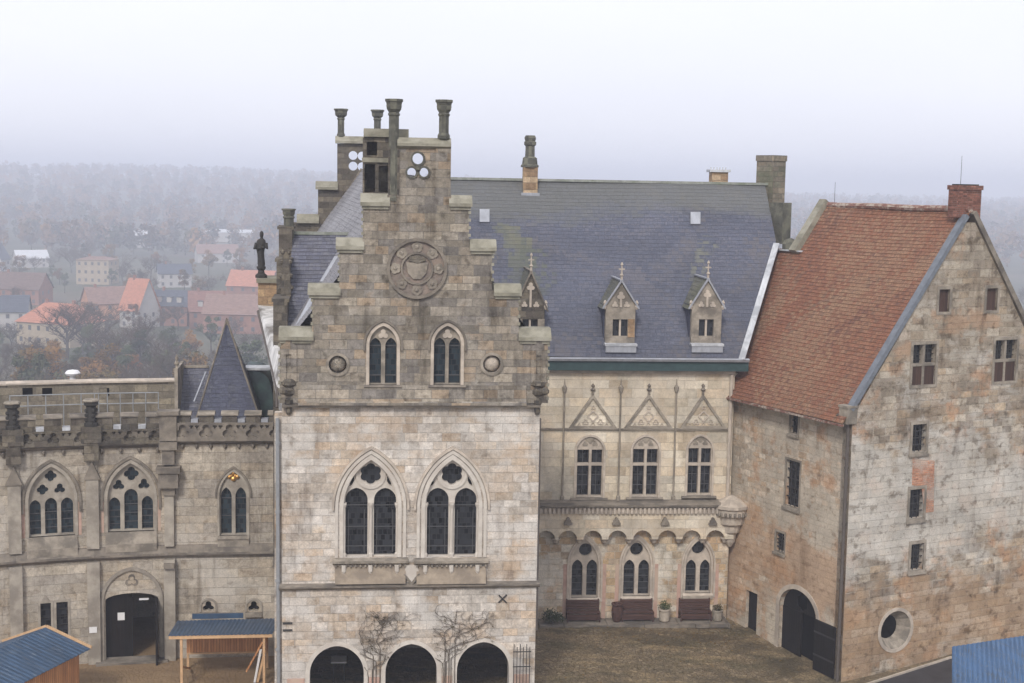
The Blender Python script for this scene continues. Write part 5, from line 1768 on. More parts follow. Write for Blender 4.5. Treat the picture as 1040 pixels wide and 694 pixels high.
def gallery_wing():
    root = thing('gallery_wing', W1.pt(0, 0, -3), 'curved grey stone wing with battlements, big traceried windows and dark arched entrance', 'castle building')
    Zb = lambda y: W0.q(134, y)[1]
    zs, zstr, zg, zt = Zb(450), Zb(562), Zb(435), Zb(420.5)
    u168, u95 = W0.q(170, 520)[0], W0.q(95, 520)[0]
    segs = [(W0, u95, u168), (W1, W1.q(15, 520)[0], 0.0), (W2, W2.q(-75, 520)[0], 0.0)]
    # openings
    def tracery(F, cx, l, foils, ya, ysp, yb, tops):
        ua, ub = F.q(l[0][0] - 1.2, 525)[0], F.q(l[2][1] + 1.2, 525)[0]
        c, hw = (ua + ub) / 2, (ub - ua) / 2
        zb, zsp, za = F.q(cx, yb)[1], F.q(cx, ysp)[1], F.q(cx, ya)[1]
        hl, bars = [], []
        for (a, b), tp in zip(l, tops):
            x0, x1 = F.q(a, 525)[0], F.q(b, 525)[0]
            hl.append(arch((x0 + x1) / 2, zb + .06, (x1 - x0) / 2, F.q(cx, tp + 7)[1], F.q(cx, tp)[1], 7))
            for k in (.25, .5, .75): bars.append((x0, zb + (F.q(cx, tp + 7)[1] - zb) * k, x1, zb + (F.q(cx, tp + 7)[1] - zb) * k))
        for (x, y, r, n) in foils:
            p = F.q(x, y); rr = abs(F.q(x + r, y)[0] - p[0])
            hl.append(foil(p[0], p[1], rr, n, 90, n * 10, .5))
        return c, hw, zb, zsp, za, arch(c, zb, hw, zsp, za, 10), hl, bars
    tA = tracery(W1, 52.3, ((30.3, 41.6), (45.8, 58.2), (62.2, 74.6)), ((51.5, 484.5, 6.2, 4), (43.2, 498.6, 6.0, 4), (60.8, 497.6, 6.0, 3)), 474, 509, 545, (508, 506.5, 507))
    tB = tracery(W0, 133.5, ((110.6, 122), (126.2, 140), (144, 155.4)), ((133.2, 482.2, 7.6, 4), (120.3, 494, 6.2, 3), (146, 493, 6.2, 3)), 470.5, 506, 540, (505.5, 497.5, 505))
    u0, u1 = W0.q(107.2, 640)[0], W0.q(161.2, 640)[0]
    dc, dhw = (u0 + u1) / 2, (u1 - u0) / 2
    dzs, dza = W0.q(134, 609.5)[1], W0.q(134, 602.5)[1]
    dn = arch(dc, -.5, dhw, dzs, dza, 12)
    low = []
    for (a, b) in ((41.2, 51.8), (57.4, 69)):
        x0, x1 = W1.q(a, 625)[0], W1.q(b, 625)[0]
        low.append(rect(x0, x1, W1.q(52, 652)[1], W1.q(55, 612)[1]))
    hmap = {0: ([tB[5]], [dn]), 1: ([tA[5]], low), 2: ([], [])}
    for i, (F, a, b) in enumerate(segs):
        w = MB(); w.plate(F, rect(a, b, zstr, zs), -.55, 0, holes=hmap[i][0])
        w.plate(F, rect(a, b, -.6, zstr - .001), -.55, -.003, holes=hmap[i][1])
        w.build('wall', M['wing'], root)
        m = MB(); profile(m, F, a, b, [(-.02, zstr - .26), (.08, zstr - .24), (.24, zstr - .1), (.24, zstr), (.06, zstr + .3), (-.02, zstr + .32)])
        m.build('string_course', M['trim_dark'], root)
        m = MB(); profile(m, F, a, b, [(-.02, zs - .22), (.05, zs - .2), (.22, zs - .06), (.22, zs + .004), (-.02, zs + .004)])
        corbels(m, F, a, b, zs - .32, max(2, int((b - a) / .75)))
        m.build('battlement_moulding', M['trim_dark'], root)
        bb, bm, bc, bl = MB(), MB(), MB(), []
        battlement(bb, bm, bc, bl, F, a, b, zs + .005, 0, zg, zt, max(2, round((b - a) / 1.12)))
        pr = bb.build('parapet', M['dark'], root)
        bm.build('merlon', M['dark'], pr); bc.build('merlon_coping', M['trim_dark'], pr); [x.build('lead_sill', M['lead_white'], pr) for x in bl]
    for F, (c, hw, zb, zsp, za, o, hl, bars) in ((W1, tA), (W0, tB)):
        f = win(root, F, o, hl, .36, 'trim_wing', 'glass_blue', bars, thick=.2, name='tracery_window', barw=.03)
        b = MB(); band(b, F, c, zb, hw, zsp, za, .13, -.03, .04, 10)
        b.build('arch_moulding', M['trim_wing'], f)
        b = MB(); band(b, F, c, zsp - .5, hw + .19, zsp, za + .2, .10, -.03, .09, 10)
        b.build('hood_mould', M['trim_dark'], f)
        for sg in (-1, 1):
            b = MB(); b.box(F, c + sg * (hw + .22) - .06, c + sg * (hw + .22) + .06, zb, zsp - .1, -.02, .012)
            b.build('jamb_stone', M['pink'], f)
        b = MB(); profile(b, F, c - hw - .1, c + hw + .1, [(-.2, zb), (.02, zb), (.2, zb - .5), (.2, zb - .85), (0, zb - .85)])
        b.build('sill', M['trim_grey'], f)
    # lower pair of windows
    for h in low:
        x0, x1, z0, z1 = h[0][0], h[1][0], h[0][1], h[2][1]
        b = MB(); b.plate(W1, rect(x0 - .1, x1 + .1, z0 - .12, z1 + .1), -.04, .03, holes=[h])
        b.plate(W1, foil((x0 + x1) / 2, z1 + .16, .16, 3, 90), -.02, .05)
        f = b.build('window', M['trim_wing'], root)
        b = MB(); b.plate(W1, h, -.26, -.25, sides=False)
        b.build('glass', M['glass'], f)
        b = MB()
        for k in range(1, 5): b.box(W1, x0, x1, z0 + (z1 - z0) * k / 5 - .015, z0 + (z1 - z0) * k / 5 + .015, -.2, -.17)
        b.build('window_bar', M['iron'], f)
    # pilasters with gablets
    for F, px, yg, y0 in ((W0, 94.6, 467, 486), (W1, 15.2, 473, 492)):
        uc = F.q(px, 540)[0] + (0 if F is W1 else 0)
        hwid = .26
        zg0, zgt = F.q(px, y0)[1], F.q(px, yg)[1]
        b = MB(); b.box(F, uc - hwid, uc + hwid, -.5, zstr - .28, -.1, .26)
        b.box(F, uc - hwid, uc + hwid, zstr + .3, zg0, -.1, .22)
        b.box(F, uc - .2, uc + .2, zg0 + .002, zs - .2, -.1, .10)
        b.build('pilaster', M['trim_wing'], root)
        b = MB(); b.plate(F, [(uc - hwid - .08, zg0), (uc + hwid + .08, zg0), (uc, zgt)], -.1, .28)
        b.build('gablet', M['trim_dark'], root)
        b = MB(); b.box(F, uc - .42, uc + .42, zs + .1, zg + .15, .19, .42)
        b.box(F, uc - .3, uc + .3, zs - .7, zs + .09, .05, .36)
        b.build('pilaster_head', M['dark'], root)
        # dark crocketed pinnacle standing on the battlement
        pz = zg + .15
        b = MB()
        p = F.pt(uc, pz, .15)
        b.lathe(p, [(.30, 0), (.30, .15), (.20, .2), (.20, .85), (.30, .92), (.30, 1.02), (.24, 1.05)], 8, ang=R(22.5))
        for zz in (.25, .45, .65):
            for a in range(4):
                b.lathe(p + Vector((.22 * math.cos(a * math.pi / 2 + .7), .22 * math.sin(a * math.pi / 2 + .7), zz)), [(.02, -.06), (.08, 0), (.07, .08), (.02, .12)], 6)
        pn = b.build('pinnacle', M['statue'], root)
        b = MB(); b.lathe(p, [(.33, 1.05), (.36, 1.1), (.30, 1.16), (.05, 1.2)], 8, ang=R(22.5))
        b.build('pinnacle_cap', M['trim_grey'], pn)
    # entrance
    b = MB()
    cap = arch(dc, dzs - .5, dhw + .05, dzs - .05, W0.q(134, 579)[1], 12)
    b.plate(W0, cap[2:], -.02, .05, holes=[foil(dc, W0.q(134, 590)[1], .30, 3, 90)]) if False else None
    b = MB(); band(b, W0, dc, -.4, dhw + .06, dzs, W0.q(134, 579)[1], .14, -.02, .10, 12)
    b.build('entrance_arch', M['trim_wing'], root)
    b = MB(); b.plate(W0, foil(dc, W0.q(134, 590)[1], .30, 3, 90), -.02, .02, holes=[foil(dc, W0.q(134, 590)[1], .2, 3, 90)])
    b.build('tympanum_trefoil', M['trim_dark'], root)
    b = MB()
    b.box(W0, dc - dhw, dc + .02, .02, dzs, -.42, -.34)
    b.plate(W0, [(dc - dhw, dzs)] + [(dc, dzs)] + [(x, z) for x, z in dn if x <= dc + .001 and z > dzs - .001], -.42, -.34)
    lf = b.build('door_leaf', M['door_black'], root)
    b = MB(); pc = W0.q(122.7, 628.5); b.box(W0, pc[0] - .15, pc[0] + .15, pc[1] - .17, pc[1] + .17, -.339, -.33)
    b.build('notice', M['paper'], lf)
    b = MB(); b.beam(W0.pt(dc + dhw - .06, .02, -.1), W0.pt(dc + dhw - .06, dzs, -.1), .08, .08)
    b.box(W0, dc + dhw - .12, dc + dhw - .02, .02, dzs, -.1, .9)
    lf = b.build('door_leaf', M['door_black'], root)
    b = MB(); b.box(W0, dc - dhw - .5, dc + dhw + .5, -.4, 3.6, -6.5, -6.3)
    b.box(W0, dc - dhw - .6, dc - dhw - .4, -.4, 3.6, -6.3, -.56); b.box(W0, dc + dhw + .4, dc + dhw + .6, -.4, 3.6, -6.3, -.56)
    b.box(W0, dc - dhw - .6, dc + dhw + .6, 3.6, 3.8, -6.5, -.56)
    b.build('passage_wall', M['wing'], root)
    b = MB(); b.box(W0, dc + .3, dc + .7, dzs + .02 - .12, dzs - .02, -.30, -.24)
    b.build('lamp_box', M['white_metal'], root)
    b = MB(); b.box(W0, dc - dhw - .4, dc + dhw + .4, -.3, .10, -.3, .55)
    b.build('doorstep', M['trim_dark'], root)
    # flat roof and body
    w = MB()
    pts = [segs[2][0].pt(segs[2][1], 0, -.5), W1.pt(segs[1][1], 0, -.5), W1.pt(0, 0, -.5), W0.pt(u168, 0, -.5)]
    bk = [p + Vector((-.8, 7.5, 0)) for p in reversed(pts)]
    vs = pts + bk
    zr = zs - .15
    n = len(vs)
    w.add([(p.x, p.y, zr) for p in vs], [tuple(range(n))])
    w.add([(p.x, p.y, -1.3) for p in bk] + [(p.x, p.y, zr) for p in bk], [(i, i + 1, 4 + i + 1, 4 + i) for i in range(3)])
    w.build('flat_roof', M['trim_dark'], root)
    # parapet wall at the back of the roof terrace with square openings
    for i, (F, a, b_) in enumerate(segs):
        dd = -5.2
        zc = F.q({0: 134, 1: 55, 2: 5}[i], 388.5, dd)[1] if i == 0 else zcop
        zcop = zc
        hs = []
        if i < 2:
            for px in ((106,) if i == 0 else (28, 48)):
                p = F.q(px, 398.5, dd); hs.append(rect(p[0] - .22, p[0] + .22, p[1] - .2, p[1] + .2))
        ex = .35 if i == 0 else .9
        w = MB(); w.plate(F, rect(a - 1.2 if i else a - .3, b_ + ex, zr, zc), dd - .35, dd, holes=hs, back=True)
        tw_ = w.build('terrace_wall', M['terrace'], root)
        for h in hs:
            w = MB(); w.plate(F, rect(h[0][0] - .05, h[1][0] + .05, h[0][1] - .05, h[2][1] + .05), dd - .40, dd - .352, back=True)
            w.build('niche_shade_panel', M['void'], tw_)  # black panel added behind the opening, its shade put into the colour
        w = MB(); profile(w, F, a - 1.2 if i else a - .3, b_ + ex, [(dd - .5, zc + .003), (dd + .1, zc + .003), (dd + .1, zc + .08), (dd - .2, zc + .16), (dd - .5, zc + .1)])
        w.build('terrace_coping', M['trim'], root)
    return root, segs, zs, zg, zt, zstr, zr
GW, segs, w_zs, w_zg, w_zt, w_zstr, w_zroof = gallery_wing()

def stair_tower():
    root = thing('stair_tower', T.pt(2, 0, -3), 'grey stone tower bay with pointed dark slate spire behind carved battlements', 'castle building')
    q = T.q
    Zt = lambda y: q(225, y)[1]
    zs, zstr, zg, zt = Zt(447), w_zstr, Zt(428.5), Zt(419)
    u0, u1 = -.15, q(283, 520)[0] + .4
    lights = ((224.2, 235.2), (239, 250))
    ua, ub = q(223, 525)[0], q(251.2, 525)[0]
    c, hw = (ua + ub) / 2, (ub - ua) / 2
    zb, zsp, za = q(237, 544)[1], q(237, 503)[1], q(237, 479)[1]
    o = arch(c, zb, hw, zsp, za, 10)
    tre = []
    for x in (211.6, 257.7):
        p = q(x, 617); tre.append(foil(p[0], p[1] + .02, .26, 3, 90, 27, .5))
    w = MB(); w.plate(T, rect(u0, u1, zstr, zs), -.55, 0, holes=[o])
    w.plate(T, rect(u0, u1, -.6, zstr - .001), -.55, -.003, holes=tre)
    w.build('wall', M['wing'], root)
    hl, bars = [], []
    for a, b in lights:
        x0, x1 = q(a, 525)[0], q(b, 525)[0]
        hl.append(arch((x0 + x1) / 2, zb + .05, (x1 - x0) / 2, q(237, 505)[1], q(237, 495.5)[1], 8))
        bars.append((x0, q(237, 507)[1], x1, q(237, 507)[1])); bars.append((x0, q(237, 525)[1], x1, q(237, 525)[1]))
    f = win(root, T, o, hl, .3, 'trim_wing', 'glass_blue', bars, thick=.2, name='twin_light_window')
    b = MB(); band(b, T, c, zb, hw, zsp, za, .09, -.02, .04, 10)
    b.build('arch_moulding', M['trim_wing'], f)
    b = MB(); band(b, T, c, zsp - .1, hw + .12, zsp, za + .14, .07, -.02, .09, 10)
    b.build('hood_mould', M['trim_dark'], f)
    b = MB()
    for dx, dz, r in ((-.17, .0, .12), (.17, .0, .12), (0, .16, .11), (0, -.1, .13), (.09, .03, .1), (-.09, .03, .1)):
        b.lathe(T.pt(c + dx, q(237, 484.5)[1] + dz, -.1), [(r, 0), (r * .8, .08), (.01, .13)], 8, axis=T.n)
    b.build('gilded_relief', M['gold'], f)
    b = MB(); profile(b, T, c - hw - .08, c + hw + .08, [(-.2, zb), (.03, zb), (.14, zb - .12), (.10, zb - .2), (.10, zb - .75), (0, zb - .78)])
    b.build('sill', M['trim_grey'], f)
    for h, x in zip(tre, (211.6, 257.7)):
        p = q(x, 617)
        b = MB(); b.plate(T, h, -.3, -.29, sides=False)
        g = b.build('trefoil_window', M['void'], root)
        b = MB(); profile(b, T, p[0] - .36, p[0] + .36, [(-.1, p[1] - .22), (.06, p[1] - .22), (.12, p[1] - .42), (0, p[1] - .44)])
        b.build('sill', M['trim_grey'], g)
        b = MB(); band(b, T, p[0], p[1] - .2, .30, p[1] + .05, p[1] + .34, .08, -.03, .05, 8)
        b.build('hood_mould', M['trim_wing'], g)
    m = MB(); profile(m, T, u0, u1, [(-.02, zstr - .26), (.08, zstr - .24), (.2, zstr - .1), (.2, zstr), (.06, zstr + .3), (-.02, zstr + .32)])
    m.build('string_course', M['trim_dark'], root)
    m = MB(); profile(m, T, u0, u1, [(-.02, zs - .2), (.05, zs - .18), (.22, zs - .06), (.22, zs + .004), (-.02, zs + .004)])
    corbels(m, T, u0, u1, zs - .28, 9)
    m.build('battlement_moulding', M['trim_dark'], root)
    bb, bm, bc, bl = MB(), MB(), MB(), []
    battlement(bb, bm, bc, bl, T, q(174, 430)[0], u1, zs + .005, 0, zg, zt, 5)
    pr = bb.build('parapet', M['trim_dark'], root); bm.build('merlon', M['dark'], pr); bc.build('merlon_coping', M['trim_grey'], pr); [x.build('lead_sill', M['lead'], pr) for x in bl]
    # corner buttress with corbelled blocks at the joint with the wing
    uc = q(172, 480)[0]
    b = MB()
    b.box(T, uc - .24, uc + .24, -.5, zstr - .28, -.2, .34)
    b.box(T, uc - .2, uc + .2, zstr + .3, Zt(500), -.2, .26)
    b.build('buttress', M['trim_wing'], root)
    b = MB()
    for (y0, y1, hw_, pr_) in ((501, 493, .26, .36), (493, 478, .42, .55), (478, 472, .5, .62), (470, 455, .26, .4), (455, 447, .38, .5), (446, 420, .36, .42), (420, 416, .46, .52)):
        b.box(T, uc - hw_, uc + hw_, Zt(y0), Zt(y1) - .004, -.2, pr_)
    b.build('buttress_block', M['trim_dark'], root)
    b = MB(); b.box(T, uc - .22, uc + .22, Zt(574), Zt(569), .30, .50)
    b.build('buttress_set_off', M['trim_dark'], root)
    # body and roofs
    w = MB(); w.box(T, u0, u1, -1.2, zs - .02, -6.5, -.56)
    w.build('body_wall', M['wing'], root)
    dA = -2.6
    ap = T.pt(*q(230.3, 325, dA), dA)
    zb_ = zs - .1
    k0, k1 = q(195, 420, -.45)[0] - .1, q(268, 420, -.45)[0] + .12
    base = [T.pt(k0, zb_, -.42), T.pt(k1, zb_, -.42), T.pt(k1 - .1, zb_, -4.8), T.pt(k0 + .1, zb_, -4.8)]
    for i in range(4):
        b = MB(); e0, e1 = base[i], base[(i + 1) % 4]
        b.courses(e0, e1, ap, ap + (e1 - e0) * .004, 26, .012, 6, .006, seed=20 + i)
        b.build('spire', M['slate_spire'], root)
    b = MB()
    for p in base[:2]: b.beam(p + Vector((0, 0, .03)), ap + Vector((0, 0, .03)), .07, .05)
    b.lathe(ap, [(.12, -.35), (.06, 0), (.01, .1)], 6)
    b.build('hip_lead', M['trim_dark'], root)
    # lower slate roof left of the spire with a lead hip, copper barrel roof to the right
    a0, a1 = q(181.5, 373, -3.6), q(212, 372, -3.6)
    b = MB(); b.courses(T.pt(q(181.5, 410, -.9)[0], zb_ + .2, -.9), T.pt(q(212, 410, -.9)[0], zb_ + .2, -.9), T.pt(a0[0], a0[1], -3.6), T.pt(a1[0], a0[1], -3.6), 18, .014, 6, .005)
    lr = b.build('lower_roof', M['slate_left'], root)
    b = MB(); b.beam(T.pt(*q(197, 408, -.8), -.8), T.pt(*q(209, 378, -2.6), -2.6), .06, .04)
    b.build('hip_lead', M['lead'], lr)
    b = MB(); b.box(T, a0[0] - .02, a1[0], a0[1] - .02, a0[1] + .08, -3.72, -3.5)
    b.build('ridge_lead', M['trim_grey'], lr)
    b = MB()
    p = T.pt(*q(179.3, 400, -1.2), -1.2)
    b.box(T, q(178, 400, -1.2)[0], q(181.4, 400, -1.2)[0], zs, q(180, 374, -1.2)[1], -3.7, -.9)
    b.lathe(T.pt(q(179.6, 374, -1.2)[0], q(180, 374, -1.2)[1], -1.2), [(.10, 0), (.06, .1), (.12, .2), (.05, .35), (.08, .42), (.01, .62)], 7)
    b.build('roof_parapet', M['trim_grey'], root)
    b = MB(); b.sm = True
    c0, c1 = q(249, 400, -3.6)[0], q(277.5, 400, -3.6)[0]
    zt_ = q(262, 376, -3.6)[1]
    pr_ = []
    n = 10
    rad = (c1 - c0)
    for k in range(n + 1):
        a = math.pi / 2 * k / n
        pr_.append((c0 + rad * (1 - .28) + rad * .28 * math.sin(a) if False else c0 + rad * math.sin(a) ** .6, zb_ + (zt_ - zb_) * math.cos(a) ** .45))
    front = [T.pt(c0, zb_, -3.6)] + [T.pt(u, z, -3.6) for u, z in pr_]
    back = [p_ - T.n * 3.2 for p_ in front]
    m_ = len(front)
    b.add(front + back, [tuple(range(m_))] + [(i, i + 1, m_ + i + 1, m_ + i) for i in range(m_ - 1)])
    cp = b.build('copper_roof', M['copper'], root)
    for p_ in cp.data.polygons: p_.use_smooth = False
    b = MB(); b.box(T, c0, c1 - .15, zt_ + .0, zt_ + .1, -4.6, -3.5)
    b.build('ridge_lead', M['lead_white'], cp)
    return root
ST = stair_tower()

# ================================================================== THINGS IN AND AROUND THE CASTLE
def railing():
    root = thing('terrace_railing', W1.pt(-1, w_zroof, -1.6), 'thin metal railing along the roof terrace behind the battlements', 'railing')
    b, r = MB(), MB()
    d = -1.6
    u_e = W0.q(84, 405, d)[0]
    for (F, a, c) in ((W1, W1.q(10, 405, d)[0], .35), (W0, W0.q(96, 405, d)[0], W0.q(168, 405, d)[0] - .3)):
        n = 5
        for k in range(n + 1):
            u = a + (c - a) * k / n
            b.tube([F.pt(u, w_zroof, d), F.pt(u, w_zroof + 2.1, d)], .026, .026, 6)
        for h in (1.62, 2.08):
            r.tube([F.pt(a, w_zroof + h, d), F.pt(c, w_zroof + h, d)], .026, .026, 6)
    b.build('post', M['pipe'], root); r.build('handrail', M['pipe'], root)
railing()

def statue():
    d3 = -7.5
    p = A.pt(A.q(265.3, 283, d3 - .4)[0], A.q(265, 283, d3)[1] + .003, d3 - .4)
    root = thing('statue', p, 'black weathered statue of a robed figure on the pier at the left roof corner', 'statue')
    b = MB()
    b.lathe(p, [(.26, 0), (.26, .12), (.16, .2), (.13, .32), (.2, .42), (.2, .5)], 8)
    b.build('pedestal', M['statue'], root)
    # one continuous body: rings (height, centre offset x, half width, half depth)
    rings = [(.50, 0, .17, .15), (.62, 0, .19, .16), (.85, -.01, .17, .15), (1.05, -.02, .17, .15), (1.2, -.03, .20, .15), (1.32, -.03, .235, .15), (1.45, -.01, .245, .15), (1.58, 0, .24, .145),
             (1.66, .01, .20, .12), (1.71, .02, .10, .08), (1.76, .02, .065, .065), (1.80, .02, .085, .09), (1.87, .02, .105, .115), (1.95, .02, .10, .11), (2.02, .02, .07, .075), (2.05, .02, .01, .01)]
    n = 14
    vs = []
    for i, (z, ox, hw, hd) in enumerate(rings):
        for k in range(n):
            a = 2 * math.pi * k / n
            fold = 1 + (.09 * math.sin(a * 5 + z * 2) if z < 1.3 else 0)
            vs.append(p + Vector((ox + .84 * hw * fold * math.cos(a), hd * fold * math.sin(a), z - .0)))
    fs = [(i * n + k, i * n + (k + 1) % n, (i + 1) * n + (k + 1) % n, (i + 1) * n + k) for i in range(len(rings) - 1) for k in range(n)]
    # forearms folded in front, grown out of the body surface
    b = MB(); b.sm = True
    b.add(vs, fs)
    b.tube([p + Vector((-.2, -.04, 1.52)), p + Vector((-.27, -.1, 1.28)), p + Vector((-.1, -.2, 1.26)), p + Vector((.04, -.21, 1.32))], .075, .045, 8)
    b.tube([p + Vector((.22, -.04, 1.52)), p + Vector((.26, -.1, 1.3)), p + Vector((.12, -.2, 1.34)), p + Vector((.0, -.22, 1.4))], .075, .045, 8)
    b.build('figure', M['statue'], root)
statue()

def bench(x0, x1, y0, y1, label):
    c = B.q((x0 + x1) / 2, (y0 + y1) / 2, .5)[0]
    w = abs(B.q(x1, 620, .5)[0] - B.q(x0, 620, .5)[0])
    d0 = .18
    gz = .085
    root = thing('bench', B.pt(c, gz, .5), label, 'bench', 'benches under the hall windows')
    b = MB()
    for k in range(3): b.box(B, c - w / 2 + .03, c + w / 2 - .03, gz + .48 + k * .17, gz + .48 + k * .17 + .145, d0, d0 + .05)
    b.build('backrest', M['bench'], root)
    b = MB()
    for k in range(4): b.box(B, c - w / 2, c + w / 2, gz + .42, gz + .46, d0 + .06 + k * .12, d0 + .165 + k * .12)
    b.build('seat', M['bench'], root)
    b = MB(); b.box(B, c - w / 2 + .05, c + w / 2 - .05, gz + .08, gz + .36, d0 + .42, d0 + .46)
    b.build('front_board', M['bench'], root)
    for sg in (-1, 1):
        b = MB()
        u = c + sg * (w / 2 - .04)
        b.box(B, u - .035, u + .035, gz, gz + 1.0, d0 - .05, d0 - .003)
        b.box(B, u - .035, u + .035, gz, gz + .415, d0 + .47, d0 + .53)
        b.box(B, u - .035, u + .035, gz + .30, gz + .415, d0 + .0, d0 + .465)
        b.build('leg', M['bench'], root)
bench(575.5, 609.4, 611, 631, 'red-brown wooden bench beneath the left ground-floor window, next to the shrub')
bench(630.8, 663.8, 609, 630, 'red-brown wooden bench beneath the middle ground-floor window, between dark urn and pale pot')
bench(690.5, 722.5, 608, 628.5, 'red-brown wooden bench beneath the right ground-floor window of the hall, nearest the red-roofed house')

def leaf_blob(mb, c, rx, rz, n, s, rnd, fl=0.0):
    for _ in range(n):
        while True:
            v = Vector((rnd.uniform(-1, 1), rnd.uniform(-1, 1), rnd.uniform(-1, 1)))
            if v.length < 1: break
        v = v * (.55 + .45 * rnd.random())
        p = Vector(c) + Vector((v.x * rx, v.y * rx, v.z * rz))
        a = Vector((rnd.gauss(0, 1), rnd.gauss(0, 1), rnd.gauss(0, 1))).normalized() * s * rnd.uniform(.6, 1.3)
        bq = a.orthogonal().normalized() * s * rnd.uniform(.5, 1.0)
        mb.add([p - a, p + bq * .6, p + a, p - bq * .6], [(0, 1, 2, 3)])

def pots():
    rnd = random.Random(3)
    def base(px, d):
        u = B.q(px, 632, d)[0]
        p = B.pt(u, 0, d); p.z = .082
        return p
    p = base(626.5, .6)
    t = thing('urn', p, 'dark red pottery urn between the left and middle benches', 'pot')
    MB().lathe(p, [(.16, 0), (.2, .06), (.27, .3), (.28, .55), (.24, .78), (.29, .84), (.29, .9), (.22, .9), (.2, .8)], 14).build('body', M['bench'], t)
    p = base(674.5, .6)
    t = thing('planter', p, 'pale stone pot with a small green plant between the middle and right benches', 'plant pot')
    MB().lathe(p, [(.2, 0), (.24, .05), (.27, .5), (.31, .56), (.31, .62), (.22, .62), (.2, .5)], 14).build('pot', M['stone_pot'], t)
    m = MB(); leaf_blob(m, p + Vector((0, 0, .78)), .4, .26, 240, .05, rnd)
    m.build('plant', M['leaf_green'], t)
    p = base(728.5, .6)
    t = thing('planter', p, 'worn stone pot with withered plant right of the right bench', 'plant pot')
    MB().lathe(p, [(.18, 0), (.22, .05), (.25, .42), (.28, .48), (.28, .54), (.2, .54), (.18, .4)], 14).build('pot', M['trim_grey'], t)
    m = MB(); leaf_blob(m, p + Vector((0, 0, .66)), .27, .2, 260, .05, rnd)
    m.build('plant', M['vine_leaf'], t)
    p = base(561, .75)
    t = thing('shrub', p, 'dark green shrub at the foot of the hall, left of the left bench', 'shrub')
    m = MB(); leaf_blob(m, p + Vector((-.1, 0, .36)), .5, .36, 420, .06, rnd); leaf_blob(m, p + Vector((.3, 0, .25)), .35, .26, 220, .05, rnd)
    m.build('foliage', M['leaf_green'], t)
    m = MB()
    for k in range(7): m.tube([p + Vector((rnd.uniform(-.15, .15), 0, -.05)), p + Vector((rnd.uniform(-.45, .45), rnd.uniform(-.2, .2), rnd.uniform(.4, .75)))], .018, .008, 5)
    m.build('stem', M['vine'], t)
pots()

def vine(name_label, roots, region, seed):
    """bare climbing plant on the gable house wall: stems wandering up, with withered leaf tufts"""
    rnd = random.Random(seed)
    p0 = A.pt(*A.q(*roots[0]), .1)
    p0.z = -.3
    t = thing('climbing_vine', p0, name_label, 'climbing plant')
    st, lf = MB(), MB()
    (x0, x1, y0, y1) = region
    u0, z1 = A.q(x0, y0); u1, z0 = A.q(x1, y1)
    def grow(u, z, ang, ln, r, depth):
        pts = [A.pt(u, z, .05)]
        n = max(4, int(ln / .10))
        for k in range(n):
            ang += rnd.gauss(0, .42)
            if depth < 2: ang = max(.25, min(2.9, ang))
            u += .10 * math.cos(ang); z += .10 * math.sin(ang)
            if not (u0 - .1 < u < u1 + .1) or z > z1 + rnd.uniform(-.5, .15): break
            if any(abs(u - c_) < h_ + .02 and z < zs_ + (za_ - zs_) * math.sqrt(max(0, 1 - ((u - c_) / (h_ + .02)) ** 2)) + .05 for c_, h_, zs_, za_ in ARCS): break
            pts.append(A.pt(u, z, .04 + rnd.uniform(0, .06)))
            if depth < 3 and rnd.random() < (.26 if depth < 2 else .2):
                grow(u, z, ang + rnd.choice((-1, 1)) * rnd.uniform(.4, 1.5), ln * rnd.uniform(.35, .7), r * .66, depth + 1)
            if rnd.random() < .012 + .008 * depth:
                leaf_blob(lf, A.pt(u, z, .10), rnd.uniform(.05, .10), rnd.uniform(.05, .12), rnd.randint(4, 10), .03, rnd)
        if len(pts) > 1: st.tube(pts, r, max(.005, r * .5), 4)
    for (px, py) in roots:
        u, z = A.q(px, py)
        st.tube([A.pt(u + rnd.uniform(-.05, .05), -.4, .06), A.pt(u, z * .5, .07), A.pt(u, z, .06)], .022, .018, 6)
        grow(u, z, 1.57 + rnd.uniform(-.75, .75), 2.9, .017, 0)
    st.build('stem', M['vine'], t); lf.build('leaves', M['vine_leaf'], t)
vine('bare climbing vine with withered tufts between the left and middle arcade arches', [(374, 688), (378, 680), (382, 672), (386, 660), (379, 666)], (367, 424, 614, 694), 6)
vine('bare climbing vine with withered tufts between the middle and right arcade arches', [(450, 684), (453, 672), (456, 660), (458, 668), (452, 650), (462, 655)], (441, 499, 613, 694), 12)

def wall_sign():
    u, z = W0.q(94.6, 640, .28)
    t = MB().box(W0, u - .16, u + .16, z - .13, z + .13, .265, .285).build('wall_sign', M['paper'])
    tag(t, 'small white sign on the stone pilaster left of the dark entrance', 'sign')
wall_sign()

def banner():
    u0, z0 = A.q(336, 675, -3.2); u1, z1 = A.q(352, 666, -3.2)
    t = thing('trestle_table', A.pt((u0 + u1) / 2, 0, -3.3), 'white-topped trestle table standing inside the left arcade arch', 'table')
    zt = .85
    MB().box(A, u0, u1, zt, zt + .05, -3.9, -3.1).build('table_top', M['white_metal'], t)
    for u in (u0 + .1, u1 - .1):
        MB().box(A, u - .03, u + .03, 0.02, zt - .003, -3.8, -3.2).build('leg', M['iron'], t)
banner()

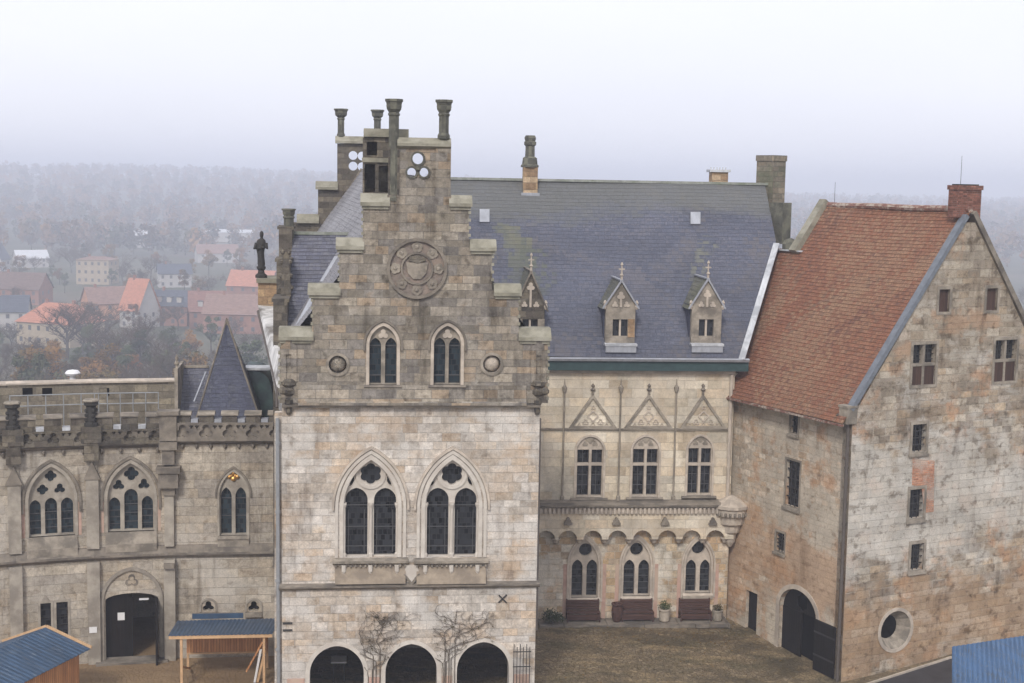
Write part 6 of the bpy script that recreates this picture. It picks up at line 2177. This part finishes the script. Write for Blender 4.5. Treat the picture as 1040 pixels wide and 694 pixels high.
def corr_sheet(mb, p00, p10, p01, p11, n, amp=.018):
    """corrugated sheet; ribs run from the 0x edge to the 1x edge (p00-p10 top edge, p01-p11 bottom edge)"""
    p00, p10, p01, p11 = map(Vector, (p00, p10, p01, p11))
    nr = (p10 - p00).cross(p01 - p00).normalized()
    if nr.z < 0: nr = -nr
    m = n * 4
    top, bot = [], []
    for i in range(m + 1):
        f = i / m
        w = nr * (amp if i % 4 in (1, 2) else 0)
        top.append(p00.lerp(p10, f) + w); bot.append(p01.lerp(p11, f) + w)
    under_t = [p - nr * .025 for p in top]; under_b = [p - nr * .025 for p in bot]
    k = m + 1
    fs = []
    for i in range(m):
        fs += [(i, i + 1, k + i + 1, k + i), (2 * k + i, 3 * k + i, 3 * k + i + 1, 2 * k + i + 1), (k + i, k + i + 1, 3 * k + i + 1, 3 * k + i), (i + 1, i, 2 * k + i, 2 * k + i + 1)]
    fs += [(0, k, 3 * k, 2 * k), (k - 1, 3 * k - 1, 4 * k - 1, 2 * k - 1)]
    mb.add(top + bot + under_t + under_b, fs)

def stalls():
    # centre stall against the stair tower
    zf, zbk = 2.28, 2.02
    f0, f1 = at_z(171, 646.4, zf), at_z(276.5, 644.4, zf)
    ang = math.degrees(math.atan2(f1.y - f0.y, f1.x - f0.x))
    F = Frame(f0, ang); w = (f1 - f0).length
    bk = at_z(225, 632, zbk)
    dep = -(bk - F.o).dot(F.n)
    print('stall', f0, f1, dep)
    gz = lambda u, d: ground_z(*F.pt(u, 0, d).xy)
    t = thing('market_stall', F.pt(w / 2, 0, -dep / 2), 'open wooden market stall with orange boards and low blue metal roof, before the stair tower', 'market stall')
    b = MB(); corr_sheet(b, F.pt(.06, zbk + .09, -dep), F.pt(w + .25, zbk + .12, -dep), F.pt(0, zf + .05, .06), F.pt(w, zf + .05, .06), 26)
    b.build('roof', M['blue_sheet'], t)
    b = MB(); b.box(F, .02, w, zf - .12, zf + .02, -.02, .03)
    b.build('fascia', M['stall_frame'], t)
    ua, ub = F.q(184, 665)[0], F.q(268, 665)[0]
    for u in (ua, ub):
        b = MB(); b.box(F, u - .05, u + .05, -.0, zf - .125, -.14, -.04); b.build('post', M['stall_frame'], t)
        b = MB(); b.box(F, u - .05, u + .05, -.0, zbk - .05, -dep + .06, -dep + .14); b.build('post', M['stall_frame'], t)
    b = MB(); b.box(F, ua - .04, ub + .04, .75, zbk - .03, -dep + .15, -dep + .19)
    b.build('back_wall', M['stall_wood'], t)
    b = MB(); b.box(F, ua, ub, 1.36, 1.42, -dep + .192, -dep + .24); b.box(F, ua, ub, .70, .76, -dep + .192, -dep + .25)
    b.build('rail', M['stall_frame'], t)
    b = MB()
    b.beam(F.pt(ua + .05, .9, -.2), F.pt(ua + .1, .1, -dep + .3), .07, .07)
    b.beam(F.pt(ub - .05, 1.9, -.2), F.pt(ub - .75, .5, -.6), .07, .07)
    b.build('brace', M['stall_wood'], t)
    b = MB(); b.box(F, F.q(195, 629, -dep)[0], F.q(247, 629, -dep)[0], zbk + .14, zbk + .36, -dep - .12, -dep - .06)
    b.build('back_sheet', M['blue_sheet'], t)
    for i, (x, dx) in enumerate(((-.42, .28), (-.30, .34))):
        b = MB()
        p = F.pt(ub + x, .03, -.62)
        b.beam(p, F.pt(ub + x + dx, 1.55, -.3), .09, .05)
        o = b.build('timber_board', M['paper'] if i == 0 else M['stall_frame'])
        tag(o, ('white-painted board', 'bare pale board')[i] + ' leaning inside the right post of the centre market stall', 'board')
    # left stall
    r0, r1 = at_z(46.7, 637.4, 2.95), at_z(2, 658, 2.95)
    dirv = (r1 - r0).normalized(); dirv.z = 0; dirv.normalize()
    e0 = at_z(92.4, 659, 2.2)
    perp = Vector((-dirv.y, dirv.x, 0))
    if perp.dot(e0 - r0) < 0: perp = -perp
    wd = (e0 - r0).dot(perp)
    off = (e0 - r0).dot(dirv)
    print('left stall', r0, r1, e0, wd, off)
    L = 6.5
    rA = r0; rB = r0 + dirv * L
    eA = Vector((e0.x, e0.y, 2.2)); eB = eA + dirv * L
    gA = r0 - (eA - r0); gA.z = 2.2; gB = gA + dirv * L
    t = thing('market_stall', (r0 + dirv * L / 2) * 1.0 - Vector((0, 0, 2.95)), 'market stall with blue corrugated saddle roof edged in orange timber, at the lower left', 'market stall')
    b = MB(); corr_sheet(b, rA, rB, eA, eB, 26); corr_sheet(b, rA, rB, gA, gB, 26)
    b.build('roof', M['blue_sheet'], t)
    b = MB(); b.beam(rA - dirv * .03 + Vector((0, 0, .03)), eA - dirv * .03 + Vector((0, 0, .03)), .06, .14); b.beam(rA - dirv * .03 + Vector((0, 0, .03)), gA - dirv * .03 + Vector((0, 0, .03)), .06, .14)
    b.build('barge_board', M['stall_frame'], t)
    SF = Frame(eA, 0)
    b = MB()
    ins = .35
    c = [eA + dirv * .3 - perp * ins, eB - dirv * .3 - perp * ins, gB - dirv * .3 + perp * ins, gA + dirv * .3 + perp * ins]
    walls_box(b, [p for p in c], 0.0, 2.16)
    b.build('board_wall', M['stall_wood'], t)
    b = MB()
    m = (c[0] + c[3]) / 2
    b.add([(c[0].x, c[0].y, 2.163), (c[3].x, c[3].y, 2.163), (m.x, m.y, 2.85)], [(0, 1, 2)])
    b.build('gable_board', M['stall_wood'], t)
    # right stall
    p00 = at_z(967, 657, 2.75); q1 = at_z(1046, 645, 2.75)
    dr = (q1 - p00); dr.z = 0; dr.normalize()
    p01 = at_z(967, 706, 2.0); w = 6.0
    sl = p01 - p00
    t = thing('market_stall', p00 + dr * 3 - Vector((0, 0, 2.75)), 'market stall with bright blue corrugated roof at the lower right', 'market stall')
    b = MB(); corr_sheet(b, p00, p00 + dr * w, p01, p01 + dr * w, 24)
    b.build('roof', M['blue_bright'], t)
    c = [p00 + sl * .12 + dr * .3, p00 + sl * .12 + dr * (w - .3), p01 - sl * .15 + dr * (w - .3), p01 - sl * .15 + dr * .3]
    b = MB(); walls_box(b, c, -.3, 1.95)
    b.build('board_wall', M['stall_wood'], t)
    b = MB(); b.beam(p01 + Vector((0, 0, -.06)), p01 + dr * w + Vector((0, 0, -.06)), .05, .1); b.beam(p00 + Vector((0, 0, -.08)), p00 + dr * w + Vector((0, 0, -.08)), .05, .1)
    b.build('eave_batten', M['stall_frame'], t)
stalls()

def tarp():
    pts = [(876, 694), (900, 687), (966, 672), (972, 694), (972, 720), (868, 720)]
    vs = []
    for x, y in pts:
        p = at_z(x, y, -.3); p.z = ground_z(p.x, p.y) + .05; vs.append(p)
    n = len(vs)
    b = MB()
    b.add([v + Vector((0, 0, .06)) for v in vs] + vs, [tuple(reversed(range(n)))] + [(i, (i + 1) % n, n + (i + 1) % n, n + i) for i in range(n)])
    t = b.build('ground_mat', M['tarp'])
    tag(t, 'black mat laid on the ground beside the bright blue stall roof', 'mat')
    b = MB(); b.beam(vs[0] + Vector((0, .02, .1)), vs[2] + Vector((0, .02, .1)), .08, .10)
    b.build('edge_board', M['trim'], t)
tarp()

def roof_vent():
    F, d = W1, -6.4
    p = F.pt(F.q(74, 391, d)[0], w_zroof - .3, d)
    zt = F.q(74, 375.5, d)[1]
    t = thing('roof_vent', p, 'white mushroom-shaped vent standing behind the terrace wall of the left wing', 'vent')
    MB().lathe(p, [(.14, 0), (.14, zt - p.z - .22)], 10).build('pipe', M['white_metal'], t)
    MB().lathe(p, [(.30, zt - p.z - .25), (.36, zt - p.z - .16), (.25, zt - p.z - .04), (.03, zt - p.z)], 12).build('hood', M['white_metal'], t)
roof_vent()

def leaf_litter():
    rnd = random.Random(77)
    m = MB()
    for _ in range(1200):
        x, y = rnd.uniform(-1, 16), rnd.uniform(50, 70)
        if rnd.random() < .4: x, y = rnd.gauss(8.5, 3.5), rnd.gauss(66, 1.6)
        p = Vector((x, y, ground_z(x, y) + .025))
        if (p - B.o).dot(B.n) < .1 or (p - S.o).dot(S.n) < .1: continue
        a = Vector((rnd.uniform(-1, 1), rnd.uniform(-1, 1), rnd.uniform(-.15, .15))).normalized() * rnd.uniform(.03, .075)
        c = Vector((-a.y, a.x, rnd.uniform(-.02, .02))) * .7
        m.add([p - a, p - c, p + a, p + c], [(0, 1, 2, 3)])
    o = m.build('leaf_litter', foliage('fallen_leaves', [(.20, .12, .05), (.13, .08, .035), (.28, .18, .08), (.10, .07, .035)], 3.0))
    tag(o, 'fallen brown leaves scattered over the courtyard', 'leaves', kind='stuff')
leaf_litter()

def wall_foot():
    """worn paving strip along the foot of the hall"""
    gz = .02
    m = MB()
    u0, u1 = B.q(546, 632)[0], B.q(736, 626)[0]
    rnd = random.Random(4)
    u = u0
    while u < u1:
        w = rnd.uniform(.5, .95)
        m.box(B, u, min(u + w - .02, u1), -.1, gz + .05 + rnd.uniform(-.012, .012), .01, 1.15 + rnd.uniform(-.05, .05))
        u += w
    tag(m.build('pavement', M['trim_dark']), kind='structure')
wall_foot()
# ================================================================== THE TOWN AND THE WOODS BELOW
def land_hit(px, py, start=120, end=4000):
    r = ray(px, py); o = Vector((0, 0, CAMZ))
    t = start
    while t < end:
        p = o + r * t
        if p.z <= land_z(p.x, p.y): return p
        t += 2.0
    return o + r * end

HM = {
    'orange': plain('orange_roof_tiles', (.44, .19, .12), .85, .2, .6),
    'red': plain('red_roof_tiles', (.235, .12, .095), .85, .25, .6),
    'pink': plain('faded_red_tiles', (.25, .155, .125), .85, .25, .6),
    'brown': plain('brown_roof_tiles', (.15, .10, .085), .85, .25, .6),
    'slate': plain('town_slate_roof', (.075, .085, .11), .7, .2, .6),
    'white_roof': plain('white_sheet_roof', (.60, .61, .63), .6, .1, .6),
    'w_white': plain('white_render', (.42, .40, .38), .9, .1, .4),
    'w_cream': plain('cream_render', (.40, .33, .24), .9, .15, .4),
    'w_brick': plain('town_brick_wall', (.28, .14, .10), .9, .2, .4),
    'w_orange': plain('orange_brick_wall', (.47, .24, .14), .9, .2, .4),
    'win': plain('town_window', (.09, .09, .10), .3, .2, 1.0, .5),
}
HOUSES = []
def house(px, py, w, l, h, rh, rot, roof, wall, label, hip=0.0, nwin=4, floors=2, dormers=0, chim=1, name='town_house', cat='house', over=.5):
    p = land_hit(px, py)
    p.z = land_z(p.x, p.y) - .5
    F = Frame(p, rot)
    HOUSES.append((p.x, p.y, max(w, l) * .62))
    t = thing(name, p, label, cat)
    z0, z1 = p.z, p.z + .5 + h
    m = MB(); m.box(F, -w / 2, w / 2, z0, z1, -l, 0)
    SFr = Frame(F.pt(-w / 2, 0, -l), rot - 90); SFl = Frame(F.pt(w / 2, 0, 0), rot + 90)
    if hip < .05:
        for q_ in (SFl, Frame(F.pt(-w / 2, 0, -l), rot - 90)):
            m.plate(q_, [(0, z1), (l, z1), (l / 2, z1 + rh)], -.2, 0)
    m.build('wall', HM[wall], t)
    hw = hip * w
    rl, rr = F.pt(-w / 2 - (over if hip < .05 else 0) + hw, z1 + rh, -l / 2), F.pt(w / 2 + (over if hip < .05 else 0) - hw, z1 + rh, -l / 2)
    e = [F.pt(-w / 2 - over, z1 - .25, over), F.pt(w / 2 + over, z1 - .25, over), F.pt(w / 2 + over, z1 - .25, -l - over), F.pt(-w / 2 - over, z1 - .25, -l - over)]
    m = MB()
    m.courses(e[0], e[1], rl, rr, 10, .05, 4, .02); m.courses(e[2], e[3], rr, rl, 10, .05, 4, .02)
    if hip >= .05: m.poly([e[1], e[2], rr]); m.poly([e[3], e[0], rl])
    rf = m.build('roof', HM[roof], t)
    for k in range(chim):
        u = (-.25 + .5 * k) * w
        m = MB(); m.box(F, u - .4, u + .4, z1 + rh * .55, z1 + rh + 1.0, -l / 2 - .45, -l / 2 + .35)
        m.build('chimney', HM['w_brick'], rf)
    for k in range(dormers):
        u = (-.5 + (k + .5) / dormers) * w * .8
        zd = z1 + rh * .25
        dd = -l / 2 * .25
        m = MB(); m.box(F, u - .8, u + .8, zd - .3, zd + 1.6, dd - 2.5, dd + .4)
        dm = m.build('dormer', HM['w_white'], rf)
        m = MB(); m.box(F, u - 1.0, u + 1.0, zd + 1.6, zd + 1.75, dd - 2.6, dd + .6)
        m.build('dormer_roof', HM['slate'], dm)
    for fl in range(floors):
        zc = z0 + .5 + (fl + .5) * h / floors
        for k in range(nwin):
            u = (-.5 + (k + .5) / nwin) * w
            m = MB(); m.box(F, u - .55, u + .55, zc - .7, zc + .7, -.05, .05)
            m.build('window', HM['win'], t)
        for k in range(2):
            m = MB(); u = l * (.3 + .4 * k); m.box(SFl, u - .5, u + .5, zc - .7, zc + .7, -.05, .05)
            m.build('window', HM['win'], t)
    return t

house(44, 352, 20, 15, 7, 5.2, -24, 'orange', 'w_cream', 'large house with bright orange hipped roof left behind the terrace wall', hip=.22, nwin=6, chim=2)
house(131, 334, 8.5, 10, 6, 10.5, -30, 'orange', 'w_white', 'steep orange-roofed church-like house with white gable', nwin=2, chim=1)
house(171, 332, 13, 10, 7, 5, -6, 'slate', 'w_brick', 'dark slate-roofed house with three small white dormers', dormers=3, nwin=4)
house(211, 335, 12, 10, 6, 6.5, 12, 'red', 'w_brick', 'red-roofed house with steep roof right of the slate-roofed house', nwin=3, dormers=2)
house(240, 340, 22, 12, 6.5, 6, -4, 'pink', 'w_brick', 'long faded-red roof right behind the pointed spire', nwin=6, chim=2)
house(94, 289, 15, 12, 11, 1.2, -6, 'pink', 'w_cream', 'cream three-storey house with flat roof behind a bare tree', nwin=5, floors=3, hip=.3)
house(6, 278, 9, 10, 7, 8, 80, 'slate', 'w_white', 'white gabled house at the far left edge', nwin=2)
house(34, 272, 16, 14, 5, 4, 30, 'white_roof', 'w_white', 'house with shiny white roof in the far haze at left', nwin=3, chim=0)
house(14, 310, 20, 12, 6, 6, -8, 'brown', 'w_brick', 'wide brown-roofed house below the white gabled house', nwin=5)
house(8, 336, 12, 10, 6, 5, 12, 'slate', 'w_white', 'dark-roofed white house beside the bright orange roof', nwin=3)
house(222, 268, 24, 14, 6, 5, 20, 'pink', 'w_white', 'pale red-roofed house far behind the spire', nwin=4)
house(234, 246, 40, 16, 7, 2, -4, 'white_roof', 'w_white', 'long low white building in the far haze', nwin=6, floors=1, chim=0)
house(144, 252, 12, 10, 7, 5, 10, 'white_roof', 'w_white', 'small white house deep in the haze above the orange gable', nwin=3)
house(252, 306, 18, 12, 6, 6, -10, 'orange', 'w_brick', 'hazy orange-brown roof near the statue', nwin=4)
house(178, 292, 14, 12, 6, 4, 18, 'slate', 'w_white', 'grey-roofed white house behind the slate roof with dormers', nwin=4)
house(112, 326, 14, 10, 6, 5.5, 35, 'pink', 'w_orange', 'faded red roof between the orange roof and the church-like house', nwin=3)

# ---- trees: prototypes, then copies
def bare_tree_mesh(seed, h, bark, spread=.55, levels=5):
    rnd = random.Random(seed)
    tr, tw = MB(), MB()
    def grow(p, d, ln, r, lev):
        n = 3
        pts = [p]
        for k in range(n):
            d = (d + Vector((rnd.gauss(0, .16), rnd.gauss(0, .16), rnd.gauss(0, .08) + .05))).normalized()
            p = p + d * ln / n
            pts.append(p)
        (tr if lev <= 1 else tw).tube(pts, r, r * .62, 6 if lev <= 1 else 3)
        if lev >= levels: return
        nb = (5, 4, 4, 4, 3)[min(lev, 4)]
        for k in range(nb):
            a = rnd.uniform(0, 2 * math.pi)
            side = Vector((math.cos(a), math.sin(a), rnd.uniform(-.1, .5)))
            nd = (d * (1 - spread) + side * spread).normalized()
            st = pts[rnd.randint(1, n)] if k else pts[n]
            grow(st, nd, ln * rnd.uniform(.58, .80), max(r * .58, .024), lev + 1)
    grow(Vector((0, 0, -.5)), Vector((0, 0, 1)), h * .30, h * .019, 0)
    return tr, tw

def leafy_mesh(seed, h, r, n, leaf):
    rnd = random.Random(seed)
    tr, cr = MB(), MB()
    tr.tube([(0, 0, -.5), (.1, 0, h * .3), (0, .1, h * .75)], h * .022, h * .008, 6)
    for k in range(9):
        a = rnd.uniform(0, 6.28); z = h * rnd.uniform(.3, .6)
        tr.tube([(0, 0, z), (math.cos(a) * r * .5, math.sin(a) * r * .5, z + h * .15), (math.cos(a) * r * .8, math.sin(a) * r * .8, z + h * .22)], h * .009, h * .003, 4)
    for k in range(15):
        a = rnd.uniform(0, 6.28); q = r * rnd.uniform(.1, .72)
        z = h * rnd.uniform(.38, .9)
        q *= 1.0 if z < h * .7 else .55
        leaf_blob(cr, (math.cos(a) * q, math.sin(a) * q, z), r * rnd.uniform(.22, .42), h * rnd.uniform(.07, .14), n // 15, leaf, rnd)
    return tr, cr

bark = plain('grey_bark', (.075, .062, .052), .95, .3, 2.0)
twig = plain('fine_twigs', (.085, .06, .042), .95, .25, 1.0)
autumn = foliage('autumn_leaves', [(.15, .085, .035), (.25, .13, .045), (.13, .10, .04), (.29, .12, .045)], .06)
olive = foliage('olive_foliage', [(.05, .065, .03), (.085, .095, .045), (.06, .075, .045), (.10, .10, .055)], .08)

PROTO = {}
def proto(key, tr, cr, bm, cm, label, group, name):
    t = thing(name, (0, 0, 0), label, 'tree', group)
    tr.build('trunk', bm, t); cr.build('crown', cm, t)
    PROTO[key] = [t, False]
for i in range(4):
    tr, cr = bare_tree_mesh(40 + i, 17.0, bark, .55 + .04 * i)
    proto(('bare', i), tr, cr, bark, twig, 'bare leafless tree with fine brown twigs among the houses below the castle', 'bare trees below the castle', 'bare_tree')
for i in range(2):
    tr, cr = leafy_mesh(60 + i, 13.0, 5.0, 2200, .30)
    proto(('autumn', i), tr, cr, bark, autumn, 'brown autumn-leaved tree in the haze among the town roofs', 'autumn trees in the town', 'autumn_tree')
for i in range(2):
    tr, cr = leafy_mesh(70 + i, 11.0, 4.2, 2200, .26)
    proto(('olive', i), tr, cr, bark, olive, 'dull green leafy tree in the haze among the town roofs', 'green trees in the town', 'green_tree')

def put(key, x, y, s, rz):
    t, used = PROTO[key]
    if not used:
        PROTO[key][1] = True; r = t
    else:
        r = t.copy(); C.objects.link(r)
        for ch in t.children:
            c = ch.copy(); C.objects.link(c); c.parent = r
    r.location = (x, y, land_z(x, y)); r.rotation_euler = (0, 0, rz); r.scale = (s, s, s * random.Random(int(x * 31 + y)).uniform(.9, 1.12))

rt = random.Random(21)
def free(x, y, m=3):
    return all((x - a) ** 2 + (y - b) ** 2 > (r + m) ** 2 for a, b, r in HOUSES)
def place(kind, px, d, s=1.0):
    v = 4 if kind == 'bare' else 2
    r = ray(px, 347); x = r.x / r.y * d; y = d
    put((kind, rt.randrange(v)), x, y, s, rt.uniform(0, 6.28))
    return x, y
# the near belt of bare trees just below the wall
for px, d, s in ((-14, 205, 1.15), (6, 225, 1.1), (22, 200, 1.0), (38, 235, 1.15), (54, 212, 1.1), (72, 240, 1.15), (86, 215, 1.0), (100, 250, 1.2), (116, 225, 1.05), (132, 262, 1.1), (150, 240, 1.0), (166, 280, 1.1), (182, 255, .95), (205, 290, 1.0), (226, 300, 1.0), (250, 280, .95),
                 (68, 380, 1.5), (84, 395, 1.35), (30, 300, 1.0), (110, 330, 1.1)):
    place('bare', px, d, s)
for px, d, s in ((128, 300, 1.1), (142, 330, 1.15), (156, 310, 1.0), (170, 350, 1.1), (186, 330, 1.0), (118, 350, .9)):
    place('olive', px, d, s)
for i in range(80):     # dense belt hiding the slope behind the wall, its tops kept below the roofs
    d = rt.uniform(165, 330); px = rt.uniform(-40, 265)
    r = ray(px, 347); x = r.x / r.y * d
    if not free(x, d, 3): continue
    yt_ = rt.uniform(334, 366) if px < 120 else rt.uniform(326, 362)
    top = CAMZ - (yt_ - 178) / FPX * d
    k = rt.random()
    kind = 'bare' if k < .6 else ('olive' if k < .84 else 'autumn')
    hh = {'bare': 17, 'olive': 11, 'autumn': 13}[kind]
    s_ = (top - land_z(x, d)) / hh
    if .45 < s_ < 1.7: place(kind, px, d, s_)
for i in range(30):     # thicket on the slope behind the wall
    d = rt.uniform(200, 400); px = rt.uniform(-40, 262)
    r = ray(px, 347); x = r.x / r.y * d
    if not free(x, d, 5): continue
    if any(abs(x / d - a / b) < rr * .9 / b and 0 < b - d < 90 for a, b, rr in HOUSES): continue
    k = rt.random()
    place('bare' if k < .6 else ('olive' if k < .85 else 'autumn'), px, d, rt.uniform(.6, 1.0))
n = 0
while n < 150:
    d = rt.uniform(320, 1250); px = rt.uniform(-90, 330)
    r = ray(px, 347); x = r.x / r.y * d
    if not free(x, d, 5): continue
    # keep sight lines to the houses open: nothing tall right in front of them
    if rt.random() < .6 and any(abs(x / d - a / b) < rr * .8 / b and 0 < b - d < 70 for a, b, rr in HOUSES): continue
    k = rt.random()
    place('bare' if k < .45 else ('autumn' if k < .8 else 'olive'), px, d, rt.uniform(.7, 1.15)); n += 1
for i in range(40):      # gardens between the houses
    a, b, rr = HOUSES[rt.randrange(len(HOUSES))]
    an = rt.uniform(0, 6.28); x = a + (rr + rt.uniform(3, 9)) * math.cos(an); y = b + (rr + rt.uniform(3, 9)) * math.sin(an)
    if not free(x, y, 1.5): continue
    k = ('bare', 'autumn', 'olive', 'bare')[i % 4]
    put((k, rt.randrange(2)), x, y, rt.uniform(.5, .85), rt.uniform(0, 6.28))
for i in range(44):
    d = rt.uniform(170, 620); px = rt.uniform(960, 1700)
    place(('bare', 'autumn', 'olive')[i % 3], px, d, rt.uniform(.7, 1.1))
for i in range(26):      # a few beyond the right-hand houses
    d = rt.uniform(260, 800); px = rt.uniform(420, 1250)
    place(('bare', 'autumn', 'olive')[i % 3], px, d, rt.uniform(.8, 1.1))

# ---- the far woods as one mass of crowns
def far_woods():
    rnd = random.Random(5)
    m = MB()
    base = []
    for v in range(5):
        b = MB(); leaf_blob(b, (0, 0, 8), 5.0, 7.0, 46, 1.5, rnd)
        for k in range(4): leaf_blob(b, (rnd.uniform(-3, 3), rnd.uniform(-3, 3), rnd.uniform(7, 14)), 2.4, 2.4, 14, 1.1, rnd)
        base.append(([tuple(p) for p in b.v], b.f))
    vs, fs = [], []
    for i in range(5600):
        y = 860 + 2500 * rnd.random() ** 1.2
        x = rnd.uniform(-.47, .52) * y
        if y < 1150 and rnd.random() < .35: continue
        if not free(x, y, 4): continue
        z = land_z(x, y)
        s = rnd.uniform(.9, 1.5); c, sn = math.cos(i * 2.4), math.sin(i * 2.4)
        bv, bf = base[i % 5]
        o = len(vs)
        vs += [(x + s * (p[0] * c - p[1] * sn), y + s * (p[0] * sn + p[1] * c), z + s * p[2]) for p in bv]
        fs += [tuple(o + k for k in f) for f in bf]
    me = bpy.data.meshes.new('far_woods'); me.from_pydata(vs, [], fs)
    me.materials.append(foliage('far_wood_crowns', [(.07, .075, .05), (.16, .105, .06), (.25, .14, .07), (.10, .09, .08), (.07, .08, .05), (.29, .16, .07)], .016))
    o = bpy.data.objects.new('far_woods', me); C.objects.link(o)
    tag(o, 'hazy autumn woods covering the far hills behind the town', 'woods', kind='stuff')
far_woods()
